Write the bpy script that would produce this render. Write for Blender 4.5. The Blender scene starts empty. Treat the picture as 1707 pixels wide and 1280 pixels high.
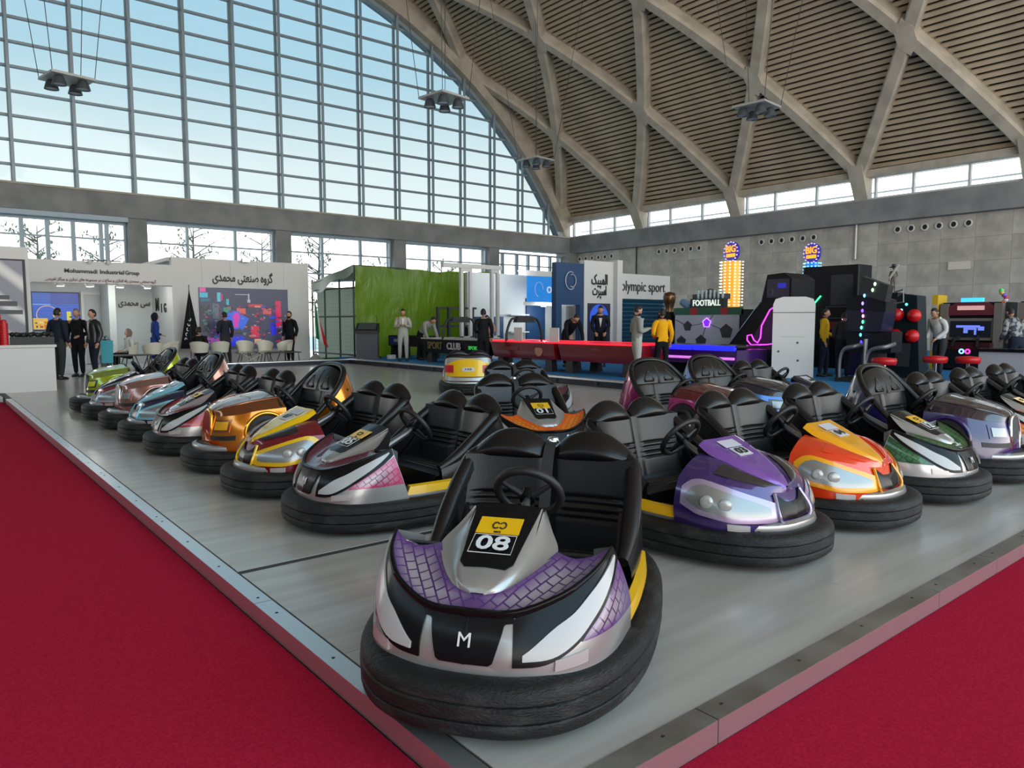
import bpy, bmesh, math, random
from math import sin, cos, pi, radians, sqrt, atan2, hypot
from mathutils import Vector, Matrix
random.seed(7)
scene = bpy.context.scene
COL = scene.collection

# ---------------------------------------------------------------- camera
cam_d = bpy.data.cameras.new('camera'); cam = bpy.data.objects.new('camera', cam_d); COL.objects.link(cam)
cam_d.sensor_width = 36.0; cam_d.sensor_fit = 'HORIZONTAL'; cam_d.lens = 36.0 * 1218.0 / 1707.0
cam_d.clip_end = 500; cam_d.clip_start = 0.05
cam.location = (0, 0, 1.42); cam.rotation_euler = (radians(90 - 4.88), 0, radians(-39.3))
scene.camera = cam

# ---------------------------------------------------------------- sky (daylight, no direct sun in the hall)
W = bpy.data.worlds.new('sky'); scene.world = W; W.use_nodes = True
nt = W.node_tree; nt.nodes.clear()
tc = nt.nodes.new('ShaderNodeTexCoord'); sep = nt.nodes.new('ShaderNodeSeparateXYZ'); rmp = nt.nodes.new('ShaderNodeValToRGB')
bg = nt.nodes.new('ShaderNodeBackground'); wo = nt.nodes.new('ShaderNodeOutputWorld')
nt.links.new(tc.outputs['Generated'], sep.inputs[0]); nt.links.new(sep.outputs['Z'], rmp.inputs[0])
nt.links.new(rmp.outputs[0], bg.inputs[0]); nt.links.new(bg.outputs[0], wo.inputs[0])
cr_ = rmp.color_ramp
cr_.elements[0].position = 0.0; cr_.elements[0].color = (0.86, 0.82, 0.75, 1)
cr_.elements[1].position = 1.0; cr_.elements[1].color = (0.30, 0.46, 0.60, 1)
for p_, c_ in ((0.19, (0.69, 0.695, 0.68)), (0.30, (0.40, 0.53, 0.60)), (0.42, (0.33, 0.49, 0.60))):
    e = cr_.elements.new(p_); e.color = (*c_, 1)
bg.inputs[1].default_value = 5.2
def portal(loc, rot, sx, sy):
    d = bpy.data.lights.new('sky_portal', 'AREA'); d.shape = 'RECTANGLE'; d.size = sx; d.size_y = sy; d.cycles.is_portal = True
    o = bpy.data.objects.new('sky_portal', d); COL.objects.link(o); o.location = loc; o.rotation_euler = rot
portal((11.1, 36.9, 10.0), (radians(-90), 0, 0), 46, 20)         # gable glazing
portal((11.1, -13.0, 9.0), (radians(90), 0, 0), 47, 22)          # the open end of the hall behind the camera
vs = scene.view_settings
vs.view_transform = 'Standard'; vs.look = 'None'; vs.exposure = 0.0; vs.gamma = 1.0; vs.use_curve_mapping = False
scene.cycles.max_bounces = 7; scene.cycles.diffuse_bounces = 4; scene.cycles.glossy_bounces = 3
scene.cycles.transparent_max_bounces = 12; scene.cycles.sample_clamp_indirect = 4.0
scene.cycles.caustics_reflective = False; scene.cycles.caustics_refractive = False

# ---------------------------------------------------------------- materials
MATS = {}
def mat(name, col=(0.5, 0.5, 0.5), rough=0.5, metal=0.0, spec=0.5, coat=0.0, emit=None, estr=1.0, coat_rough=0.06, aniso=0):
    if name in MATS: return MATS[name]
    m = bpy.data.materials.new(name); m.use_nodes = True
    b = m.node_tree.nodes['Principled BSDF']
    b.inputs['Base Color'].default_value = (*col, 1); b.inputs['Roughness'].default_value = rough
    b.inputs['Metallic'].default_value = metal; b.inputs['Specular IOR Level'].default_value = spec
    if coat: b.inputs['Coat Weight'].default_value = coat; b.inputs['Coat Roughness'].default_value = coat_rough
    if emit: b.inputs['Emission Color'].default_value = (*emit, 1); b.inputs['Emission Strength'].default_value = estr
    MATS[name] = m; m.diffuse_color = (*col, 1)
    return m
def nodes(m):
    return m.node_tree, m.node_tree.nodes['Principled BSDF']
def srgb(r, g, b):
    f = lambda c: (c / 255 / 12.92) if c / 255 <= 0.04045 else ((c / 255 + 0.055) / 1.055) ** 2.4
    return (f(r), f(g), f(b))
def noise_mat(name, c1, c2, scale=4.0, rough=0.6, detail=4, bump=0.0, stretch=(1, 1, 1), coords='Object', metal=0.0, rough2=None, lo=0.35, hi=0.65, spec=0.5, bscale=None):
    m = mat(name, c1, rough, metal, spec); nt, b = nodes(m)
    tc = nt.nodes.new('ShaderNodeTexCoord'); mp = nt.nodes.new('ShaderNodeMapping'); mp.inputs['Scale'].default_value = stretch
    n = nt.nodes.new('ShaderNodeTexNoise'); n.inputs['Scale'].default_value = scale; n.inputs['Detail'].default_value = detail
    r = nt.nodes.new('ShaderNodeValToRGB'); r.color_ramp.elements[0].color = (*c1, 1); r.color_ramp.elements[1].color = (*c2, 1)
    r.color_ramp.elements[0].position = lo; r.color_ramp.elements[1].position = hi
    nt.links.new(tc.outputs[coords], mp.inputs[0]); nt.links.new(mp.outputs[0], n.inputs['Vector']); nt.links.new(n.outputs['Fac'], r.inputs[0])
    nt.links.new(r.outputs[0], b.inputs['Base Color'])
    if rough2 is not None:
        mr = nt.nodes.new('ShaderNodeMapRange'); mr.inputs['To Min'].default_value = rough; mr.inputs['To Max'].default_value = rough2
        nt.links.new(n.outputs['Fac'], mr.inputs['Value']); nt.links.new(mr.outputs[0], b.inputs['Roughness'])
    if bump:
        n2 = n
        if bscale:
            n2 = nt.nodes.new('ShaderNodeTexNoise'); n2.inputs['Scale'].default_value = bscale; nt.links.new(mp.outputs[0], n2.inputs['Vector'])
        bp = nt.nodes.new('ShaderNodeBump'); bp.inputs['Strength'].default_value = bump; bp.inputs['Distance'].default_value = 0.02
        nt.links.new(n2.outputs['Fac'], bp.inputs['Height']); nt.links.new(bp.outputs[0], b.inputs['Normal'])
    return m
def glass_mat(name, tint=(0.9, 0.95, 1.0), refl=0.08, haze=None, hazef=0.0):
    if name in MATS: return MATS[name]
    m = bpy.data.materials.new(name); m.use_nodes = True; nt = m.node_tree; nt.nodes.clear()
    t = nt.nodes.new('ShaderNodeBsdfTransparent'); t.inputs[0].default_value = (*tint, 1)
    g = nt.nodes.new('ShaderNodeBsdfGlossy'); g.inputs['Roughness'].default_value = 0.04
    lw = nt.nodes.new('ShaderNodeFresnel'); lw.inputs[0].default_value = 1.35
    mx = nt.nodes.new('ShaderNodeMixShader'); o = nt.nodes.new('ShaderNodeOutputMaterial')
    nt.links.new(lw.outputs[0], mx.inputs[0]); nt.links.new(t.outputs[0], mx.inputs[1]); nt.links.new(g.outputs[0], mx.inputs[2])
    last = mx
    if hazef:
        df = nt.nodes.new('ShaderNodeBsdfTranslucent'); df.inputs[0].default_value = (*haze, 1)
        m2 = nt.nodes.new('ShaderNodeMixShader'); m2.inputs[0].default_value = hazef
        nt.links.new(mx.outputs[0], m2.inputs[1]); nt.links.new(df.outputs[0], m2.inputs[2]); last = m2
    nt.links.new(last.outputs[0], o.inputs[0]); MATS[name] = m
    return m

# ---------------------------------------------------------------- mesh helpers
class MB:
    """collects faces for ONE mesh"""
    def __init__(s): s.v = []; s.f = []; s.uv = []; s.mi = []
    def add(s, vs, fs, uvs=None, mi=0):
        o = len(s.v); s.v += [tuple(p) for p in vs]; s.f += [tuple(i + o for i in f) for f in fs]
        s.uv += list(uvs) if uvs else [(p[0], p[1]) for p in vs]; s.mi += [mi] * len(fs); return s
    def box(s, a, b, mi=0):
        x0, y0, z0 = a; x1, y1, z1 = b
        vs = [(x0, y0, z0), (x1, y0, z0), (x1, y1, z0), (x0, y1, z0), (x0, y0, z1), (x1, y0, z1), (x1, y1, z1), (x0, y1, z1)]
        return s.add(vs, [(0, 3, 2, 1), (4, 5, 6, 7), (0, 1, 5, 4), (1, 2, 6, 5), (2, 3, 7, 6), (3, 0, 4, 7)], mi=mi)
    def cbox(s, c, d, mi=0):
        return s.box((c[0] - d[0] / 2, c[1] - d[1] / 2, c[2] - d[2] / 2), (c[0] + d[0] / 2, c[1] + d[1] / 2, c[2] + d[2] / 2), mi)
    def beam(s, p, q, w, h, up=(0, 0, 1), mi=0):
        p, q = Vector(p), Vector(q); d = (q - p).normalized(); u = Vector(up)
        r = d.cross(u)
        if r.length < 1e-5: r = d.cross(Vector((1, 0, 0)))
        r.normalize(); u = r.cross(d)
        vs = [c + r * (i * w / 2) + u * (j * h / 2) for c in (p, q) for i, j in ((-1, -1), (1, -1), (1, 1), (-1, 1))]
        return s.add(vs, [(0, 3, 2, 1), (4, 5, 6, 7), (0, 1, 5, 4), (1, 2, 6, 5), (2, 3, 7, 6), (3, 0, 4, 7)], mi=mi)
    def tube(s, pts, r, n=8, closed=False, cap=True, mi=0):
        pts = [Vector(p) for p in pts]; N = len(pts); rs = r if isinstance(r, (list, tuple)) else [r] * N
        up = Vector((0, 0, 1)); vs = []; prev = None
        for i, p in enumerate(pts):
            a = pts[(i - 1) % N] if (closed or i > 0) else p; b = pts[(i + 1) % N] if (closed or i < N - 1) else p
            d = (b - a).normalized()
            if prev is None:
                x = d.cross(up)
                if x.length < 1e-4: x = d.cross(Vector((1, 0, 0)))
            else:
                x = prev - d * prev.dot(d)
            x.normalize(); y = d.cross(x); prev = x
            vs += [p + (x * cos(2 * pi * k / n) + y * sin(2 * pi * k / n)) * rs[i] for k in range(n)]
        fs = []
        for i in range(N if closed else N - 1):
            for k in range(n):
                a = i * n + k; b = i * n + (k + 1) % n; c = ((i + 1) % N) * n + (k + 1) % n; d2 = ((i + 1) % N) * n + k
                fs.append((a, b, c, d2))
        if cap and not closed: fs += [tuple(range(n - 1, -1, -1)), tuple((N - 1) * n + k for k in range(n))]
        return s.add(vs, fs, mi=mi)
    def lathe(s, prof, n=16, c=(0, 0, 0), axis='z', mi=0, cap=True):
        vs = []
        for r, h in prof:
            for k in range(n):
                a = 2 * pi * k / n; p = (r * cos(a), r * sin(a), h)
                if axis == 'x': p = (p[2], p[0], p[1])
                if axis == 'y': p = (p[1], p[2], p[0])
                vs.append((p[0] + c[0], p[1] + c[1], p[2] + c[2]))
        fs = []
        for i in range(len(prof) - 1):
            for k in range(n): fs.append((i * n + k, i * n + (k + 1) % n, (i + 1) * n + (k + 1) % n, (i + 1) * n + k))
        if cap: fs += [tuple(range(n - 1, -1, -1)), tuple((len(prof) - 1) * n + k for k in range(n))]
        return s.add(vs, fs, mi=mi)
    def grid(s, fn, nu, nv, uvs=(1, 1), closeu=False, mi=0):
        """fn(u,v), u,v in 0..1"""
        vs = []; uv = []
        for i in range(nu + (0 if closeu else 1)):
            for j in range(nv + 1):
                vs.append(tuple(fn(i / nu, j / nv))); uv.append((i / nu * uvs[0], j / nv * uvs[1]))
        M = nu if closeu else nu + 1; fs = []
        for i in range(nu):
            for j in range(nv):
                a = i * (nv + 1) + j; b = ((i + 1) % M) * (nv + 1) + j
                fs.append((a, b, b + 1, a + 1))
        return s.add(vs, fs, uv, mi=mi)
    def prism(s, poly, z0, z1, axis='z', mi=0):
        n = len(poly); f = {'z': lambda p, h: (p[0], p[1], h), 'y': lambda p, h: (p[0], h, p[1]), 'x': lambda p, h: (h, p[0], p[1])}[axis]
        vs = [f(p, z0) for p in poly] + [f(p, z1) for p in poly]
        fs = [tuple(range(n - 1, -1, -1)), tuple(range(n, 2 * n))] + [(k, (k + 1) % n, n + (k + 1) % n, n + k) for k in range(n)]
        return s.add(vs, fs, mi=mi)
    def flip_y(s):
        r = MB(); r.v = [(x, -y, z) for x, y, z in s.v]; r.f = [tuple(reversed(f)) for f in s.f]; r.uv = list(s.uv); r.mi = list(s.mi); return r
    def xf(s, M):
        s.v = [tuple(M @ Vector(p)) for p in s.v]; return s
    def mesh(s, name, smooth=False, weld=False, ang=None):
        me = bpy.data.meshes.new(name); me.from_pydata(s.v, [], s.f)
        if any(s.mi): me.polygons.foreach_set('material_index', s.mi)
        ul = me.uv_layers.new(name='UVMap')
        if ul:
            li = [0] * len(me.loops); me.loops.foreach_get('vertex_index', li)
            flat = []
            for i in li: flat += s.uv[i]
            ul.data.foreach_set('uv', flat)
        bm = bmesh.new(); bm.from_mesh(me)
        if weld: bmesh.ops.remove_doubles(bm, verts=bm.verts, dist=1e-4)
        bmesh.ops.recalc_face_normals(bm, faces=bm.faces)
        if ang is not None:
            for f in bm.faces: f.smooth = True
            for e in bm.edges:
                if len(e.link_faces) == 2 and e.calc_face_angle(0) > radians(ang): e.smooth = False
        bm.to_mesh(me); bm.free()
        if smooth: me.polygons.foreach_set('use_smooth', [True] * len(me.polygons))
        me.update(); return me
def obj(name, me, m=None, parent=None, loc=None, rot=None, **props):
    if isinstance(me, MB): me = me.mesh(name)
    o = bpy.data.objects.new(name, me); COL.objects.link(o)
    ms = m if isinstance(m, (list, tuple)) else [m]
    for k, mm in enumerate(ms):
        if mm is None: continue
        if len(me.materials) <= k: me.materials.append(mm)
        elif me.materials[k] != mm:
            o.material_slots[k].link = 'OBJECT'; o.material_slots[k].material = mm
    if parent: o.parent = parent
    if loc: o.location = loc
    if rot: o.rotation_euler = rot
    for k, v in props.items(): o[k] = v
    return o
def thing(name, label, cat, loc=(0, 0, 0), rz=0.0, group=None):
    o = bpy.data.objects.new(name, None); COL.objects.link(o); o.location = loc; o.rotation_euler = (0, 0, rz)
    o.empty_display_size = 0.2
    o['label'] = label; o['category'] = cat
    if group: o['group'] = group
    return o
def tag(o, label, cat, group=None):
    o['label'] = label; o['category'] = cat
    if group: o['group'] = group
    return o
def struct(name, me, m, **kw):
    o = obj(name, me, m, **kw); o['kind'] = 'structure'; return o
def cr(pts, t):
    """Catmull-Rom through pts, t in 0..1"""
    n = len(pts) - 1; x = max(0, min(1, t)) * n; i = min(int(x), n - 1); f = x - i
    P = lambda k: Vector(pts[max(0, min(n, k))])
    p0, p1, p2, p3 = P(i - 1), P(i), P(i + 1), P(i + 2)
    if i == 0: p0 = p1 * 2 - p2
    if i == n - 1: p3 = p2 * 2 - p1
    return 0.5 * ((2 * p1) + (p2 - p0) * f + (2 * p0 - 5 * p1 + 4 * p2 - p3) * f * f + (3 * p1 - p0 - 3 * p2 + p3) * f ** 3)
def lin(pts, t):
    """piecewise linear y(x)"""
    for (a, b), (c, d) in zip(pts, pts[1:]):
        if t <= c: return b + (d - b) * max(0, (t - a)) / max(1e-9, c - a)
    return pts[-1][1]
def text_mesh(txt, size, depth=0.004, align='CENTER', bold=False, res=3, shear=0.0):
    c = bpy.data.curves.new('t', 'FONT'); c.body = txt; c.size = size; c.extrude = depth; c.align_x = align; c.align_y = 'CENTER'
    c.resolution_u = res; c.shear = shear
    if bold: c.offset = size * 0.018
    o = bpy.data.objects.new('t', c); COL.objects.link(o)
    dg = bpy.context.evaluated_depsgraph_get(); dg.update()
    me = bpy.data.meshes.new_from_object(o.evaluated_get(dg)); bpy.data.objects.remove(o); bpy.data.curves.remove(c)
    return me
# ================================================================ THE HALL
YG, XS, CXA, CZA = 36.0, 34.43, 11.08, -6.06           # gable plane, side wall, centre of the roof arch
R_WIN, R_BEAM, R_SLAT, R_ROOF = 25.87, 26.47, 27.05, 27.35
BAY, MUL = 6.63, 2.21
concrete = noise_mat('concrete', srgb(184, 175, 160), srgb(160, 152, 139), 1.3, 0.75, 6, 0.15, bscale=18)
concrete_dark = noise_mat('ledge_concrete', srgb(140, 142, 141), srgb(118, 121, 122), 0.9, 0.75, 6, 0.15, bscale=14)
stone = noise_mat('stone_slab', srgb(186, 181, 171), srgb(160, 156, 148), 1.6, 0.42, 6, 0.05)
stone_b = noise_mat('stone_slab_pale', srgb(197, 193, 184), srgb(172, 168, 160), 1.6, 0.42, 6, 0.05)
grout = mat('grout', srgb(140, 137, 130), 0.9)
slat_m = noise_mat('roof_slat_paint', srgb(186, 170, 146), srgb(168, 153, 131), 0.8, 0.6, 3)
roof_back = mat('roof_void', srgb(46, 43, 40), 0.95)
frame_m = mat('window_frame_grey', srgb(140, 156, 166), 0.45, 0.2)
frame_w = mat('window_frame_white', srgb(190, 196, 198), 0.45)
glass_blue = glass_mat('gable_glass', (0.215, 0.255, 0.265))
glass_clear = glass_mat('clear_glass', (0.85, 0.88, 0.9))

def arch_x(z, R=R_WIN): return CXA + sqrt(max(0, R * R - (z - CZA) ** 2))
def arch_z(x, R=R_WIN): return CZA + sqrt(max(0, R * R - (x - CXA) ** 2))
def pol(th, R): return (CXA + R * cos(radians(th)), CZA + R * sin(radians(th)))

# floors
hall_floor_m = noise_mat('hall_floor_stone', srgb(176, 178, 178), srgb(156, 158, 160), 2.0, 0.3, 5)
struct('floor', MB().box((-13, -13, -0.3), (34.4, 37, -0.10)), hall_floor_m)

# ---- ceiling: dark roof shell, slats, diamond grid of concrete beams
sh = MB()
TH0, TH1, YA, YB = 31.4, 148.6, -12.0, 36.6
n = 60
sh.grid(lambda u, v: (*pol(TH0 + (TH1 - TH0) * u, R_ROOF)[:1], YA + (YB - YA) * v, pol(TH0 + (TH1 - TH0) * u, R_ROOF)[1]), n, 1)
sh.grid(lambda u, v: (*pol(TH0 + (TH1 - TH0) * u, R_ROOF + 0.3)[:1], YA + (YB - YA) * v, pol(TH0 + (TH1 - TH0) * u, R_ROOF + 0.3)[1]), n, 1)
ceiling = struct('ceiling', sh, roof_back)
slm = MB().box((-0.055, YA, -0.082), (0.055, YB - 0.2, 0.082)).mesh('roof_slat')
dth = degr = math.degrees(0.265 / R_SLAT)
th = TH0 + 0.35
while th < TH1:
    x, z = pol(th, R_SLAT)
    # below the visible right half slats are single parts; the far half continues the same way
    obj('roof_slat', slm, slat_m, ceiling, (x, 0, z), (0, -radians(th), 0))
    th += dth
# eave board at the foot of the slats
x, z = pol(TH0 + 0.1, R_SLAT - 0.1)
obj('eave_board', MB().box((XS - 0.75, YA, 7.92), (XS + 0.1, YB - 0.5, 8.22)), concrete, ceiling)
def roof_beam(th_a, y_a, th_b, y_b, w=0.56, name='roof_beam'):
    N = 5; secs = []
    for k in range(N + 1):
        f = k / N; th = th_a + (th_b - th_a) * f; y = y_a + (y_b - y_a) * f
        er = Vector((cos(radians(th)), 0, sin(radians(th)))); et = Vector((-sin(radians(th)), 0, cos(radians(th))))
        d = (et * (radians(th_b - th_a) * R_BEAM) + Vector((0, y_b - y_a, 0))).normalized(); sd = er.cross(d).normalized()
        c = Vector((CXA, y, CZA))
        secs.append([c + er * (R_BEAM + r) + sd * (q * w / 2) for q, r in ((-0.72, 0.0), (0.72, 0.0), (1, 0.12), (1, 0.75), (-1, 0.75), (-1, 0.12))])
    m = MB(); m.add([p for s in secs for p in s], [(i * 6 + k, i * 6 + (k + 1) % 6, (i + 1) * 6 + (k + 1) % 6, (i + 1) * 6 + k) for i in range(N) for k in range(6)]
        + [(5, 4, 3, 2, 1, 0), tuple(N * 6 + k for k in range(6))])
    return obj(name, m, concrete, ceiling)
LV = [32.0, 43.9, 56.0, 68.0, 80.0, 92.0]
for k in range(7):
    for lv in range(5):
        yb = YG - k * BAY - (0 if lv % 2 == 0 else BAY / 2) + 0.15
        for sgn in (-1, 1):
            ye = yb + sgn * BAY / 2
            if ye > YG + 0.5: continue
            roof_beam(LV[lv], yb, LV[lv + 1], ye)
# node collars where beams cross
for k in range(7):
    for lv in (1, 2, 3):
        y = YG - k * BAY - (0 if lv % 2 == 0 else BAY / 2) + 0.15; th = LV[lv]
        er = Vector((cos(radians(th)), 0, sin(radians(th)))); et = Vector((-sin(radians(th)), 0, cos(radians(th)))); ey = Vector((0, 1, 0))
        c = Vector((CXA, y, CZA)) + er * (R_BEAM - 0.02)
        out = []
        for (a, b) in ((0.95, 0.0), (0.45, 0.36), (-0.45, 0.36), (-0.95, 0.0), (-0.45, -0.36), (0.45, -0.36)): out.append((a * 0.8, b))
        m = MB(); vs = [c + et * a + ey * b for a, b in out] + [c + er * 0.7 + et * a + ey * b for a, b in out]
        m.add(vs, [tuple(range(5, -1, -1)), tuple(range(6, 12))] + [(i, (i + 1) % 6, 6 + (i + 1) % 6, 6 + i) for i in range(6)])
        obj('beam_node', m, concrete, ceiling)
# rim of the gable arch
def rim(ra, rb, y0, y1, name, m, a0=31.0, a1=149.0):
    b = MB(); N = 56
    def P(u, k):
        r = (ra, rb, rb, ra)[k % 4]; y = (y0, y0, y1, y1)[k % 4]; x, z = pol(a0 + (a1 - a0) * u, r); return (x, y, z)
    vs = [P(i / N, k) for i in range(N + 1) for k in range(4)]
    fs = [(i * 4 + k, i * 4 + (k + 1) % 4, (i + 1) * 4 + (k + 1) % 4, (i + 1) * 4 + k) for i in range(N) for k in range(4)]
    b.add(vs, fs + [(3, 2, 1, 0), tuple(N * 4 + k for k in range(4))]); return obj(name, b.mesh(name, ang=40), m, ceiling)
rim(25.95, 27.3, 35.35, 36.5, 'gable_rim', concrete)
rim(R_WIN - 0.12, 25.97, 35.8, 36.3, 'gable_window_rim', frame_m, 30.4, 149.6)

# ---- gable wall: ledge, columns, glazing
gw = MB().box((-12.6, 35.5, 5.92), (34.6, 36.6, 6.94))
wall_front = struct('wall_front', gw, concrete_dark)
for i in range(-3, 5):
    x = 7.89 + BAY * i
    if x > -12: obj('column', MB().box((x - 0.38, 35.62, -0.12), (x + 0.38, 36.5, 5.93)), concrete_dark, wall_front)
obj('corner_column', MB().box((33.7, 35.3, -0.12), (34.7, 36.5, 5.93)), concrete_dark, wall_front)
obj('ledge_drip', MB().box((-12.6, 35.42, 6.9), (34.0, 35.56, 6.98)), concrete, wall_front)
mull_x = [-11.93 + MUL * k for k in range(21)]
mull_x = [3.47 + MUL * k for k in range(-7, 14)]
trans_z = [7.74 + 0.962 * k for k in range(13)]
window_1 = struct('window_1', MB().box((-12.4, 35.86, 6.93), (34.0, 36.14, 7.0)), frame_m)
for x in mull_x:
    zt = min(arch_z(x), arch_z(x + 0.02)) if abs(x - CXA) < R_WIN else 7
    if zt < 7.3: continue
    obj('mullion', MB().box((x - 0.05, 35.56, 6.94), (x + 0.05, 35.68, zt + 0.1)).box((x - 0.06, 36.0, 6.94), (x + 0.06, 36.12, zt + 0.05)), frame_m, window_1)
    for z in trans_z:
        pass
for z in trans_z:
    if z < 19.6:
        xr = arch_x(z); xl = 2 * CXA - xr
        obj('transom', MB().box((xl, 35.92, z - 0.05), (xr, 36.10, z + 0.045)), frame_m, window_1)
edges_z = [6.96] + trans_z
pane_cache = {}
for i, x0 in enumerate([mull_x[0] - MUL] + mull_x):
    x1 = x0 + MUL
    for j, z0 in enumerate(edges_z):
        z1 = edges_z[j + 1] if j + 1 < len(edges_z) else 21
        # clip the cell by the arch
        poly = []; NS = 6
        xa, xb = max(x0, -14.6), min(x1, 36.7)
        tops = [(xa + (xb - xa) * k / NS) for k in range(NS + 1)]
        tz = [min(z1, arch_z(x)) if abs(x - CXA) < R_WIN else -1 for x in tops]
        if max(tz) <= z0 + 0.05: continue
        full = min(tz) >= z1 - 1e-4
        if full:
            key = round(z1 - z0, 3)
            if key not in pane_cache: pane_cache[key] = MB().add([(0.05, 0, 0.04), (MUL - 0.05, 0, 0.04), (MUL - 0.05, 0, z1 - z0 - 0.04), (0.05, 0, z1 - z0 - 0.04)], [(0, 1, 2, 3)]).mesh('glass_pane')
            obj('glass_pane', pane_cache[key], glass_blue, window_1, (x0, 36.08, z0))
        else:
            pts = [(x, t) for x, t in zip(tops, tz) if t > z0 + 0.001]
            if len(pts) < 2: continue
            if tz[0] <= z0 + 0.001: pts = [(2 * CXA - arch_x(z0), z0)] + pts
            if tz[-1] <= z0 + 0.001: pts = pts + [(arch_x(z0), z0)]
            low = [(pts[-1][0], z0), (pts[0][0], z0)]
            P = []
            for p in pts + low:
                if not P or hypot(p[0] - P[-1][0], p[1] - P[-1][1]) > 0.01: P.append(p)
            if len(P) < 3: continue
            obj('glass_pane', MB().add([(p[0], 36.08, p[1]) for p in P], [tuple(range(len(P)))]), glass_blue, window_1)
# lower windows between the columns
wn = 2
def low_window(x0, x1, mulls, zt, trs, frame_mat, heavy=0.06):
    global wn
    w = struct('window_%d' % wn, MB().box((x0, 35.95, zt - 0.1), (x1, 36.1, zt)).box((x0, 35.95, 0.0), (x0 + 0.1, 36.1, zt - 0.1)).box((x1 - 0.1, 35.95, 0.0), (x1, 36.1, zt - 0.1)), frame_mat)
    wn += 1
    for x in mulls: obj('mullion', MB().box((x - heavy, 35.93, 0), (x + heavy, 36.12, zt - 0.1)), frame_mat, w)
    for z in trs: obj('transom', MB().box((x0 + 0.1, 35.98, z - 0.035), (x1 - 0.1, 36.08, z + 0.035)), frame_mat, w)
    xs = [x0 + 0.1] + list(mulls) + [x1 - 0.1]; zs = [0.0] + sorted(trs) + [zt - 0.1]
    for a, b in zip(xs, xs[1:]):
        for c, d in zip(zs, zs[1:]):
            if d > 2.0: obj('glass_pane', MB().add([(a, 36.03, c), (b, 36.03, c), (b, 36.03, d), (a, 36.03, d)], [(0, 1, 2, 3)]), glass_clear, w)
low_window(-4.99, 0.88, [-3.2, -1.0], 5.85, [4.95, 3.9, 2.4], frame_m)
low_window(-11.6, -5.75, [-9.8, -7.7], 5.85, [4.95, 3.9, 2.4], frame_m)
low_window(1.64, 7.51, [2.75, 3.65, 4.55, 5.48, 6.52, 6.75], 5.72, [4.97, 2.4], frame_m, 0.08)
low_window(8.27, 14.14, [10.06, 12.25], 5.85, [4.95, 3.9, 2.4], frame_m)
low_window(14.9, 20.77, [16.7, 18.9], 5.85, [4.95, 3.9, 2.4], frame_m)
low_window(21.53, 27.40, [23.3, 25.5], 5.85, [4.95, 3.9, 2.4], frame_m)
low_window(28.16, 33.7, [28.7, 29.86, 30.8, 31.7, 32.7], 5.72, [4.97, 2.4], frame_m, 0.08)
# door frame gear on the left bay
obj('door_header', MB().box((1.64, 35.5, 5.72), (7.51, 35.95, 5.93)), frame_m, wall_front)

# ---- right side wall
wall_right = struct('wall_right', MB().box((34.47, YA, -0.12), (35.0, 36.6, 6.0)), grout)
obj('ledge', MB().box((34.0, YA, 5.92), (35.0, 36.6, 6.94)), concrete_dark, wall_right)
SW, SH = 1.326, 0.985
smesh = MB().box((-0.04, 0.004, 0.004), (0.0, SW - 0.004, SH - 0.004)).mesh('stone_slab')
ny = int((36.0 - 3.0) / SW)
for i in range(ny):
    for j in range(6):
        obj('stone_slab', smesh, stone if (i * 7 + j * 5 + (i * j) % 3) % 4 else stone_b, wall_right, (34.47, 35.5 - (i + 1) * SW + random.uniform(-.001, .001), -0.0 + j * SH))
noz_black = mat('nozzle_black', (0.01, 0.01, 0.01), 0.6)
noz_m = MB().lathe([(0.12, 0.0), (0.17, 0.02), (0.17, 0.05), (0.115, 0.07), (0.10, 0.02)], 16, axis='x', cap=False).mesh('air_nozzle', ang=40)
noz_c = MB().lathe([(0.0, 0.0), (0.105, 0.0)], 16, axis='x', cap=False).mesh('throat')
nozw = mat('nozzle_white', srgb(205, 203, 198), 0.5)
ORD = ['first', 'second', 'third', 'fourth', 'fifth', 'last']
ROWN = {34.95: 'nearest the gable corner', 28.3: 'left of the tall lit game tower', 21.55: 'between the two lit game towers', 14.75: 'under the right end of the ledge', 8.0: 'beyond the right frame edge'}
for y_hi in (34.95, 28.3, 21.55, 14.75):
    for k in range(6):
        t = thing('air_nozzle', 'black air nozzle, %s from left in the row %s' % (ORD[k], ROWN[y_hi]), 'air nozzle', (34.42, y_hi - k * 0.57, 5.53), pi, 'round air nozzles in rows under the concrete ledge')
        obj('rim', noz_m, nozw, t); obj('throat', noz_c, noz_black, t, (0.03, 0, 0))
# clerestory
win_side = struct('window_%d' % wn, MB().box((34.1, YA, 6.93), (34.3, YB - 0.6, 7.02)).box((34.1, YA, 7.9), (34.3, YB - 0.6, 7.98)), frame_w)
for k in range(7):
    y1 = YG - k * BAY - 0.42; y0 = y1 - BAY + 0.84
    if k == 0: y1 = 35.3
    cuts = [y1, y1 - (y1 - y0) * 0.28, y1 - (y1 - y0) * 0.66, y0]
    for y in cuts: obj('mullion', MB().box((34.12, y - 0.05, 7.0), (34.28, y + 0.05, 7.92)), frame_w, win_side)
    for a, b in zip(cuts, cuts[1:]): obj('glass_pane', MB().add([(34.2, a, 7.0), (34.2, b, 7.0), (34.2, b, 7.92), (34.2, a, 7.92)], [(0, 1, 2, 3)]), glass_clear, win_side)
    # leg under each beam foot
    yc = YG - k * BAY + 0.15
    obj('beam_foot', MB().add([(33.2, yc - .34, 8.4), (33.2, yc + .34, 8.4), (34.0, yc + .3, 6.94), (34.0, yc - .3, 6.94), (34.3, yc - .34, 8.5), (34.3, yc + .34, 8.5), (34.4, yc + .3, 6.94), (34.4, yc - .3, 6.94)],
        [(0, 1, 2, 3), (4, 7, 6, 5), (0, 3, 7, 4), (1, 5, 6, 2), (0, 4, 5, 1), (3, 2, 6, 7)]), concrete, win_side)
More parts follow.
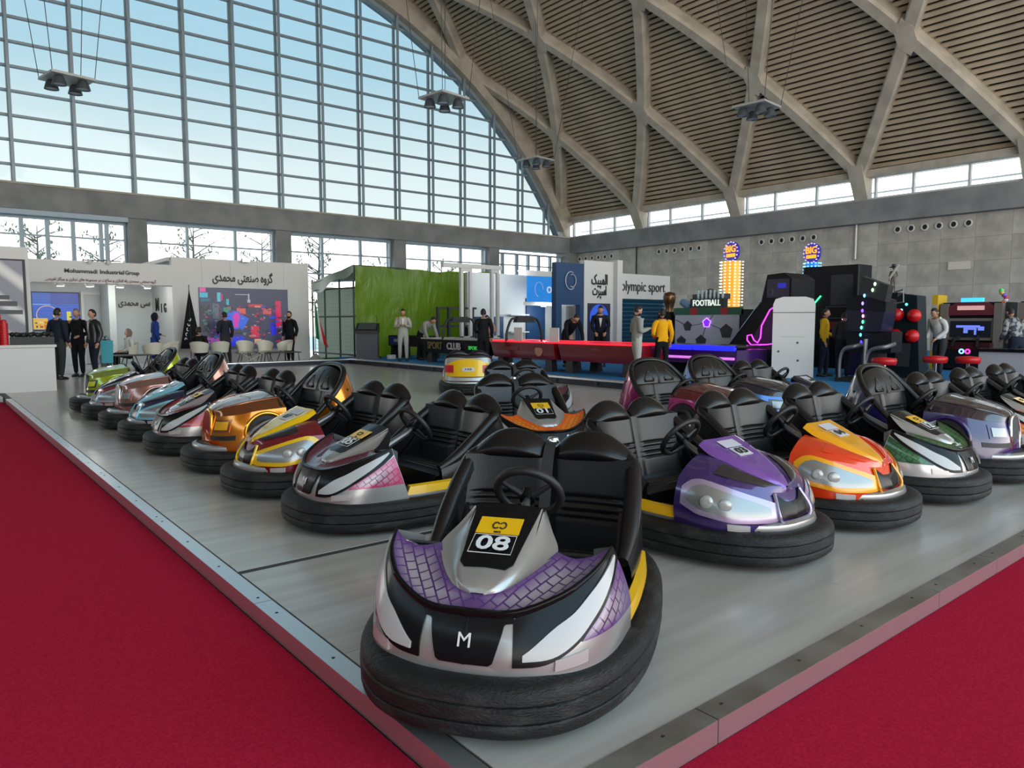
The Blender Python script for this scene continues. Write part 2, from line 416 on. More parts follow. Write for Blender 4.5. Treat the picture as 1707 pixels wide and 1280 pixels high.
# left side wall, the mirror of the right one (behind the camera's left shoulder)
wall_left = struct('wall_left', MB().box((-13.2, YA, -0.3), (-12.4, 36.6, 6.94)), grout)
# roof gutter rails outside the clerestory
rail_w = mat('outside_white', srgb(235, 235, 232), 0.6)
obj('outside_parapet', MB().box((35.4, YA, 6.7), (35.6, 36, 7.25)), rail_w, win_side)
obj('outside_rail', MB().box((35.45, YA, 7.42), (35.55, 36, 7.5)), rail_w, win_side)
# pipe on the wall, joint line
steel = mat('steel_pipe', srgb(170, 165, 158), 0.4, 0.6)
tag(obj('wall_pipe', MB().tube([(34.36, 16.6, 5.92), (34.36, 16.6, 4.33)], 0.07, 10), steel), 'grey vertical pipe stub hanging from the ledge on the stone wall', 'pipe')
obj('joint_strip', MB().box((34.4, 30.02, 0), (34.44, 30.1, 5.92)), noz_black, wall_right)
tag(obj('wall_notice', MB().box((34.38, 11.75, 3.62), (34.42, 12.6, 3.95)), mat('notice_paper', srgb(214, 208, 196), 0.5)), 'small pale rectangular notice on the stone wall above the shooting games', 'notice')

booth_floor_m = noise_mat('booth_floor', srgb(190, 192, 192), srgb(172, 174, 176), 2.0, 0.25, 4)
struct('floor_booth', MB().box((1.26, 22.93, -0.1), (11.45, 35.5, 0.0)).box((-12, 16.65, -0.1), (1.25, 35.5, 0.0)), booth_floor_m)
# ---- arena deck
plank = noise_mat('deck_laminate', srgb(188, 183, 176), srgb(170, 164, 156), 1.6, 0.14, 6, 0.02, stretch=(0.45, 4.0, 1), rough2=0.32, spec=0.8)
deck_seam = mat('deck_seam', srgb(58, 56, 54), 0.6)
deck = struct('floor_deck', MB().box((1.27, 1.48, -0.099), (11.5, 22.85, -0.006)).box((11.5, 1.48, -0.099), (13.2, 5.0, -0.006)), deck_seam)
ys = [1.47 + 0.10, 2.80, 4.11, 5.47, 6.80, 8.13, 9.46, 10.79, 12.12, 13.45, 14.78, 16.11, 17.44, 18.77, 20.1, 21.43, 22.8]
xsd = [1.26 + 0.10, 3.80, 6.24, 8.68, 11.48]
for i, (a, b) in enumerate(zip(ys, ys[1:])):
    for j, (c, d) in enumerate(zip(xsd, xsd[1:])):
        g0 = 0.034 if abs(a - 4.11) < 0.01 else 0.0015; g1 = 0.034 if abs(b - 4.11) < 0.01 else 0.0015
        obj('floor_panel', MB().box((c + .001, a + g0, -0.02), (d - .001, b - g1, 0.0)), plank, deck)
for i, (a, b) in enumerate(zip(ys[:3], ys[1:4])): obj('floor_panel', MB().box((11.481, a + .0015, -0.02), (13.2, (4.98 if i == 2 else b) - .0015, 0.0)), plank, deck)
alu = mat('aluminium_trim', srgb(228, 230, 233), 0.3, 0.9)
alu_f = noise_mat('worn_aluminium_trim', srgb(150, 145, 138), srgb(120, 113, 104), 3.0, 0.4, 4, metal=0.5)
trim_1 = struct('trim_1', MB().box((1.262, 1.5, -0.098), (1.28, 16.6, -0.01)), deck_seam)
screw_m = mat('screw_dark', (0.02, 0.02, 0.02), 0.5)
scr = MB().lathe([(0.0, 0.002), (0.007, 0.002), (0.008, 0)], 8, cap=False).mesh('screw')
L = [1.47, 3.58, 5.6, 7.62, 9.64, 11.66, 13.68, 16.2]
for a, b in zip(L, L[1:]):
    s = obj('trim_section', MB().box((1.256, a + .003, -0.085), (1.262, b - .003, 0.003)).box((1.256, a + .003, 0.003), (1.345, b - .003, 0.006)), alu, trim_1)
    k = a + 0.07
    while k < b: obj('screw', scr, screw_m, s, (1.30, k, 0.006)); k += 0.62
trim_2 = struct('trim_2', MB().box((1.3, 1.472, -0.098), (11.4, 1.49, -0.01)), deck_seam)
L = [1.262, 2.15, 4.1, 4.95, 6.9, 8.9, 10.9]
for a, b in zip(L, L[1:]):
    s = obj('trim_section', MB().box((a + .003, 1.464, -0.085), (b - .003, 1.470, 0.003), mi=0).box((a + .003, 1.464, 0.003), (b - .003, 1.565, 0.006), mi=1), [alu, alu_f], trim_2)
    k = a + 0.1
    while k < b: obj('screw', scr, screw_m, s, (k, 1.52, 0.006)); k += 0.55
# carpets
carpet = noise_mat('red_carpet', srgb(188, 34, 64), srgb(170, 24, 54), 90, 1.0, 4, 0.35, bscale=420, spec=0.05)
tag(obj('carpet', MB().box((-9, -6, -0.10), (1.25, 16.6, -0.085)), carpet), 'crimson red carpet along the left long side of the ride deck', 'carpet')
tag(obj('carpet', MB().box((1.2505, -6, -0.10), (12, 1.462, -0.085)), carpet), 'crimson red carpet at the lower right in front of the deck', 'carpet')
# right-hand platform with blue carpet
blue_c = noise_mat('blue_carpet', srgb(20, 128, 190), srgb(14, 112, 172), 60, 0.95, 3, 0.2, bscale=300)
struct('floor_platform', MB().box((11.62, 5.12, -0.1), (34.3, 24.0, 0.165)).box((13.3, 1.5, -0.1), (34.3, 5.12, 0.165)), blue_c)
navy = mat('kerb_navy', srgb(22, 26, 46), 0.4)
kerb = struct('trim_3', MB().box((11.5, 5.0, -0.1), (11.62, 22.85, 0.13)).box((11.62, 5.0, -0.1), (13.3, 5.12, 0.13)).box((13.18, 1.5, -0.1), (13.3, 5.0, 0.13)), navy)
obj('kerb_cap', MB().box((11.47, 4.96, 0.13), (11.66, 22.85, 0.17)).box((11.66, 4.96, 0.13), (13.3, 5.14, 0.17)), alu, kerb)
for k in range(13): obj('kerb_lug', MB().box((11.46, 5.9 + 1.3 * k, 0.03), (11.5, 5.98 + 1.3 * k, 0.11)), deck_seam, kerb)
kerb2 = struct('trim_4', MB().box((6.4, 22.8, -0.1), (11.62, 22.92, 0.12)), navy)
obj('kerb_cap', MB().box((6.4, 22.78, 0.12), (11.66, 22.96, 0.15)), alu, kerb2)
# ================================================================ BUMPER CARS (x forward, y left, z up, origin on the floor under the middle)
A_, B_ = 0.98, 0.60
def sup(t, a, b, n=2.55):
    c, s = cos(t), sin(t)
    return (a * (1 if c >= 0 else -1) * abs(c) ** (2 / n), b * (1 if s >= 0 else -1) * abs(s) ** (2 / n))
rubber = noise_mat('bumper_rubber', (0.010, 0.010, 0.010), (0.06, 0.057, 0.052), 7, 0.55, 8, 0.3, bscale=60, stretch=(1, 1, 3), lo=0.52, hi=0.9, spec=0.35)
vinyl = noise_mat('seat_vinyl', (0.005, 0.005, 0.006), (0.008, 0.008, 0.009), 3, 0.27, 2, 0.05, bscale=160, spec=0.42)
blackg = mat('gloss_black', (0.006, 0.006, 0.007), 0.2, spec=0.2)
blackm = mat('matt_black', (0.014, 0.014, 0.015), 0.5)
chrome = mat('chrome', (0.75, 0.75, 0.77), 0.12, 1.0)
silver = mat('silver_paint', srgb(176, 174, 172), 0.3, 0.55, coat=0.6)
lampw = mat('lamp_lens_white', srgb(186, 186, 185), 0.3, 0.0, coat=0.3)
lampc = mat('lamp_reflector', srgb(150, 152, 152), 0.25, 0.6, coat=0.5)
lampb = mat('lamp_bulb', srgb(176, 177, 174), 0.22, 0.3, coat=0.5)
fog = mat('fog_lens', srgb(190, 180, 178), 0.2, 0.2, coat=0.6)
yellow = mat('stripe_yellow', srgb(240, 184, 10), 0.32, coat=0.4)
white_ink = mat('white_ink', srgb(225, 225, 225), 0.5)
strap_m = mat('belt_webbing', (0.02, 0.02, 0.022), 0.7)
def paint(name, c, metal=0.35, rough=0.25):
    return mat('paint_' + name, srgb(*c), rough, metal, coat=1.0)
def scale_paint(name, cell, line, base):
    """printed mesh pattern: pale rounded cells with dark outlines, fading to the base colour at the panel's rim"""
    key = 'pattern_' + name
    if key in MATS: return MATS[key]
    m = mat(key, srgb(*base), 0.28, 0.15, coat=0.9); nt, b = nodes(m)
    uv = nt.nodes.new('ShaderNodeUVMap'); mp = nt.nodes.new('ShaderNodeMapping'); mp.inputs['Rotation'].default_value = (0, 0, radians(32)); mp.inputs['Scale'].default_value = (1, 1, 1)
    br = nt.nodes.new('ShaderNodeTexBrick'); br.offset = 0.5; br.inputs['Scale'].default_value = 1.0
    br.inputs['Brick Width'].default_value = 0.05; br.inputs['Row Height'].default_value = 0.04; br.inputs['Mortar Size'].default_value = 0.0035; br.inputs['Mortar Smooth'].default_value = 0.1
    br.inputs['Color1'].default_value = (*srgb(*cell), 1); br.inputs['Color2'].default_value = (*srgb(*[int(c * .93) for c in cell]), 1); br.inputs['Mortar'].default_value = (*srgb(*line), 1)
    nt.links.new(uv.outputs[0], mp.inputs[0]); nt.links.new(mp.outputs[0], br.inputs['Vector'])
    at = nt.nodes.new('ShaderNodeAttribute'); at.attribute_name = 'edge'
    mr = nt.nodes.new('ShaderNodeMapRange'); mr.inputs['From Min'].default_value = 0.04; mr.inputs['From Max'].default_value = 0.34
    mr.inputs['To Min'].default_value = 0.9; mr.inputs['To Max'].default_value = 0.08
    nt.links.new(at.outputs['Fac'], mr.inputs['Value'])
    mx = nt.nodes.new('ShaderNodeMix'); mx.data_type = 'RGBA'; mx.inputs['B'].default_value = (*srgb(*base), 1)
    nt.links.new(mr.outputs[0], mx.inputs['Factor']); nt.links.new(br.outputs['Color'], mx.inputs['A']); nt.links.new(mx.outputs['Result'], b.inputs['Base Color'])
    return m
CARP = {}        # model -> list of (name, mesh, material key, index of parent part or None)
def patch(fn, i0, i1, tl, th, off, nu=14, nv=6, thick=0.012, uvs=(1, 1), edge=False):
    """closed slab on the surface fn(i,t): between tl(i) and th(i), raised by off"""
    def nrm(i, t):
        e = 1e-3; a = Vector(fn(i + e, t)) - Vector(fn(i - e, t)); b = Vector(fn(i, t + e)) - Vector(fn(i, t - e))
        n = a.cross(b)
        if n.length < 1e-9: return Vector((1, 0, 0))
        n.normalize()
        p = Vector(fn(i, t)); c = Vector((0.1, 0, 0.2))
        return n if n.dot(p - c) > 0 else -n
    top = []; bot = []; uv = []; ed = []
    for a in range(nu + 1):
        u = a / nu; i = i0 + (i1 - i0) * u
        for b in range(nv + 1):
            v = b / nv; t = tl(u) + (th(u) - tl(u)) * v
            p = Vector(fn(i, t)); n = nrm(i, t)
            top.append(p + n * off); bot.append(p + n * (off - thick)); uv.append((u * uvs[0], v * uvs[1])); ed.append(min(u, 1 - u, v, 1 - v))
    m = MB(); N = len(top); w = nv + 1
    fs = [(a * w + b, (a + 1) * w + b, (a + 1) * w + b + 1, a * w + b + 1) for a in range(nu) for b in range(nv)]
    fs += [tuple(N + k for k in reversed(f)) for f in fs]
    loop = [a * w for a in range(nu)] + [nu * w + b for b in range(nv)] + [a * w + nv for a in range(nu, 0, -1)] + [b for b in range(nv, 0, -1)]
    for k in range(len(loop)):
        p, q = loop[k], loop[(k + 1) % len(loop)]; fs.append((q, p, N + p, N + q))
    if edge == 'xy': uv = [(p.x, p.y) for p in top]
    if edge == 'xz': uv = [(p.x * 1.1, p.z * 1.05) for p in top]
    m.add(top + bot, fs, uv + uv); m.edge = ed + ed
    return m
def both(m):
    r = m.flip_y(); r.edge = getattr(m, 'edge', None); return m, r
def pm(m, name, ang=35):
    me = m.mesh(name, ang=ang)
    ed = getattr(m, 'edge', None)
    if ed:
        at = me.attributes.new('edge', 'FLOAT', 'POINT')
        for k, v in enumerate(ed): at.data[k].value = v
    return me
def common_parts(kind):
    P = []
    # rubber tyre ring
    prof = [(-0.135, 0.0562), (-0.06, 0.03), (-0.022, 0.037), (-0.006, 0.0518), (0.0, 0.0693), (0.0, 0.0893), (-0.003, 0.0946), (-0.01, 0.0972), (-0.003, 0.0998), (0.001, 0.1059), (0.002, 0.126), (0.001, 0.1487), (-0.003, 0.1539), (-0.009, 0.1565), (-0.003, 0.1592), (0.0, 0.1644), (-0.001, 0.1827), (-0.008, 0.1976), (-0.02, 0.2098), (-0.04, 0.2185), (-0.075, 0.222), (-0.105, 0.2159), (-0.128, 0.2002), (-0.138, 0.1784)]
    NT = 64
    def ring(u, v):
        t = 2 * pi * u; k = v * (len(prof) - 1); i = min(int(round(k)), len(prof) - 1); o, z = prof[i]
        x, y = sup(t, A_ + o, B_ + o); return (x, y, z)
    P.append(('bumper', pm(MB().grid(ring, NT, len(prof) - 1, closeu=True), 'bumper', 30), 'rubber', None))
    # lower hull between tyre and tub
    hp = [(-0.15, 0.06), (-0.14, 0.17), (-0.132, 0.215), (-0.125, 0.24), (-0.135, 0.255), (-0.3, 0.255)]
    def hull(u, v):
        t = 2 * pi * u; i = int(round(v * (len(hp) - 1))); o, z = hp[i]; x, y = sup(t, A_ + o, B_ + o); return (x, y, z)
    P.append(('hull', pm(MB().grid(hull, 48, len(hp) - 1, closeu=True), 'hull', 40), 'blackm', None))
    dk = [sup(2 * pi * k / 40, A_ - .19, B_ - .19) for k in range(40)]
    P.append(('cockpit_floor', pm(MB().prism(dk, 0.18, 0.2), 'cockpit_floor'), 'blackm', None))
    # sill band: silver rail above the tyre
    sp = [(-0.125, 0.2), (-0.106, 0.205), (-0.098, 0.225), (-0.106, 0.25), (-0.14, 0.262)]
    def sill(u, v):
        t = 2 * pi * u; i = int(round(v * (len(sp) - 1))); o, z = sp[i]; x, y = sup(t, A_ + o, B_ + o); return (x, y, z)
    P.append(('sill_rail', pm(MB().grid(sill, 56, len(sp) - 1, closeu=True), 'sill_rail', 50), 'sill', None))
    # yellow stripe on each side sill
    for sy in (1, -1):
        m = MB(); pts = []
        for k in range(11):
            x = 0.33 - 0.72 * k / 10; y = (B_ - 0.078) * (1 - abs(x / (A_ - .07)) ** 2.55) ** (1 / 2.55); pts.append((x, y))
        vs = []
        for q, (x, y) in enumerate(pts):
            s0 = 0.03 if q == 0 else 0
            vs += [(x + s0, y + 0.004, 0.245), (x, y - 0.002, 0.298), (x, y - 0.034, 0.306), (x, y - 0.034, 0.24)]
        fs = [(q * 4 + k, (q + 1) * 4 + k, (q + 1) * 4 + (k + 1) % 4, q * 4 + (k + 1) % 4) for q in range(10) for k in range(4)] + [(3, 2, 1, 0), (40, 41, 42, 43)]
        m.add(vs, fs)
        if sy < 0: m = m.flip_y()
        P.append(('side_stripe', pm(m, 'side_stripe'), 'stripe', None))
    # tub: U shaped wall  (half path, front to rear centre)
    if kind == 'R':
        path = [(0.06, 0.475, 0.40), (-0.10, 0.495, 0.47), (-0.26, 0.49, 0.60), (-0.42, 0.46, 0.76), (-0.535, 0.36, 0.895), (-0.585, 0.2, 0.955), (-0.60, 0.0, 0.97)]
        foot = [(0.06, 0.49, 0.27), (-0.10, 0.50, 0.27), (-0.30, 0.50, 0.27), (-0.52, 0.475, 0.27), (-0.72, 0.39, 0.27), (-0.80, 0.22, 0.27), (-0.82, 0.0, 0.27)]
    else:
        path = [(0.05, 0.462, 0.385), (-0.10, 0.472, 0.455), (-0.24, 0.47, 0.55), (-0.38, 0.458, 0.645), (-0.50, 0.425, 0.725), (-0.565, 0.26, 0.745), (-0.58, 0.0, 0.735)]
        foot = [(0.05, 0.475, 0.26), (-0.10, 0.485, 0.26), (-0.28, 0.485, 0.26), (-0.48, 0.47, 0.26), (-0.66, 0.42, 0.27), (-0.74, 0.24, 0.27), (-0.76, 0.0, 0.27)]
    full = path + [(x, -y, z) for x, y, z in reversed(path[:-1])]
    ffull = foot + [(x, -y, z) for x, y, z in reversed(foot[:-1])]
    def outer(u, v):
        a, b = cr(ffull, u), cr(full, u); p = a.lerp(b, v); q = Vector((p.x - 0.0, p.y, 0)); 
        if q.length > 0: q.normalize()
        p = p + q * 0.012 * sin(pi * v); return p
    def inner(u, v):
        a, b = cr(ffull, u), cr(full, u); p = a.lerp(b, v); q = Vector((-p.x - 0.1, -p.y, 0))
        if q.length > 0: q.normalize()
        return p + q * (0.05 + 0.01 * sin(pi * v))
    m = MB(); m.grid(outer, 40, 5)
    P.append(('back_shell', pm(m, 'back_shell'), 'shell', None))
    m = MB(); m.grid(inner, 40, 5)
    P.append(('seat_liner', pm(m, 'seat_liner'), 'vinyl', None))
    # padded roll on the tub edge
    rp = [cr(full, k / 44) for k in range(45)]
    RW = 0.031 if kind == 'R' else 0.043
    rr = [RW if 0.1 < k / 44 < 0.9 else 0.028 + (RW - 0.028) * min(1, 10 * min(k / 44, 1 - k / 44)) for k in range(45)]
    rp = [p + Vector((-p.x * 0.04, -p.y * 0.05, -0.008)) for p in rp]
    P.append(('edge_roll', pm(MB().tube(rp, rr, 10), 'edge_roll', 60), 'vinyl', None))
    # triangular relief pads on both side walls
    for sy in (1, -1):
        def sidep(i, t): 
            p = Vector(inner(i, t)); return p
        m = patch(sidep, 0.06, 0.2, lambda u: 0.12, lambda u: 0.2 + 0.55 * u, -0.004, 8, 4, 0.016)
        m.v = [(x, y - 0.02, z) for x, y, z in m.v]
        if sy < 0: m = m.flip_y()
        P.append(('side_pad', pm(m, 'side_pad'), 'vinyl', None))
    # backrest with pleats
    zt = 0.735
    def backf(u, v):
        y = (u - 0.5) * 2; z = 0.26 + (zt - 0.26) * v
        w = 0.40 + 0.035 * v
        x = -0.335 - 0.115 * v - 0.05 * (1 - abs(y) ** 3) + 0.05
        seam = 0
        for zz in (0.44, 0.475, 0.51, 0.545): seam += math.exp(-((z - zz) / 0.006) ** 2) * (1 if 0.12 < abs(y) < 0.88 else 0)
        x -= 0.012 * seam
        x -= 0.02 * math.exp(-(y / 0.05) ** 2) * (1 if kind != 'R' else 0.5)
        return (x, y * w, z)
    m = MB(); m.grid(backf, 26, 60)
    m.grid(lambda u, v: (backf(u, 1)[0] - 0.12 * v, backf(u, 1)[1], zt + 0.01 * sin(pi * v)), 26, 2)
    m.grid(lambda u, v: (backf(0, v)[0] - 0.12 * u, backf(0, v)[1], backf(0, v)[2]), 1, 10)
    m.grid(lambda u, v: (backf(1, v)[0] - 0.12 * u, backf(1, v)[1], backf(1, v)[2]), 1, 10)
    P.append(('backrest', pm(m, 'backrest', 70), 'vinyl', None))
    if kind != 'R':
        for sy in (1, -1):     # two humped head cushions
            def hum(u, v):
                # u around cross section, v along y
                yy = 0.012 + 0.425 * v; c = (v - 0.5) * 2
                top = cr([(0.775, 0, 0), (0.832, 0, 0), (0.858, 0, 0), (0.862, 0, 0), (0.845, 0, 0), (0.80, 0, 0), (0.738, 0, 0)], v).x
                th = 0.078 * (max(0.03, 1 - abs(c) ** 2.6)) ** 0.5
                a = 2 * pi * u; h = (top - 0.715) / 2
                return (-0.475 - 0.05 * (0.5 + 0.5 * sin(a)) + th * cos(a) * (1 - 0.25 * sin(a)), sy * yy, 0.715 + h + h * sin(a))
            m = MB(); m.grid(hum, 20, 16, closeu=True)
            e = 0
            P.append(('headrest', pm(m, 'headrest', 70), 'vinyl', None))
        # belt and buckle
        bp = [(-0.60, 0, 0.77), (-0.525, 0, 0.80), (-0.462, 0, 0.775), (-0.412, 0, 0.70), (-0.36, 0, 0.55), (-0.31, 0, 0.40), (-0.285, 0, 0.31)]
        m = MB()
        for s_ in (0,):
            vs = []
            for k in range(19):
                p = cr(bp, k / 18); vs += [(p.x, -0.028, p.z), (p.x, 0.028, p.z), (p.x + 0.008, 0.028, p.z), (p.x + 0.008, -0.028, p.z)]
            m.add(vs, [(q * 4 + k, (q + 1) * 4 + k, (q + 1) * 4 + (k + 1) % 4, q * 4 + (k + 1) % 4) for q in range(18) for k in range(4)] + [(3, 2, 1, 0), (72, 73, 74, 75)])
        P.append(('seat_belt', pm(m, 'seat_belt'), 'strap', None))
        P.append(('belt_anchor', pm(MB().lathe([(0.0, 0.028), (0.026, 0.022), (0.036, 0.0), (0.036, -0.02)], 14, (-0.54, 0, 0.795), cap=False), 'belt_anchor'), 'chrome', len(P) - 1))
    else:
        # domed upper cushion with two triangular pads and a central band
        def dome(u, v):
            a = pi * u; y = 0.43 * cos(a); top = 0.735 + 0.215 * sin(a) ** 0.8
            z = 0.70 + (top - 0.70) * v; x = -0.425 - 0.13 * v + 0.03 * sin(pi * v) + 0.055
            return (x, y * (1 - 0.08 * v), z)
        m = MB(); m.grid(dome, 24, 8); P.append(('upper_cushion', pm(m, 'upper_cushion', 60), 'vinyl', None))
        for sy in (1, -1):
            base = [(0.09, 0.73), (0.27, 0.73), (0.16, 0.86)]
            pts = []
            for (y, z) in base:
                v = (z - 0.70) / 0.22; pts.append(Vector((-0.425 - 0.13 * v + 0.03 * sin(pi * v) + 0.060, sy * y, z)))
            ring_ = []
            for k in range(3):
                for f in (0.12, 0.5, 0.88): ring_.append(pts[k].lerp(pts[(k + 1) % 3], f))
            P.append(('triangle_pad', pm(MB().tube(ring_, 0.013, 6, closed=True), 'triangle_pad', 80), 'vinyl', None))
        P.append(('center_band', pm(MB().tube([(-0.37, 0, 0.70), (-0.405, 0, 0.80), (-0.475, 0, 0.90)], [0.02, 0.02, 0.02], 8), 'center_band', 80), 'vinyl', None))
    # seat cushion with pleats
    def cush(u, v):
        x = -0.34 + 0.40 * u; y = (v - 0.5) * 2
        z = 0.325 + 0.02 * sin(pi * u) - 0.01 * (abs(y) ** 6)
        for xx in (-0.16, -0.12, -0.08, -0.04): z -= 0.008 * math.exp(-((x - xx) / 0.006) ** 2)
        return (x, y * 0.41, z)
    m = MB(); m.grid(cush, 40, 10); m.grid(lambda u, v: (0.06 + 0.02 * u, (v - .5) * .82, 0.325 - 0.12 * u), 2, 2)
    P.append(('seat_cushion', pm(m, 'seat_cushion', 70), 'vinyl', None))
    # steering wheel and column
    hub = Vector((-0.03, 0, 0.64)); ax = Vector((-0.80, 0, 0.60)).normalized(); sx = Vector((0, 1, 0)); sz = ax.cross(sx)
    R = 0.148
    circ = [hub + (sx * cos(2 * pi * k / 28) + sz * sin(2 * pi * k / 28)) * R for k in range(28)]
    P.append(('steering_wheel', pm(MB().tube(circ, 0.0195, 8, closed=True), 'steering_wheel', 80), 'blackm', None)); wi = len(P) - 1
    for k, a in enumerate((pi / 2, pi * 7 / 6, pi * 11 / 6)):
        d = sx * cos(a) + sz * sin(a)
        P.append(('spoke', pm(MB().tube([hub - ax * 0.03, hub - ax * 0.015 + d * 0.07, hub + d * (R - 0.01)], [0.02, 0.016, 0.011], 6), 'spoke', 80), 'blackm', wi))
    P.append(('hub_cap', pm(MB().tube([hub - ax * 0.045, hub + ax * 0.004], [0.036, 0.034], 14), 'hub_cap', 50), 'blackg', wi))
    P.append(('steering_column', pm(MB().tube([hub - ax * 0.04, hub - ax * 0.10, Vector((0.22, 0, 0.50))], [0.016, 0.024, 0.03], 10), 'steering_column', 60), 'column', None))
    return P
def spine_lower(P, w=0.16, top=0.64, x0=0.31, bx=0.38, bw=0.43, bz=0.50):
    # dark pedestal under the cowl down to the floor, and the bulkhead that closes the nose
    m = MB()
    secs = [(x0 - 0.005, w * .97, top - 0.004), (x0 - 0.03, w * .9, top - 0.05), (x0 - 0.03, w * .62, top - 0.16), (x0 - 0.05, w * .7, 0.36), (x0 - 0.06, w * .9, 0.21)]
    vs = []
    for (x, y, z) in secs: vs += [(x, -y, z), (x, y, z), (bx + 0.03, y, min(z, top - 0.075)), (bx + 0.03, -y, min(z, top - 0.075))]
    m.add(vs, [(k * 4 + a, k * 4 + (a + 1) % 4, (k + 1) * 4 + (a + 1) % 4, (k + 1) * 4 + a) for k in range(len(secs) - 1) for a in range(4)] + [(3, 2, 1, 0)])
    P.append(('dashboard', pm(m, 'dashboard', 20), 'blackm', None))
    P.append(('bulkhead', pm(MB().add([(bx, bw, bz), (bx, -bw, bz), (bx - 0.03, -bw - 0.02, 0.24), (bx - 0.03, bw + 0.02, 0.24), (bx + 0.03, bw, bz), (bx + 0.03, -bw, bz), (bx, -bw - 0.02, 0.24), (bx, bw + 0.02, 0.24)],
        [(0, 1, 2, 3), (7, 6, 5, 4), (0, 4, 5, 1), (3, 2, 6, 7), (0, 3, 7, 4), (1, 5, 6, 2)]), 'bulkhead'), 'blackm', None))
def nose_surface(Bc, Tc, bulge):
    def S(i, t):
        a, b = cr(Bc, i), cr(Tc, i); p = a.lerp(b, t); o = Vector((p.x - 0.25, p.y, 0)); o.normalize()
        return p + o * bulge * sin(pi * max(0, min(1, t)))
    return S
def badge(P, txt, size, S, i, t, parent, key='white', zrot=0, off=0.012):
    """lettering standing on a front surface, reading from the front"""
    me = text_mesh(txt, size, 0.002, bold=False)
    p = Vector(S(i, t)); e = 1e-2; nrm = (Vector(S(i + e, t)) - Vector(S(max(0, i - e), t))).cross(Vector(S(i, t + e)) - Vector(S(i, t - e))).normalized()
    if nrm.x < 0: nrm = -nrm
    up = (Vector(S(i, t + e)) - Vector(S(i, t - e))).normalized(); rt = up.cross(nrm).normalized()
    M = Matrix(((rt.x, up.x, nrm.x, 0), (rt.y, up.y, nrm.y, 0), (rt.z, up.z, nrm.z, 0), (0, 0, 0, 1)))
    M.translation = p + nrm * off
    me.transform(M); P.append(('badge_letter', me, key, parent))
def decal(P, corners, parent, name, key, off=0.004):
    m = MB(); c = [Vector(p) for p in corners]; n = (c[1] - c[0]).cross(c[3] - c[0]).normalized()
    if n.z < 0: n = -n
    m.add([p + n * off for p in c] + [p + n * (off - 0.003) for p in c], [(0, 1, 2, 3), (7, 6, 5, 4), (0, 4, 5, 1), (1, 5, 6, 2), (2, 6, 7, 3), (3, 7, 4, 0)])
    P.append((name, pm(m, name), key, parent)); return len(P) - 1
def text_on(P, txt, size, c, right, up, parent, name, key, off=0.006, bold=True):
    me = text_mesh(txt, size, 0.001, bold=bold); r = Vector(right).normalized(); u = Vector(up).normalized(); n = r.cross(u)
    M = Matrix(((r.x, u.x, n.x, 0), (r.y, u.y, n.y, 0), (r.z, u.z, n.z, 0), (0, 0, 0, 1))); M.translation = Vector(c) + n * off
    me.transform(M); P.append((name, me, key, parent))

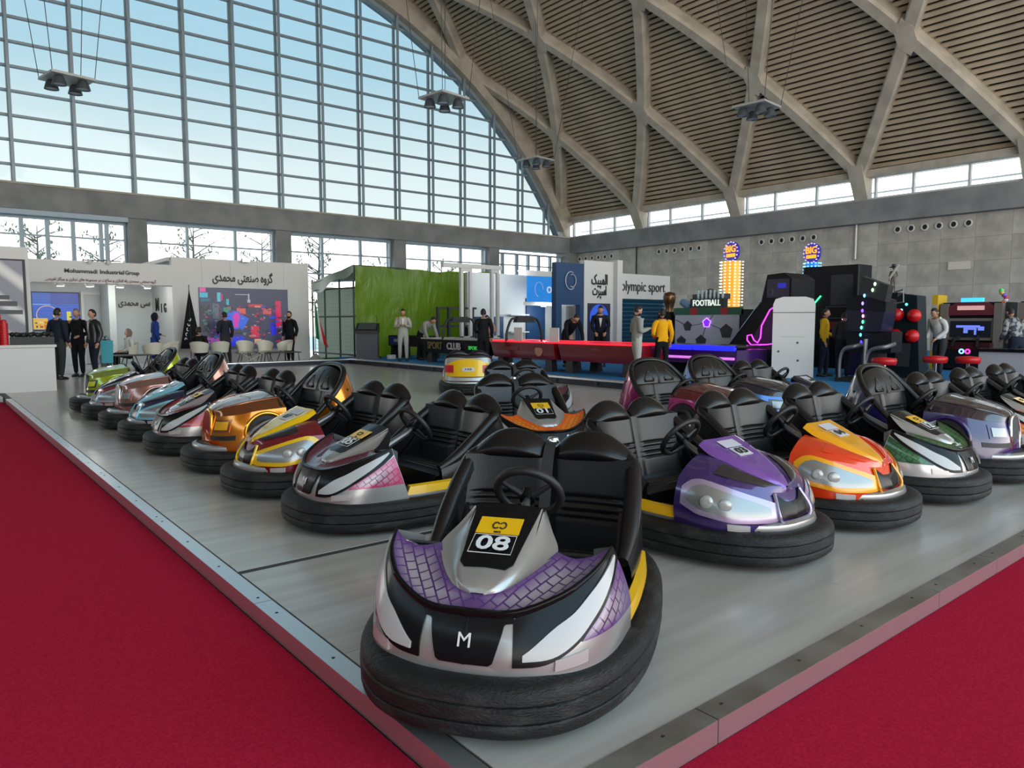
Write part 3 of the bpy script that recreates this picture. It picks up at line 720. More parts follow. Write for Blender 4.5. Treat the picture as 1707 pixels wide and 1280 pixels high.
# ---------------- model M : pointed wings, swept white lamps
def build_M():
    P = common_parts('M')
    Bc = [(0.874, 0, 0.165), (0.858, 0.17, 0.165), (0.808, 0.32, 0.168), (0.71, 0.42, 0.175), (0.56, 0.48, 0.19), (0.34, 0.51, 0.21)]
    Tc = [(0.81, 0, 0.405), (0.795, 0.16, 0.412), (0.715, 0.30, 0.455), (0.625, 0.375, 0.495), (0.535, 0.42, 0.53), (0.435, 0.445, 0.565)]
    S = nose_surface(Bc, Tc, 0.028)
    def side(u, v):
        i = abs(u - 0.5) * 2; p = Vector(S(i, v)); return (p.x, p.y if u >= 0.5 else -p.y, p.z)
    m = MB(); m.grid(side, 56, 8)
    # close the flank ends
    for sy in (1, -1): m.grid(lambda u, v: tuple(Vector((Vector(S(1, v)).x, sy * Vector(S(1, v)).y, Vector(S(1, v)).z)).lerp(Vector((0.34, sy * 0.36, 0.27 + 0.25 * v)), u)), 3, 6)
    P.append(('nose', pm(m, 'nose', 50), 'lower', None)); ni = len(P) - 1
    # top wing panels with printed pattern
    sb = [(0.725, 0.0, 0.440), (0.715, 0.065, 0.446), (0.675, 0.125, 0.466), (0.60, 0.172, 0.492), (0.525, 0.207, 0.514), (0.455, 0.238, 0.534)]
    def wing(i, t):
        a, b = cr(Tc, i), cr(sb, i); p = a.lerp(b, t); p.x += 0.05 * max(0, i - 0.75) * 4 * sin(pi * max(0, min(1, t))); return p + Vector((0, 0, -0.022 * sin(pi * max(0, min(1, t))) * min(1, i * 2)))
    w = patch(wing, 0.0, 1.0, lambda u: 0.0, lambda u: 1.0, 0.0, 24, 8, 0.014, edge='xy')
    for q in both(w): P.append(('wing_panel', pm(q, 'wing_panel', 40), 'pattern', None))
    # black edge line running along the shoulder to the wing tips
    pts = [Vector(cr(Tc, abs(k) / 24)) + Vector((0.004, 0, 0.0)) for k in range(-24, 25)]
    pts = [Vector((p.x, p.y if k >= 0 else -p.y, p.z)) for k, p in zip(range(-24, 25), pts)]
    P.append(('shoulder_edge', pm(MB().tube(pts, [0.006 + 0.012 * (1 - abs(k) / 24) for k in range(-24, 25)], 6), 'shoulder_edge', 60), 'blackg', None))
    # lamp surrounds and lenses
    lo = lambda u: cr([(0.42, 0, 0), (0.405, 0, 0), (0.50, 0, 0), (0.62, 0, 0), (0.72, 0, 0), (0.82, 0, 0), (0.93, 0, 0)], u).x
    hi = lambda u: cr([(0.50, 0, 0), (0.70, 0, 0), (0.78, 0, 0), (0.85, 0, 0), (0.895, 0, 0), (0.93, 0, 0), (0.955, 0, 0)], u).x
    s1 = patch(S, 0.195, 0.995, lambda u: lo(u) - 0.075 * (1 - u * .4), lambda u: lin([(0, 0.92), (0.06, 1.0), (1, 1.0)], u), 0.007, 30, 6, 0.014)
    for q in both(s1): P.append(('lamp_surround', pm(q, 'lamp_surround', 40), 'blackg', None)); 
    s2 = patch(S, 0.235, 0.95, lo, hi, 0.015, 30, 6, 0.014)
    for k, q in enumerate(both(s2)): P.append(('headlight_lens', pm(q, 'headlight_lens', 40), 'lampw', len(P) - 2))
    # flank panels with pattern
    f1 = patch(S, 0.52, 0.995, lambda u: 0.46 - 0.12 * u, lambda u: 0.47 + 0.39 * u ** 0.8, 0.005, 14, 6, 0.012, edge='xz')
    for q in both(f1): P.append(('flank_panel', pm(q, 'flank_panel', 40), 'flank', None))
    # grille
    g = patch(S, -0.001, 0.20, lambda u: lin([(0, 0.36), (0.5, 0.36), (0.58, 0.39), (0.75, 0.76), (0.8, 0.88), (1, 0.88)], u), lambda u: 1.02, 0.010, 24, 6, 0.014)
    gl = both(g); gm = MB(); gm.add(gl[0].v, gl[0].f); gm.add(gl[1].v, gl[1].f)
    P.append(('grille', pm(gm, 'grille', 40), 'blackg', None)); gi = len(P) - 1
    badge(P, 'M', 0.07, S, 0.0, 0.66, gi, 'white', off=0.016)
    # fog lamps
    fg = patch(S, 0.37, 0.55, lambda u: 0.24, lambda u: 0.37, 0.010, 6, 3, 0.014)
    for q in both(fg): P.append(('fog_lamp', pm(q, 'fog_lamp', 40), 'fog', None))
    # central spine (cowl)
    st = [[(0.722, 0.045, 0.440), (0.726, 0.025, 0.444), (0.727, 0.445)], [(0.70, 0.097, 0.454), (0.705, 0.07, 0.470), (0.706, 0.475)], [(0.635, 0.155, 0.482), (0.635, 0.105, 0.505), (0.635, 0.511)],
          [(0.54, 0.207, 0.51), (0.54, 0.115, 0.545), (0.54, 0.553)], [(0.452, 0.24, 0.535), (0.455, 0.124, 0.584), (0.455, 0.592)], [(0.36, 0.195, 0.59), (0.365, 0.132, 0.622), (0.365, 0.630)], [(0.285, 0.152, 0.648), (0.29, 0.138, 0.655), (0.29, 0.663)]]
    def cowl(u, v):
        a = cr([s[0] for s in st], u); b = cr([s[1] for s in st], u); c = cr([(s[2][0], 0, s[2][1]) for s in st], u)
        w = (v - 0.5) * 2; s = 1 if w >= 0 else -1; w = abs(w)
        if w > 0.6: p = b.lerp(a, (w - 0.6) / 0.4); p.z -= 0.012 * sin(pi * (w - 0.6) / 0.4)
        else: p = c.lerp(b, w / 0.6)
        return (p.x, s * p.y, p.z)
    m = MB(); m.grid(cowl, 28, 20); P.append(('cowl', pm(m, 'cowl', 60), 'cowl', None)); ci = len(P) - 1
    def ctop(i, t): return cowl(i, t)
    pn = patch(ctop, 0.33, 1.0, lambda u: lin([(0, 0.27), (0.06, 0.215), (1, 0.2)], u), lambda u: lin([(0, 0.73), (0.06, 0.785), (1, 0.8)], u), 0.005, 14, 8, 0.012)
    P.append(('number_panel', pm(pn, 'number_panel', 40), 'blackg', ci))
    sl = lambda x: cr([(0.64, 0, 0.510), (0.54, 0, 0.553), (0.455, 0, 0.592), (0.365, 0, 0.630), (0.29, 0, 0.663)], (0.64 - x) / 0.35)
    def cz(x): return 0.5125 + (0.64 - x) * 0.437
    dcl = lambda x0, x1, w: [(x0, -w, cz(x0)), (x0, w, cz(x0)), (x1, w, cz(x1)), (x1, -w, cz(x1))]
    d1 = decal(P, dcl(0.475, 0.385, 0.088), ci, 'sticker', 'yellow', 0.010)
    up = Vector((-1, 0, 0.437)).normalized(); rt = Vector((0, 1, 0))
    # round monogram on the sticker: two facing hooks
    for sy in (1, -1):
        c = Vector((0.432, sy * 0.014, cz(0.432))); n = rt.cross(up)
        pts = [c + rt * sy * 0.013 * cos(a) + up * 0.018 * sin(a) + n * 0.011 for a in [radians(d) for d in range(-140, 150, 24)]]
        P.append(('monogram', pm(MB().tube(pts, 0.0035, 5), 'monogram', 60), 'blackm', d1))
    text_on(P, 'MIG', 0.016, (0.468, 0, cz(0.468)), rt, up, d1, 'sticker_text', 'blackm', 0.011)
    P.append(('NUM', None, 'white', ci, ((0.530, 0, cz(0.530)), rt, up, 0.11)))
    fr = [Vector((x, y, cz(x))) + rt.cross(up) * 0.010 for x, y in ((0.58, -0.085), (0.58, 0.085), (0.483, 0.085), (0.483, -0.085))]
    P.append(('number_frame', pm(MB().tube(fr, 0.0018, 4, closed=True), 'number_frame'), 'white', ci))
    spine_lower(P, 0.15, 0.655, 0.29, 0.40, 0.40, 0.515)
    return P
# ---------------- model X : twin round lamps in teardrop housings
def build_X():
    P = common_parts('X')
    Bc = [(0.8061, 0, 0.175), (0.7918, 0.18, 0.175), (0.7417, 0.33, 0.18), (0.6522, 0.43, 0.185), (0.518, 0.485, 0.195), (0.33, 0.505, 0.21)]
    Tc = [(0.7596, 0, 0.4), (0.7372, 0.16, 0.42), (0.6746, 0.3, 0.45), (0.5806, 0.4, 0.475), (0.4732, 0.455, 0.495), (0.339, 0.485, 0.5)]
    S = nose_surface(Bc, Tc, 0.04)
    def side(u, v):
        i = abs(u - 0.5) * 2; p = Vector(S(i, v)); return (p.x, p.y if u >= 0.5 else -p.y, p.z)
    m = MB(); m.grid(side, 56, 8)
    for sy in (1, -1): m.grid(lambda u, v: tuple(Vector((Vector(S(1, v)).x, sy * Vector(S(1, v)).y, Vector(S(1, v)).z)).lerp(Vector((0.34, sy * 0.3, 0.27 + 0.22 * v)), u)), 3, 6)
    P.append(('nose', pm(m, 'nose', 50), 'lower', None))
    # inner top deck between shoulder and hood ridge
    sb = [(0.7507, 0.0, 0.432), (0.7148, 0.07, 0.455), (0.6433, 0.12, 0.49), (0.5359, 0.17, 0.535), (0.4284, 0.2, 0.575), (0.3031, 0.225, 0.6)]
    def deckf(i, t):
        a, b = cr(Tc, i), cr(sb, i); p = a.lerp(b, t); p.z += 0.02 * sin(pi * max(0, min(1, t))) ; return p
    w = patch(deckf, 0.0, 1.0, lambda u: 0.0, lambda u: 1.0, 0.0, 22, 6, 0.014)
    for q in both(w): P.append(('fender_top', pm(q, 'fender_top', 40), 'lower', None))
    ins = patch(deckf, 0.16, 0.72, lambda u: lin([(0, 0.5), (0.15, 0.25), (1, 0.25)], u), lambda u: lin([(0, 0.55), (0.15, 0.75), (1, 0.8)], u), 0.006, 12, 4, 0.01)
    for q in both(ins): P.append(('fender_inset', pm(q, 'fender_inset', 40), 'inset', None))
    # hood
    st = [[(0.7641, 0.02, 0.425), (0.7614, 0.012, 0.438), (0.7596, 0.442)], [(0.7148, 0.075, 0.452), (0.7193, 0.05, 0.472), (0.7193, 0.478)], [(0.6433, 0.125, 0.488), (0.6477, 0.085, 0.512), (0.6477, 0.514)], [(0.5359, 0.175, 0.533), (0.5448, 0.125, 0.565), (0.5448, 0.562)], [(0.4284, 0.205, 0.573), (0.4374, 0.155, 0.61), (0.4374, 0.604)], [(0.3569, 0.22, 0.6), (0.3569, 0.175, 0.64), (0.3569, 0.635)], [(0.2763, 0.215, 0.645), (0.2808, 0.17, 0.675), (0.2808, 0.672)]]
    def hood(u, v):
        a = cr([s[0] for s in st], u); b = cr([s[1] for s in st], u); c = cr([(s[2][0], 0, s[2][1]) for s in st], u)
        w = (v - 0.5) * 2; s = 1 if w >= 0 else -1; w = abs(w)
        p = b.lerp(a, (w - 0.7) / 0.3) if w > 0.7 else c.lerp(b, w / 0.7)
        return (p.x, s * p.y, p.z)
    m = MB(); m.grid(hood, 28, 20); P.append(('hood', pm(m, 'hood', 40), 'hood', None)); hi_ = len(P) - 1
    # headlight: border, reflector bowl, two bulbs
    lo = lambda u: lin([(0, 0.50), (0.1, 0.45), (0.5, 0.41), (0.85, 0.46), (1, 0.60)], u)
    hi = lambda u: lin([(0, 0.66), (0.15, 0.74), (0.5, 0.86), (0.8, 0.92), (0.93, 0.85), (1, 0.72)], u)
    s1 = patch(S, 0.17, 0.95, lambda u: lo(u) - 0.11, lambda u: hi(u) + 0.1, 0.008, 22, 6, 0.014)
    for q in both(s1): P.append(('lamp_border', pm(q, 'lamp_border', 40), 'border', None))
    s2 = patch(S, 0.245, 0.905, lo, hi, 0.013, 22, 6, 0.012)
    for k, q in enumerate(both(s2)): P.append(('headlight_lens', pm(q, 'headlight_lens', 40), 'lampc', len(P) - 2))
    for sy in (1, -1):
        for i in (0.60, 0.75):
            p = Vector(S(i, 0.62)); n = Vector((p.x - 0.25, p.y * 1.2, 0.05)).normalized(); p.y *= sy; n.y *= sy
            m = MB().tube([p - n * 0.01, p + n * 0.014, p + n * 0.019, p + n * 0.021], [0.040, 0.040, 0.034, 0.015], 16)
            P.append(('bulb', pm(m, 'bulb', 50), 'lampb', len(P) - (2 if sy > 0 and i == 0.60 else 0) if False else None))
    # grille and chevron
    g = patch(S, -0.001, 0.16, lambda u: 0.38 + 0.05 * u, lambda u: lin([(0, 0.80), (0.45, 0.78), (1, 0.98)], u), 0.010, 8, 6, 0.014)
    gl = both(g); gm = MB(); gm.add(gl[0].v, gl[0].f); gm.add(gl[1].v, gl[1].f)
    P.append(('grille', pm(gm, 'grille', 40), 'blackg', None))
    for sy in (1, -1):
        pts = [Vector(S(i, t)) + Vector((0.014, 0, 0)) for i, t in ((0.165, 0.98), (0.185, 0.55), (0.15, 0.33), (0.0, 0.28))]
        pts = [Vector((p.x, sy * p.y, p.z)) for p in pts]
        P.append(('grille_frame', pm(MB().tube([cr(pts, k / 12) for k in range(13)], 0.011, 6), 'grille_frame', 60), 'border', None))
    fg = patch(S, 0.42, 0.60, lambda u: 0.14, lambda u: 0.27, 0.010, 6, 3, 0.014)
    for q in both(fg): P.append(('fog_lamp', pm(q, 'fog_lamp', 40), 'fog', None))
    fv = patch(S, 0.24, 0.36, lambda u: 0.06, lambda u: lin([(0, 0.32), (1, 0.16)], u), 0.010, 6, 3, 0.014)
    for q in both(fv): P.append(('chin_vent', pm(q, 'chin_vent', 40), 'blackm', None))
    cz = lambda x: 0.562 + (0.545 - x) * 0.41
    dcl = lambda x0, x1, w: [(x0, -w, cz(x0)), (x0, w, cz(x0)), (x1, w, cz(x1)), (x1, -w, cz(x1))]
    decal(P, dcl(0.39, 0.315, 0.085), hi_, 'sticker', 'sticker', 0.006)
    decal(P, dcl(0.485, 0.40, 0.07), hi_, 'number_plate', 'plate', 0.006)
    up = Vector((-1, 0, 0.41)).normalized(); rt = Vector((0, 1, 0))
    P.append(('NUM', None, 'num', hi_, ((0.443, 0, cz(0.443)), rt, up, 0.085)))
    # rear trunk panel with tail lamps and plate
    def rear(i, t):
        a = (i - 0.5) * 2; y = 0.43 * a; z = 0.27 + 0.44 * t; x = -0.79 + 0.19 * t - 0.02 * (1 - a * a) + 0.13 * abs(a) ** 3; return Vector((x - 0.028, y, z))
    P.append(('trunk_panel', pm(patch(rear, 0, 1, lambda u: 0.2, lambda u: lin([(0, 0.72), (0.25, 0.92), (0.5, 0.97), (0.75, 0.92), (1, 0.72)], u), 0.0, 16, 6, 0.02), 'trunk_panel', 40), 'trunk', None)); ti = len(P) - 1
    for a, b in ((-0.02, 0.17), (0.83, 1.02)): P.append(('tail_lamp', pm(patch(rear, a, b, lambda u: 0.36, lambda u: 0.68, 0.012, 5, 4, 0.014), 'tail_lamp', 40), 'tail', ti))
    P.append(('rear_plate', pm(patch(rear, 0.36, 0.64, lambda u: 0.42, lambda u: 0.58, 0.010, 5, 3, 0.012), 'rear_plate', 40), 'plate', ti))
    text_on(P, 'R SCR', 0.05, rear(0.5, 0.5), (0, -1, 0), (0.4, 0, 0.92), ti, 'plate_text', 'blackm', 0.016)
    text_on(P, 'BUMPER', 0.035, rear(0.5, 0.68), (0, -1, 0), (0.4, 0, 0.92), ti, 'plate_text', 'blackm', 0.004) if False else None
    spine_lower(P, 0.205, 0.66, 0.275, 0.34, 0.44, 0.50)
    return P
# ---------------- model R : retro round hood, upright grille, wheel arches, domed seat
def build_R():
    P = common_parts('R')
    Bc = [(0.7704, 0, 0.19), (0.764, 0.15, 0.19), (0.729, 0.3, 0.195), (0.6508, 0.42, 0.2), (0.5036, 0.485, 0.205), (0.1632, 0.51, 0.21)]
    Tc = [(0.729, 0, 0.525), (0.7106, 0.15, 0.527), (0.66, 0.28, 0.535), (0.568, 0.39, 0.555), (0.4208, 0.46, 0.585), (0.1632, 0.48, 0.6)]
    S = nose_surface(Bc, Tc, 0.018)
    def side(u, v):
        i = abs(u - 0.5) * 2; p = Vector(S(i, v)); return (p.x, p.y if u >= 0.5 else -p.y, p.z)
    m = MB(); m.grid(side, 56, 8)
    for sy in (1, -1): m.grid(lambda u, v: tuple(Vector((Vector(S(1, v)).x, sy * Vector(S(1, v)).y, Vector(S(1, v)).z)).lerp(Vector((0.2, sy * 0.3, 0.27 + 0.27 * v)), u)), 3, 6)
    P.append(('nose', pm(m, 'nose', 50), 'lower', None))
    # domed hood with fender crown
    def hood(u, v):
        w = (v - 0.5) * 2; s = 1 if w >= 0 else -1; w = abs(w)
        i = u
        e = Vector(cr(Tc, i))
        # centre line profile
        c = cr([(0.729, 0, 0.535), (0.71, 0, 0.58), (0.642, 0, 0.625), (0.494, 0, 0.67), (0.366, 0, 0.70), (0.20, 0, 0.73)], u)
        p = c.lerp(e, w); p.z = e.z + (c.z - e.z) * (1 - w ** 2.4) + 0.018 * math.exp(-((w - 0.72) / 0.16) ** 2) * min(1, u * 3)
        return (p.x, s * p.y, p.z)
    m = MB(); m.grid(hood, 28, 30); P.append(('hood', pm(m, 'hood', 50), 'hood', None)); hi_ = len(P) - 1
    # spear lines along the fender
    for sy in (1, -1):
        pts = [Vector(hood(k / 16 * 0.8 + 0.18, 0.5 + 0.36 * 1)) for k in range(17)]; pts = [Vector((p.x, sy * p.y, p.z + 0.001)) for p in pts]
        P.append(('fender_spear', pm(MB().tube(pts, [0.002 + 0.009 * sin(pi * k / 16) for k in range(17)], 6), 'fender_spear', 60), 'hood', hi_))
    # upright horseshoe grille
    gp = [(0.7566, -0.105, 0.275), (0.752, -0.115, 0.42), (0.7382, -0.09, 0.53), (0.7336, -0.04, 0.57), (0.7336, 0.04, 0.57), (0.7382, 0.09, 0.53), (0.752, 0.115, 0.42), (0.7566, 0.105, 0.275)]
    P.append(('grille_surround', pm(MB().tube([cr(gp, k / 24) for k in range(25)], 0.016, 8), 'grille_surround', 60), 'trimc', None)); gi = len(P) - 1
    P.append(('grille', pm(MB().add([(x + 0.012, y, z) for x, y, z in gp] + [(x - 0.04, y, z) for x, y, z in gp], [tuple(range(8)), tuple(range(15, 7, -1))] + [(k, 8 + k, 8 + (k + 1) % 8, (k + 1) % 8) for k in range(8)]), 'grille'), 'grille', None))
    # lamps, chin slot
    l1 = patch(S, 0.24, 0.46, lambda u: 0.62, lambda u: 0.84, 0.012, 8, 4, 0.016)
    for q in both(l1): P.append(('headlight_lens', pm(q, 'headlight_lens', 40), 'lampR', None))
    l1 = patch(S, 0.22, 0.50, lambda u: 0.56, lambda u: 0.9, 0.006, 8, 4, 0.012)
    for q in both(l1): P.append(('lamp_recess', pm(q, 'lamp_recess', 40), 'recess', None))
    c1 = patch(S, 0.16, 0.60, lambda u: 0.34, lambda u: 0.46, 0.006, 10, 3, 0.012)
    for q in both(c1): P.append(('chin_slot', pm(q, 'chin_slot', 40), 'blackm', None))
    # wheel arch and wheel
    for sy in (1, -1):
        cx, cz, rr = 0.36, 0.37, 0.19
        def yat(x, z):
            # flank position at x
            best = min(range(60, 101), key=lambda k: abs(Vector(S(k / 100, 0.5)).x - x)); return Vector(S(best / 100, max(0, min(1, (z - 0.2) / 0.38)))).y
        arc = [(cx + rr * cos(a), cz + rr * sin(a)) for a in [radians(d) for d in range(-20, 201, 11)]]
        pts = [Vector((x, sy * (yat(x, z) + 0.006), z)) for x, z in arc]
        P.append(('wheel_arch', pm(MB().tube(pts, 0.021, 8), 'wheel_arch', 60), 'arch', None))
        vs = [(cx, sy * (yat(cx, cz) + 0.008), cz)] + [(x, sy * (yat(x, z) + 0.008), z) for x, z in [(cx + (rr - .008) * cos(a), max(0.285, cz + (rr - .008) * sin(a))) for a in [2 * pi * k / 30 for k in range(30)]]]
        m = MB().add(vs, [(0, 1 + k, 1 + (k + 1) % 30) for k in range(30)]); P.append(('wheel_well', pm(m, 'wheel_well', 80), 'blackm', None))
        ring_ = [Vector((cx + 0.105 * cos(a), sy * (yat(cx, cz) + 0.012), cz + 0.0 + 0.105 * sin(a))) for a in [2 * pi * k / 20 for k in range(20)]]
        P.append(('wheel', pm(MB().tube(ring_, 0.03, 8, closed=True), 'wheel', 80), 'rubber', None))
    spine_lower(P, 0.26, 0.70, 0.19, 0.17, 0.46, 0.57)
    # cowl lip
    pts = [Vector((0.2, y, 0.727 - 0.125 * (abs(y) / 0.48) ** 2.4)) for y in [-.46 + .92 * k / 16 for k in range(17)]]
    P.append(('cowl_lip', pm(MB().tube(pts, 0.014, 6), 'cowl_lip', 60), 'blackm', None))
    return P
MODELS = {'M': build_M(), 'X': build_X(), 'R': build_R()}
NUMS = {}
def number_mesh(num, spec):
    c, rt, up, size = spec; key = (num, size, c)
    if key not in NUMS:
        me = text_mesh(num, size, 0.001, bold=True); r = Vector(rt).normalized(); u = Vector(up).normalized(); n = r.cross(u)
        M = Matrix(((r.x * 1.25, u.x, n.x, 0), (r.y * 1.25, u.y, n.y, 0), (r.z * 1.25, u.z, n.z, 0), (0, 0, 0, 1))); M.translation = Vector(c) + n * 0.011
        me.transform(M); NUMS[key] = me
    return NUMS[key]
BASE = dict(rubber=rubber, vinyl=vinyl, blackm=blackm, blackg=blackg, chrome=chrome, lampw=lampw, lampc=lampc, lampb=lampb, fog=fog, yellow=yellow, white=white_ink, strap=strap_m,
            sill=silver, stripe=yellow, shell=vinyl, column=mat('column_steel', srgb(120, 120, 122), 0.35, 0.8), lower=silver, cowl=silver, sticker=mat('sticker_pale', srgb(200, 196, 205), 0.4), plate=mat('plate_white', srgb(205, 205, 205), 0.4), num=blackm,
            tail=mat('tail_red', srgb(190, 20, 30), 0.25, coat=0.6), inset=mat('inset_carbon', (0.02, 0.018, 0.02), 0.3, coat=0.5))
def bumper_car(model, label, x, y, heading, pal, num=None, belt=False):
    t = thing('bumper_car', label, 'bumper car', (x, y, 0.0), radians(heading), 'bumper cars parked on the ride deck')
    made = []
    for k, spec in enumerate(MODELS[model]):
        name, me, key, par = spec[:4]
        mt = pal.get(key) or BASE.get(key)
        if name in ('seat_belt', 'belt_anchor') and not belt: made.append(None); continue
        if name == 'NUM':
            if num is None: made.append(None); continue
            me = number_mesh(num, spec[4]); name = 'number'
        p = made[par] if par is not None else t
        made.append(obj(name, me, mt, p))
    return t
sil = silver
def palM(pattern, flank, lower=None, cowl=None, **k):
    return dict(pattern=pattern, flank=flank, lower=lower or silver, cowl=cowl or silver, **k)
pur_pat = scale_paint('purple', (176, 166, 172), (70, 40, 92), (88, 48, 122)); pink_pat = scale_paint('pink', (196, 180, 186), (120, 20, 80), (186, 24, 96))
dred_pat = scale_paint('dark_red', (120, 70, 84), (60, 14, 30), (96, 20, 44)); green_pat = scale_paint('green', (46, 128, 62), (6, 18, 10), (14, 62, 28))
orange_pat = scale_paint('orange', (250, 150, 20), (200, 60, 10), (230, 84, 10)); white_p = paint('white', (205, 205, 205), 0.3)
carbon = mat('carbon_black', (0.014, 0.014, 0.015), 0.25, coat=0.7)
red_p = paint('red', (150, 24, 30)); 
bumper_car('M', 'purple and silver bumper car numbered 08, nearest the camera at the deck corner', 2.12, 2.48, 215, palM(pur_pat, pur_pat), '08', True)
bumper_car('M', 'pink and silver bumper car with a mesh flank, first of the left row', 2.90, 4.74, 180, palM(dred_pat, pink_pat), '05')
bumper_car('X', 'yellow bumper car with dark red nose, second of the left row', 2.89, 6.04, 181, dict(lower=paint('wine', (130, 18, 36)), hood=paint('yellow', (238, 190, 12), 0.15), border=paint('yellow', (238, 190, 12), 0.15), trunk=red_p, shell=vinyl), '07')
bumper_car('R', 'golden orange chrome bumper car with round arches, third of the left row', 2.90, 7.25, 180, dict(lower=paint('gold', (222, 130, 14), 0.85, 0.16), hood=paint('bronze', (168, 104, 62), 0.85, 0.16), shell=paint('gold', (222, 130, 14), 0.85, 0.16), arch=paint('gold_trim', (244, 172, 30), 0.85, 0.14), trimc=paint('gold_trim', (244, 172, 30), 0.85, 0.14), grille=paint('bronze', (168, 104, 62), 0.85, 0.16), lampR=mat('amber', srgb(250, 180, 20), 0.2, 0.3, coat=0.7), recess=paint('bronze', (168, 104, 62), 0.85, 0.16)))
bumper_car('M', 'silver and dark red bumper car with black stripes, fourth of the left row', 2.84, 8.47, 180, palM(scale_paint('wine2', (140, 30, 44), (110, 16, 30), (150, 24, 38)), red_p, cowl=paint('rosesilver', (176, 158, 160))), '02')
bumper_car('X', 'light blue bumper car with dark blue chin, fifth of the left row', 2.83, 9.675, 180, dict(lower=paint('navy', (28, 34, 78)), hood=paint('skyblue', (130, 196, 216), 0.25), border=paint('skyblue', (130, 196, 216), 0.25), trunk=paint('skyblue', (130, 196, 216), 0.25)), '06')
bumper_car('R', 'copper rose chrome bumper car with round arches, sixth of the left row', 2.83, 10.88, 180, dict(lower=paint('rose', (170, 120, 108), 0.8, 0.18), hood=paint('rose2', (190, 150, 142), 0.8, 0.18), shell=paint('rose', (170, 120, 108), 0.8, 0.18), arch=paint('rose2', (190, 150, 142), 0.8, 0.18), trimc=chrome, grille=carbon, lampR=lampc, recess=paint('rose', (170, 120, 108), 0.8, 0.18)))
bumper_car('X', 'black and navy bumper car with red chin, seventh of the left row', 2.82, 12.085, 180, dict(lower=paint('red2', (160, 44, 50)), hood=paint('navyblack', (22, 28, 50), 0.3), border=paint('lightsteel', (170, 190, 205)), trunk=paint('navyblack', (22, 28, 50), 0.3)), '09')
bumper_car('R', 'lime green chrome bumper car at the far end of the left row', 2.84, 13.29, 180, dict(lower=paint('lime', (160, 176, 20), 0.4, 0.18), hood=paint('lime2', (168, 184, 90), 0.6, 0.18), shell=paint('lime', (160, 176, 20), 0.4, 0.18), arch=paint('lime', (160, 176, 20), 0.4, 0.18), trimc=carbon, grille=carbon, lampR=mat('lime_lamp', srgb(210, 220, 30), 0.2, coat=0.7), recess=carbon))
bumper_car('X', 'purple bumper car numbered 03 with silver nose chevron, first of the right row', 4.00, 3.05, 270, dict(lower=paint('deeppurple', (62, 38, 106)), hood=paint('purple', (128, 82, 172), 0.3), border=paint('lilac', (176, 160, 190), 0.5), trunk=paint('deeppurple', (62, 38, 106)), sill=silver), '03')
bumper_car('X', 'yellow and orange-red bumper car, second of the right row', 5.22, 3.03, 270, dict(lower=paint('orangered', (232, 62, 12), 0.1), hood=paint('amber', (246, 168, 8), 0.1), border=paint('amber', (246, 168, 8), 0.1), trunk=paint('orangered', (232, 62, 12), 0.1), inset=paint('orangered', (232, 62, 12), 0.1)), '04')
bumper_car('M', 'green mesh and white bumper car, third of the right row', 6.43, 2.98, 270, palM(green_pat, green_pat, lower=white_p), '12')
bumper_car('R', 'dark purple chrome bumper car with round arches, fourth of the right row', 7.64, 2.93, 270, dict(lower=paint('violet', (40, 16, 92), 0.0, 0.2), hood=paint('plum', (30, 20, 38), 0.0, 0.2), shell=paint('indigo', (28, 26, 78), 0.0, 0.25), arch=paint('violet', (40, 16, 92), 0.0, 0.2), trimc=chrome, grille=carbon, lampR=lampc, recess=paint('violet', (40, 16, 92), 0.0, 0.2)))
bumper_car('M', 'white and orange mesh bumper car at the right frame edge', 8.85, 2.92, 270, palM(orange_pat, orange_pat, lower=white_p), '14')
bumper_car('X', 'blue bumper car whose black seat shows fifth along the right row', 10.06, 2.92, 270, dict(lower=paint('navy', (28, 34, 78)), hood=paint('skyblue', (130, 196, 216), 0.25), border=silver, trunk=paint('navy', (28, 34, 78))), '15')
bumper_car('M', 'bumper car whose black seat shows last along the right row', 11.27, 2.92, 270, palM(pur_pat, pur_pat), '16')
bumper_car('M', 'orange mesh and silver bumper car numbered 01 behind the nearest car', 4.84, 5.66, 246, palM(orange_pat, orange_pat), '01', True)
bumper_car('M', 'silver bumper car seen only by its black headrests behind car 01', 6.62, 7.80, 250, palM(dred_pat, dred_pat), '17', True)
bumper_car('X', 'yellow bumper car seen from behind with red tail lamps and a plate', 8.75, 12.1, 54, dict(lower=silver, hood=paint('yellow', (238, 190, 12), 0.15), border=silver, trunk=paint('yellow', (238, 190, 12), 0.15), sill=silver, shell=silver), '18')
bumper_car('R', 'magenta bumper car with dark red hood in the second row at right', 6.82, 5.2, 270, dict(lower=paint('magenta', (150, 24, 96), 0.5, 0.2), hood=paint('darkred', (104, 22, 36), 0.4, 0.2), shell=paint('magenta', (150, 24, 96), 0.5, 0.2), arch=paint('magenta', (150, 24, 96), 0.5, 0.2), trimc=chrome, grille=carbon, lampR=lampc, recess=carbon))
bumper_car('R', 'blue shelled bumper car with domed black seat in the second row at right', 8.12, 5.35, 270, dict(lower=paint('midblue', (40, 110, 190), 0.3), hood=paint('inkblue', (18, 24, 44), 0.3), shell=paint('midblue', (40, 110, 190), 0.3), arch=paint('midblue', (40, 110, 190), 0.3), trimc=chrome, grille=carbon, lampR=lampc, recess=carbon))
bumper_car('X', 'blue bumper car with two black headrests deep in the second row', 9.55, 5.6, 270, dict(lower=paint('midblue', (40, 110, 190), 0.3), hood=paint('inkblue', (18, 24, 44), 0.3), border=silver, trunk=paint('midblue', (40, 110, 190), 0.3)), '19')
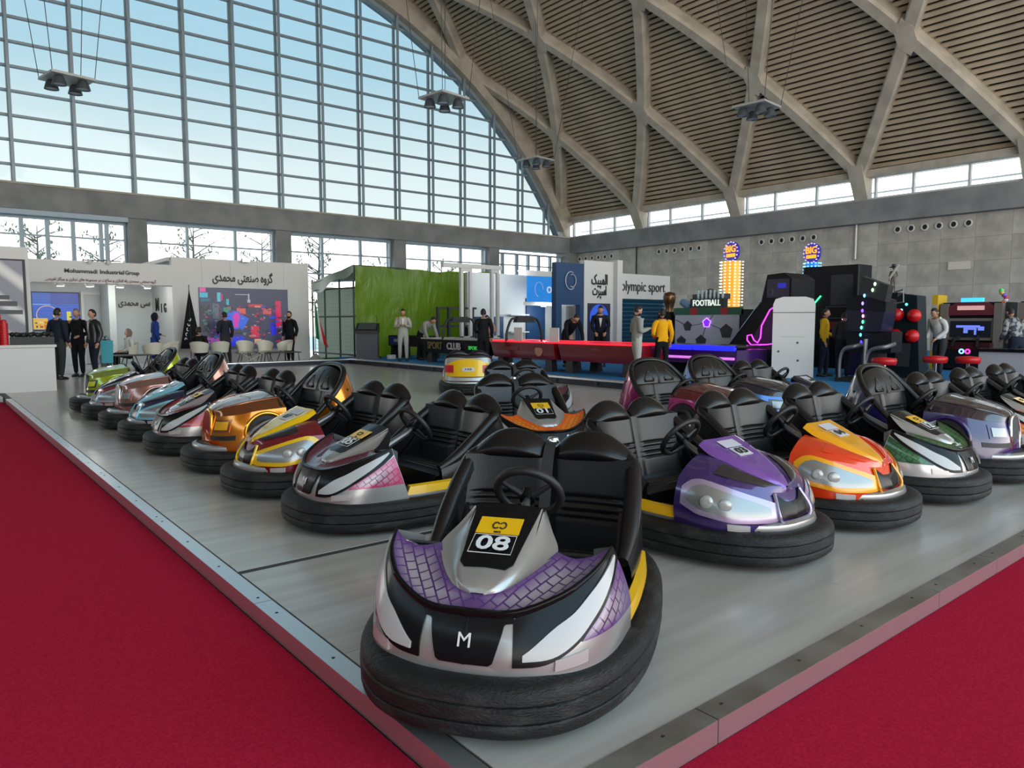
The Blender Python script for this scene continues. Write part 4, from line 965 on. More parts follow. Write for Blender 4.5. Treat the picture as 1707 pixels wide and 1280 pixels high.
# ================================================================ PEOPLE
def skin_mesh(joints, edges, radii):
    """a continuous limb surface grown from a skeleton by the Skin modifier"""
    me = bpy.data.meshes.new('sk'); me.from_pydata(joints, edges, []); o = bpy.data.objects.new('sk', me); COL.objects.link(o)
    md = o.modifiers.new('s', 'SKIN'); md.use_smooth_shade = True
    for k, r in enumerate(radii):
        sv = me.skin_vertices[0].data[k]; sv.radius = r if isinstance(r, tuple) else (r, r); sv.use_root = (k == 0)
    sd = o.modifiers.new('d', 'SUBSURF'); sd.levels = 1; sd.render_levels = 1
    dg = bpy.context.evaluated_depsgraph_get(); dg.update()
    out = bpy.data.meshes.new_from_object(o.evaluated_get(dg)); bpy.data.objects.remove(o); bpy.data.meshes.remove(me)
    return out
def head_mb(c, yaw, pitch, s=1.0):
    """head 23 cm tall with brow, nose, chin and ears; faces +x before rotation"""
    m = MB()
    def f(u, v):
        a = 2 * pi * u; b = pi * v - pi / 2
        x, y, z = cos(b) * cos(a), cos(b) * sin(a), sin(b)
        rx, ry, rz = 0.098, 0.076, 0.118
        p = Vector((x * rx, y * ry, z * rz))
        if z < 0: p.y *= 1 + 0.28 * z; p.x *= 1 + 0.10 * z
        if x > 0.3:
            p.x += 0.024 * math.exp(-((y / 0.16) ** 2) - ((z + 0.12) / 0.2) ** 2)       # nose
            p.x += 0.008 * math.exp(-((y / 0.25) ** 2) - ((z + 0.78) / 0.15) ** 2)      # chin
            p.x -= 0.010 * (math.exp(-(((abs(y) - 0.38) / 0.16) ** 2) - ((z - 0.05) / 0.12) ** 2))   # eye sockets
            p.x += 0.005 * math.exp(-((y / 0.3) ** 2) - ((z + 0.45) / 0.06) ** 2)       # lips
        return p
    m.grid(f, 24, 16, closeu=True)
    for sy in (1, -1): m.lathe([(0.0, -0.012), (0.022, -0.008), (0.03, 0.0), (0.024, 0.01), (0, 0.012)], 8, (-0.005, sy * 0.077, -0.005), axis='y', cap=False)
    M = Matrix.Translation(Vector(c)) @ Matrix.Rotation(yaw, 4, 'Z') @ Matrix.Rotation(pitch, 4, 'Y') @ Matrix.Scale(s, 4)
    m.xf(M); return m, M
def hand_mb(w, d, out, side):
    """palm plus five separate bent fingers; w wrist, d pointing along the hand, out = thumb side"""
    d = Vector(d).normalized(); o = Vector(out); o = (o - d * o.dot(d)).normalized(); n = d.cross(o); w = Vector(w); m = MB()
    m.tube([w - d * 0.02, w + d * 0.03, w + d * 0.085], [0.024, 0.03, 0.028], 8)
    for k, (off, ln) in enumerate(((0.026, 0.066), (0.009, 0.076), (-0.009, 0.07), (-0.026, 0.055))):
        b = w + d * 0.08 + o * off; m.tube([b, b + d * ln * .45 + n * 0.004 * side, b + d * ln * .85 + n * 0.018 * side], [0.0095, 0.009, 0.007], 6)
    b = w + d * 0.025 + o * 0.024; m.tube([b, b + d * 0.03 + o * 0.022, b + d * 0.06 + o * 0.026], [0.012, 0.010, 0.008], 6)
    return m
def build_pose(kind):
    """returns dict of meshes for a 1.75 m figure facing +x, feet at the origin"""
    lean = 0.0; sit = kind.startswith('sit')
    hipz = 0.93; 
    if kind == 'bend': lean = radians(52)
    if kind == 'lean': lean = radians(18)
    if sit: hipz = 0.47
    def T(x, y, z):  # upper body point given upright coordinates relative to the hip
        return Vector((x * cos(lean) + z * sin(lean), y, hipz + z * cos(lean) - x * sin(lean))) + Vector((-0.22 * sin(lean), 0, 0))
    J = [T(0, 0, 0), T(0.01, 0, 0.18), T(0.02, 0, 0.36), T(0.0, 0, 0.50), T(0.0, 0, 0.57)]
    Rr = [(0.155, 0.105), (0.145, 0.10), (0.165, 0.115), (0.10, 0.08), (0.052, 0.055)]
    E = [(0, 1), (1, 2), (2, 3), (3, 4)]
    def add(p, r, par): J.append(Vector(p)); Rr.append(r); E.append((par, len(J) - 1)); return len(J) - 1
    hands = []
    for sy in (1, -1):
        sh = add(T(0.0, sy * 0.185, 0.47), 0.066, 3)
        if kind in ('stand', 'sit2'):
            el = T(-0.04, sy * 0.25, 0.20); wr = T(0.05, sy * 0.25, -0.04)
        elif kind == 'phone':
            el = T(-0.02, sy * 0.25, 0.21); wr = T(0.24, sy * (0.08 if sy > 0 else 0.10), 0.27)
        elif kind == 'talk':
            el = T(-0.03, sy * 0.25, 0.20); wr = T(0.22, sy * 0.14, 0.12) if sy > 0 else T(0.06, sy * 0.25, -0.03)
        elif kind == 'bend':
            s0 = T(0, sy * 0.185, 0.47); el = s0 + Vector((0.08, sy * 0.05, -0.27)); wr = s0 + Vector((0.20, sy * 0.03, -0.50))
        elif kind == 'lean':
            el = T(0.05, sy * 0.23, 0.22); wr = T(0.30, sy * 0.14, 0.12)
        else:
            el = T(0.0, sy * 0.24, 0.22); wr = T(0.25, sy * 0.12, 0.13)
        a = add(T(0, sy * 0.215, 0.36) if kind != 'bend' else T(0, sy * 0.185, 0.47).lerp(el, 0.3), 0.058, sh); e = add(el, 0.046, a); f = add(el.lerp(wr, 0.5), 0.042, e); w = add(wr, 0.029, f)
        hands.append((wr, wr - el, (0, -sy, 0.25) if kind in ('phone', 'talk', 'lean', 'sit', 'bend') else (1, 0, 0), sy))
    feet = []
    for k, sy in enumerate((1, -1)):
        stepx = 0.06 * sy if not sit else 0
        hp = add(Vector(J[0]) + Vector((0, sy * 0.09, -0.06)), 0.098, 0)
        if sit: kn = Vector((0.42, sy * 0.12, 0.50)); an = Vector((0.40, sy * 0.12, 0.09))
        else:
            b0 = Vector(J[0]); kn = Vector((b0.x * .5 + 0.03 + stepx * .6, sy * 0.105, 0.50)); an = Vector((-0.01 + stepx, sy * 0.115, 0.09))
        t1 = add((Vector(J[0]) + Vector((0, sy * 0.09, -0.06))).lerp(kn, 0.45), 0.085, hp); kk = add(kn, 0.062, t1); c1 = add(kn.lerp(an, 0.4), 0.060, kk); aa = add(an, 0.040, c1)
        feet.append(an)
    me = skin_mesh([tuple(p) for p in J], E, Rr)
    # classify faces by the nearest bone
    bones = []
    for (i, j) in E:
        if i <= 3 and j <= 4: z = 'neck' if j == 4 else 'top'
        else: z = 'arm' if False else None
        bones.append((J[i], J[j], i, j))
    nJ = len(J)
    def zone(p):
        best = None
        for (a, b, i, j) in bones:
            ab = b - a; t = max(0, min(1, (p - a).dot(ab) / max(1e-9, ab.length_squared))); d = (a + ab * t - p).length
            if best is None or d < best[0]: best = (d, i, j, t)
        _, i, j, t = best
        if j == 4: return 'skin' if t > 0.45 else 'top'
        arms = set(range(5, 15))
        if j in arms: return 'top'
        if j >= 15: return 'leg'
        return 'top' if (p - J[0]).dot((J[2] - J[0]).normalized()) > -0.03 or j > 0 and i > 0 else 'leg'
    zones = [zone(p.center) for p in me.polygons]
    nv = len(me.vertices); nrm = [v.normal.copy() for v in me.vertices]; co = [v.co.copy() for v in me.vertices]
    def sub(zs, off):
        m = MB(); fs = [tuple(p.vertices) for p, z in zip(me.polygons, zones) if z in zs]
        used = sorted({i for f in fs for i in f}); mp = {i: k for k, i in enumerate(used)}
        m.add([co[i] + nrm[i] * off for i in used], [tuple(mp[i] for i in f) for f in fs]); return m
    body = MB().add(co, [tuple(p.vertices) for p in me.polygons])
    pitch = {'bend': 0.75, 'phone': 0.45, 'talk': 0.12, 'lean': 0.45}.get(kind, 0.1)
    hc = T(0.025, 0, 0.70) + Vector((0.03 if kind == 'bend' else 0, 0, -0.02 if kind == 'bend' else 0))
    hd, HM = head_mb(hc, 0, pitch); body.add(hd.v, hd.f)
    for wr, d, o, sy in hands: h = hand_mb(wr, d, o, sy); body.add(h.v, h.f)
    D = {'body': body.mesh('body', smooth=True)}
    D['jacket'] = sub({'top'}, 0.014).mesh('jacket', smooth=True); D['trousers'] = sub({'leg'}, 0.010).mesh('trousers', smooth=True)
    sh = []
    for an in feet:
        m = MB(); prof = [(-0.075, 0.03, 0.035), (-0.05, 0.042, 0.075), (0.0, 0.042, 0.09), (0.07, 0.045, 0.065), (0.14, 0.047, 0.05), (0.19, 0.03, 0.035)]
        vs = []
        for x, w, h in prof: vs += [(an.x + x, an.y - w, 0.0), (an.x + x, an.y + w, 0.0), (an.x + x, an.y + w * .8, h), (an.x + x, an.y - w * .8, h)]
        m.add(vs, [(q * 4 + k, q * 4 + (k + 1) % 4, (q + 1) * 4 + (k + 1) % 4, (q + 1) * 4 + k) for q in range(5) for k in range(4)] + [(3, 2, 1, 0), (20, 21, 22, 23)])
        sh.append(m.mesh('shoe', smooth=True))
    D['shoes'] = sh
    # hair cap, beard, scarf
    def cap(u, v):
        a = 2 * pi * u; f = max(0, min(1, (cos(a) + 0.15) / 0.7)); f = f * f * (3 - 2 * f); b0 = radians(-34) + radians(76) * f; b = b0 + (pi / 2 - b0) * v
        k = 1.0 + 0.07 * min(1, v * 4)
        return HM @ Vector((cos(b) * cos(a) * 0.100 * k, cos(b) * sin(a) * 0.079 * k, sin(b) * 0.121 * k))
    D['hair'] = MB().grid(cap, 20, 8, closeu=True).mesh('hair', smooth=True)
    def scarf(u, v):
        a = radians(55) + radians(250) * u; b = radians(-75) + radians(165) * v
        p = Vector((cos(b) * cos(a) * 0.122 - 0.012, cos(b) * sin(a) * 0.104, sin(b) * 0.145 - (0.05 if v < .2 else 0))); return HM @ p
    D['scarf'] = MB().grid(scarf, 20, 10).mesh('scarf', smooth=True)
    def coat(u, v):
        a = 2 * pi * u; z = 0.30 + (hipz + 0.05 - 0.30) * v; w = 0.20 - 0.03 * v; return (cos(a) * (w - 0.03), sin(a) * w, z)
    D['coat'] = MB().grid(coat, 20, 6, closeu=True).mesh('coat_skirt', smooth=True)
    er = []
    for sy in (1, -1):
        er.append(MB().lathe([(0, -0.008), (0.008, -0.004), (0.010, 0.0), (0.008, 0.004), (0, 0.006)], 8, axis='x', cap=False).xf(HM @ Matrix.Translation((0.086, sy * 0.030, 0.006))).mesh('eye', smooth=True))
    D['eyes'] = er
    D['mouth'] = MB().cbox((0.0, 0, 0), (0.012, 0.045, 0.008)).xf(HM @ Matrix.Translation((0.092, 0, -0.052))).mesh('mouth')
    D['beard'] = MB().grid(lambda u, v: HM @ Vector((0.098 * cos(radians(-75 + 150 * u)) * (0.98 - .25 * v) + 0.008, 0.080 * sin(radians(-75 + 150 * u)) * (1 - .25 * v), -0.050 - 0.07 * v)), 12, 4).mesh('beard', smooth=True)
    # shirt and tie front
    D['shirt'] = None
    if kind in ('stand', 'phone', 'talk', 'lean'):
        D['shirt'] = MB().add([T(0.142, -0.045, 0.50), T(0.142, 0.045, 0.50), T(0.155, 0.0, 0.22)], [(0, 1, 2)]).mesh('shirt_front')
    return D
POSES = {k: build_pose(k) for k in ('stand', 'phone', 'talk', 'bend', 'lean', 'sit')}
skin_a = mat('skin_tan', srgb(190, 142, 116), 0.5); skin_b = mat('skin_light', srgb(214, 172, 148), 0.5)
hair_k = mat('hair_black', (0.012, 0.010, 0.009), 0.6); hair_g = mat('hair_grey', srgb(120, 112, 106), 0.6)
eye_m = mat('eye_dark', (0.02, 0.015, 0.012), 0.2); lip_m = mat('lips', srgb(140, 80, 74), 0.5)
def cloth(name, c, rough=0.8): return mat('cloth_' + name, srgb(*c), rough, spec=0.2)
shoe_m = mat('shoe_leather', (0.012, 0.011, 0.011), 0.4)
def person(label, x, y, z, face, pose, top, legs, h=1.75, hair=hair_k, skin=skin_a, scarf=None, coat=False, beard=False, shirt=None, group=None):
    """face = direction the person faces, degrees in the hall's plan (0 = +x)"""
    t = thing('person', label, 'person', (x, y, z), radians(face), group or 'visitors in the hall'); s = h / 1.75; t.scale = (s, s, s)
    D = POSES[pose]
    obj('body', D['body'], skin, t); obj('jacket', D['jacket'], top, t); obj('trousers', D['trousers'], legs, t)
    for m in D['shoes']: obj('shoe', m, shoe_m, t)
    if scarf: obj('headscarf', D['scarf'], scarf, t)
    else: obj('hair', D['hair'], hair, t)
    if coat: obj('coat_skirt', D['coat'], top, t)
    for m in D['eyes']: obj('eye', m, eye_m, t)
    obj('mouth', D['mouth'], lip_m, t)
    if beard: obj('beard', D['beard'], hair, t)
    if shirt and D['shirt']: obj('shirt_front', D['shirt'], shirt, t)
    return t
navy_c = cloth('navy', (30, 36, 50)); black_c = cloth('black', (20, 21, 25)); char_c = cloth('charcoal', (52, 54, 58)); grey_c = cloth('grey', (150, 148, 142)); lgrey_c = cloth('lightgrey', (176, 172, 164))
white_c = cloth('white', (205, 205, 202)); yellow_c = cloth('amber', (240, 170, 20)); blue_c2 = cloth('blue', (34, 58, 128)); jean_c = cloth('darkjean', (28, 32, 48)); leather_c = mat('leather_black', (0.01, 0.01, 0.011), 0.35)
beige_c = cloth('beige', (170, 150, 122)); scarf_c = cloth('scarf', (128, 112, 100)); wht = cloth('shirt', (220, 220, 220)); plaid = noise_mat('cloth_plaid', srgb(60, 66, 78), srgb(150, 150, 146), 12, 0.9, 1, stretch=(1, 1, 1), lo=.45, hi=.55)
P0 = 0.165
person('man in navy jacket and grey trousers, seen from behind beside the counter', 2.76, 21.0, 0, 40, 'talk', navy_c, char_c)
person('grey-haired man in black coat in the middle of the group by the counter', 3.30, 21.75, 0, 235, 'talk', black_c, black_c, hair=hair_g)
person('man in black leather jacket on the right of the group by the counter', 3.56, 21.1, 0, 200, 'stand', leather_c, jean_c, 1.73, shirt=wht)
person('seated woman in white coat and patterned headscarf inside the left booth', 5.02, 24.3, 0, 190, 'sit', white_c, black_c, 1.62, scarf=scarf_c, skin=skin_b)
person('woman in long blue and black coat with dark scarf in the left booth', 5.80, 24.5, 0, 0, 'talk', blue_c2, black_c, 1.68, scarf=cloth('darkscarf', (24, 26, 40)), coat=True, skin=skin_b)
person('person in black seated beside the black feather flag', 7.0, 24.2, 0, 60, 'sit', black_c, black_c, 1.7)
person('man in dark jacket seen from behind in front of the LED wall', 8.0, 24.75, 0, 100, 'talk', cloth('darkslate', (40, 44, 54)), char_c, 1.74)
person('man in black bomber jacket at the right end of the LED wall', 10.2, 24.7, 0, 215, 'stand', black_c, black_c, 1.78, beard=True)
person('man in pale grey suit looking at his phone before the green tarp', 12.0, 20.1, P0, 240, 'phone', lgrey_c, lgrey_c, 1.66, shirt=wht)
person('man in grey jacket bending over the end of the black game table', 12.9, 20.25, P0, 280, 'bend', grey_c, black_c, 1.72)
person('person in black standing at the right end of the black game table', 11.86, 15.7, P0, 60, 'talk', black_c, black_c, 1.6)
person('person in dusty pink top behind the black game table', 14.25, 18.6, P0, 215, 'lean', cloth('dustypink', (176, 130, 120)), black_c, 1.5)
person('man in black bending over the red air hockey table', 14.15, 14.75, P0, 250, 'bend', black_c, black_c, 1.78)
person('man in dark suit and tie behind the red air hockey table', 14.95, 14.35, P0, 225, 'lean', cloth('suit', (30, 32, 40)), black_c, 1.74, shirt=wht)
person('man in light grey suit and trousers standing beside the kerb', 11.95, 10.4, P0, -25, 'phone', grey_c, lgrey_c, 1.6, beard=True)
person('man in bright yellow shirt seen from behind near the blue air hockey table', 12.98, 10.55, P0, 60, 'talk', yellow_c, black_c, 1.54)
person('man in yellow jacket beside the white upright cabinet', 16.15, 8.45, P0, 290, 'talk', cloth('mustard', (200, 160, 30)), jean_c, 1.55)
person('man in dark grey jacket bending beside the yellow-jacketed man', 15.85, 7.85, P0, 20, 'lean', char_c, jean_c, 1.5)
person('man in black behind the boxing machines', 17.9, 7.23, P0, 300, 'talk', black_c, black_c, 1.6)
person('man in white shirt and grey trousers seen from behind at the boxing machines', 18.1, 6.75, P0, 160, 'lean', white_c, char_c, 1.6)
person('person in plaid shirt leaning at the right shooting game', 18.4, 5.35, P0, 60, 'lean', plaid, jean_c, 1.6)
# ================================================================ LEFT BOOTH
FORMS = {'ا': (0xFE8D, 0xFE8E), 'ب': (0xFE8F, 0xFE90, 0xFE91, 0xFE92), 'پ': (0xFB56, 0xFB57, 0xFB58, 0xFB59), 'ت': (0xFE95, 0xFE96, 0xFE97, 0xFE98), 'ج': (0xFE9D, 0xFE9E, 0xFE9F, 0xFEA0), 'ح': (0xFEA1, 0xFEA2, 0xFEA3, 0xFEA4),
         'د': (0xFEA9, 0xFEAA), 'ر': (0xFEAD, 0xFEAE), 'ز': (0xFEAF, 0xFEB0), 'س': (0xFEB1, 0xFEB2, 0xFEB3, 0xFEB4), 'ص': (0xFEB9, 0xFEBA, 0xFEBB, 0xFEBC), 'ع': (0xFEC9, 0xFECA, 0xFECB, 0xFECC), 'ف': (0xFED1, 0xFED2, 0xFED3, 0xFED4),
         'ک': (0xFB8E, 0xFB8F, 0xFB90, 0xFB91), 'گ': (0xFB92, 0xFB93, 0xFB94, 0xFB95), 'ل': (0xFEDD, 0xFEDE, 0xFEDF, 0xFEE0), 'م': (0xFEE1, 0xFEE2, 0xFEE3, 0xFEE4), 'ن': (0xFEE5, 0xFEE6, 0xFEE7, 0xFEE8), 'و': (0xFEED, 0xFEEE), 'ه': (0xFEE9, 0xFEEA, 0xFEEB, 0xFEEC), 'ی': (0xFBFC, 0xFBFD, 0xFBFE, 0xFBFF)}
def farsi(txt):
    out = []
    for k, ch in enumerate(txt):
        if ch not in FORMS: out.append(ch); continue
        f = FORMS[ch]; pv = k > 0 and txt[k - 1] in FORMS and len(FORMS[txt[k - 1]]) == 4; nx = len(f) == 4 and k + 1 < len(txt) and txt[k + 1] in FORMS
        out.append(chr(f[3] if pv and nx else f[1] if pv else f[2] if nx else f[0]))
    return ''.join(reversed(out))
def sign(txt, size, loc, rot, m, parent, name='lettering', depth=0.01, width=None, bold=True):
    me = text_mesh(txt, size, depth, bold=bold)
    if width:
        xs = [v.co.x for v in me.vertices]; w = max(xs) - min(xs)
        me.transform(Matrix.Scale(width / w, 4, Vector((1, 0, 0))))
    return obj(name, me, m, parent, loc, rot)
RY = (radians(90), 0, 0)                     # faces -y
RX = (radians(90), 0, radians(-90))          # faces -x
booth_w = mat('booth_panel_white', srgb(206, 205, 203), 0.5); ink = mat('sign_ink', (0.015, 0.015, 0.017), 0.5); booth_in = mat('booth_inner_white', srgb(196, 202, 202), 0.55)
glow = mat('spot_glow', (1, 1, 1), 0.4, emit=(1, 0.98, 0.95), estr=9)
b = thing('exhibition_booth', 'white exhibition booth with black lettering and an LED wall at the left', 'booth', (0, 0, 0))
# front wall with LED opening, header over the recess, recess walls
obj('front_wall', MB().box((6.58, 25.4, 0), (11.23, 25.6, 3.5)), booth_w, b)
for k in range(5): 
    if k: obj('panel_seam', MB().box((6.58 + 0.93 * k - .004, 25.394, 2.6), (6.58 + 0.93 * k + .004, 25.4, 3.48)), mat('panel_joint', srgb(176, 177, 178), 0.6), b)
obj('roof_panel', MB().box((6.5, 25.6, 3.38), (11.23, 29.0, 3.5)), booth_w, b)
obj('header', MB().box((2.1, 25.4, 2.56), (6.58, 25.6, 3.24)), booth_w, b)
obj('back_wall', MB().box((2.1, 28.0, 0), (7.2, 28.15, 3.1)), booth_in, b)
obj('side_wall', MB().box((6.58, 25.6, 0), (6.7, 28.0, 3.2)), booth_in, b)
obj('ceiling_panel', MB().box((2.1, 25.6, 2.95), (6.58, 28.0, 3.02)), booth_in, b)
obj('partition', MB().box((4.95, 26.6, 0), (5.15, 28.0, 2.95)), booth_in, b)
obj('end_post', MB().box((2.1, 25.4, 0), (2.72, 25.6, 2.56)), booth_w, b)
sign(farsi('گروه صنعتی محمدی'), 0.42, (8.87, 25.38, 2.9), RY, ink, b, width=2.05)
sign('Mohammadi', 0.17, (4.02, 25.38, 2.93), RY, ink, b, width=0.86); sign('Industrial', 0.17, (4.86, 25.38, 2.93), RY, ink, b, width=0.66); sign('Group', 0.17, (5.42, 25.38, 2.93), RY, ink, b, width=0.4)
sign(farsi('گروه صنعتی محمدی راه اندازی و ساخت در مجموعه های تجاری و مراکز تفریحی'), 0.13, (4.6, 25.38, 2.68), RY, mat('sign_ink_red', srgb(110, 60, 56), 0.5), b, width=3.0, bold=False)
sign(farsi('سی محمدی'), 0.30, (6.0, 27.97, 2.06), RY, ink, b, width=1.0)
sign('M', 0.62, (6.565, 27.3, 1.98), RX, ink, b); sign('I', 0.42, (6.565, 26.75, 1.86), RX, ink, b); sign('G', 0.42, (6.565, 26.3, 1.86), RX, ink, b)
for k, x in enumerate((3.46, 4.23, 5.05, 5.83)):
    l = obj('spotlight', MB().lathe([(0.11, 0.0), (0.12, 0.06), (0.05, 0.10)], 12, (x, 25.33, 2.47)), booth_w, b); obj('spot_lens', MB().lathe([(0.0, 0.0), (0.1, 0.0)], 12, (x, 25.33, 2.465), cap=False), glow, l)
obj('lamp_rail', MB().box((2.75, 25.3, 2.54), (6.56, 25.37, 2.575)), mat('rail_grey', srgb(120, 122, 122), 0.5, 0.5), b)
tr = obj('roof_track', MB().tube([(4.1, 25.35, 3.27), (5.1, 25.35, 3.27)], 0.02, 6), mat('rail_grey'), b)
for x in (4.25, 4.75): s_ = obj('track_spot', MB().lathe([(0.05, 0), (0.06, 0.09), (0.03, 0.12)], 10, (x, 25.3, 3.17)), booth_w, tr)
for k, x in enumerate((3.46, 4.23, 5.05, 5.83)):
    ld = bpy.data.lights.new('booth_spot_light', 'POINT'); ld.energy = 14; ld.shadow_soft_size = 0.08; ld.color = (1, 0.97, 0.92); lo_ = bpy.data.objects.new('booth_spot_light', ld); COL.objects.link(lo_); lo_.location = (x, 25.75, 2.40); lo_.parent = b
fl = obj('flood_lamp', MB().box((8.8, 25.2, 3.44), (9.05, 25.36, 3.56)), booth_w, b); obj('flood_lens', MB().box((8.81, 25.19, 3.45), (9.04, 25.2, 3.55)), glow, fl)
# door
dg_ = mat('door_grey', srgb(176, 182, 184), 0.5)
obj('door_leaf', MB().box((4.46, 27.94, 0.02), (4.9, 28.0, 2.32)), dg_, b); obj('door_frame', MB().box((4.38, 27.92, 0), (4.46, 28.0, 2.4)).box((4.46, 27.92, 2.32), (4.95, 28.0, 2.4)), booth_w, b)
obj('door_sign', MB().box((4.62, 27.92, 1.32), (4.85, 27.94, 1.44)), mat('sign_brown', srgb(60, 44, 36), 0.5), b)
# ---- LED wall with its moving picture (flat colour fields)
def scr(name, c, e=0.6): return mat('screen_' + name, tuple(x * .2 for x in srgb(*c)), 0.35, emit=srgb(*c), estr=e)
led = thing('led_wall', 'large LED wall showing a colourful arcade on the white booth front', 'screen', (8.9, 25.36, 1.52))
obj('screen', MB().cbox((0, 0, 0), (3.02, 0.05, 2.06)), scr('slate', (62, 66, 92)), led)
def fld(x, z, w, h, c, y=-0.03, par=led, e=0.6, n='picture_field'):
    return obj(n, MB().cbox((x, y, z), (w, 0.006, h)), scr('%d_%d_%d' % c, c, e), par)
rl = random.Random(5)
for k in range(190):
    x = rl.uniform(-1.4, 1.4); z = rl.uniform(-0.95, 0.45)
    pal = ((60, 90, 190), (190, 70, 120), (210, 110, 100), (120, 50, 120), (70, 70, 110), (40, 44, 70), (150, 150, 170), (40, 50, 60), (180, 50, 70), (60, 56, 90)) if x > -0.7 else ((60, 110, 120), (70, 74, 90), (120, 120, 130), (150, 60, 130))
    fld(x, z, rl.uniform(.03, .13), rl.uniform(.02, .08), rl.choice(pal), -0.028 - 0.0001 * k)
for x, z, w, h, c in ((-1.40, 0.95, 0.2, 0.14, (230, 90, 170)), (-1.37, 0.78, 0.26, 0.16, (70, 190, 220)), (-1.33, 0.62, 0.3, 0.1, (40, 110, 140)), (-0.88, 0.72, 0.12, 0.3, (90, 200, 220)), (-0.8, 0.72, 0.07, 0.22, (210, 50, 130)), (-0.6, 0.56, 0.09, 0.2, (70, 180, 200)),
        (-0.1, 0.82, 0.5, 0.02, (180, 190, 205)), (0.12, 0.7, 0.04, 0.3, (190, 200, 205)), (0.12, 0.6, 0.1, 0.1, (190, 200, 205)), (-1.35, 0.0, 0.3, 0.9, (44, 50, 60)), (-1.0, 0.25, 0.2, 0.5, (90, 110, 120)), (-0.62, 0.3, 0.24, 0.2, (40, 150, 120)),
        (-0.15, 0.26, 0.3, 0.2, (226, 104, 88)), (0.75, 0.26, 0.3, 0.2, (216, 94, 98)), (0.35, 0.45, 0.5, 0.1, (200, 60, 80)), (0.42, 0.42, 0.2, 0.06, (250, 200, 170)), (0.3, -0.45, 0.3, 0.4, (220, 40, 70)), (0.4, -0.78, 0.24, 0.16, (250, 170, 130)),
        (-0.35, -0.75, 0.5, 0.32, (30, 50, 235)), (0.95, -0.35, 0.2, 0.42, (30, 40, 230)), (1.15, 0.15, 0.2, 0.95, (220, 30, 90)), (0.95, 0.05, 0.25, 0.12, (50, 70, 210)), (-1.0, -0.72, 0.7, 0.16, (170, 80, 190)), (-0.9, -0.55, 0.3, 0.12, (90, 60, 170)), (-0.75, -0.1, 0.16, 0.5, (90, 60, 80))):
    fld(x, z, w, h, c)
obj('picture_field', MB().prism([(-0.62, -0.36), (-0.1, -0.36), (0.1, 0.0), (-0.1, 0.12), (-0.25, 0.26), (-0.55, 0.26), (-0.72, 0.0)], -0.038, -0.03, 'y'), scr('b2', (50, 110, 240)), led)
obj('picture_field', MB().prism([(-0.42, -0.3), (-0.28, -0.3), (-0.2, 0.1), (-0.3, 0.24), (-0.45, 0.1)], -0.044, -0.039, 'y'), scr('mag', (220, 60, 190)), led)
# ---- TV in the recess
tv = thing('television', 'flat television with a blue amusement park picture in the booth recess', 'television', (3.66, 27.94, 1.75))
obj('bezel', MB().cbox((0, 0, 0), (1.36, 0.06, 1.26)), ink, tv); 
obj('screen', MB().cbox((0, -0.033, 0), (1.30, 0.006, 1.2)), scr('tvblue', (26, 96, 200)), tv)
for x, z, w, h, c in ((0.25, 0.4, 0.8, 0.4, (36, 70, 170)), (0, 0.22, 1.3, 0.03, (130, 180, 235)), (-0.45, -0.4, 0.4, 0.36, (240, 190, 60)), (-0.1, -0.45, 0.5, 0.25, (230, 120, 50)), (0.35, -0.25, 0.12, 0.5, (230, 220, 60)), (0.5, -0.5, 0.3, 0.2, (20, 50, 90))):
    fld(x, z, w, h, c, -0.038, tv)
for k in range(46): fld(rl.uniform(-0.62, 0.5), rl.uniform(-0.58, -0.1 - 0.2 * (k % 2)), rl.uniform(.03, .12), rl.uniform(.02, .07), rl.choice(((240, 200, 70), (230, 130, 50), (180, 60, 40), (250, 230, 150), (30, 60, 120), (60, 40, 60))), -0.042 - 0.0001 * k, tv)
for k in range(7): fld(0, 0.55 - 0.09 * k, 1.28, 0.02, (30, 90 - 6 * k, 180 + 8 * k), -0.0375, tv)
obj('picture_field', MB().tube([(-0.25 + 0.3 * cos(2 * pi * k / 20), -0.04, -0.12 + 0.3 * sin(2 * pi * k / 20)) for k in range(20)], 0.012, 5, closed=True), scr('wheel', (240, 200, 180)), tv)
# ---- poster wall with framed print
pw = thing('poster_wall', 'white wall with a black-framed poster of white streaks behind the counter', 'partition', (0, 0, 0))
obj('panel', MB().box((-1.6, 21.4, 0), (2.28, 21.55, 3.22)), booth_w, pw)
obj('poster_frame', MB().box((0.0, 21.34, 1.1), (2.2, 21.4, 2.92)), ink, pw)
pst = mat('poster_print', srgb(168, 166, 170), 0.5); ntp, bp_ = nodes(pst)
tcp = ntp.nodes.new('ShaderNodeTexCoord'); wv = ntp.nodes.new('ShaderNodeTexWave'); mpp = ntp.nodes.new('ShaderNodeMapping'); mpp.inputs['Rotation'].default_value = (0, radians(48), 0); wv.inputs['Scale'].default_value = 0.55; wv.inputs['Distortion'].default_value = 1.5
rpp = ntp.nodes.new('ShaderNodeValToRGB'); rpp.color_ramp.elements[0].color = (*srgb(140, 142, 152), 1); rpp.color_ramp.elements[1].color = (*srgb(225, 222, 220), 1); rpp.color_ramp.elements[0].position = 0.4
ntp.links.new(tcp.outputs['Object'], mpp.inputs[0]); ntp.links.new(mpp.outputs[0], wv.inputs['Vector']); ntp.links.new(wv.outputs['Fac'], rpp.inputs[0]); ntp.links.new(rpp.outputs[0], bp_.inputs['Base Color'])
obj('poster', MB().box((0.06, 21.325, 1.15), (2.14, 21.34, 2.88)), pst, pw)
for x, z, w, h in ((1.75, 1.85, 0.5, 0.12), (1.8, 1.65, 0.6, 0.1), (1.7, 2.0, 0.3, 0.1)): obj('poster_motif', MB().box((x - w / 2, 21.318, z - h / 2), (x + w / 2, 21.325, z + h / 2)), mat('poster_dark', srgb(88, 88, 96), 0.6), pw)
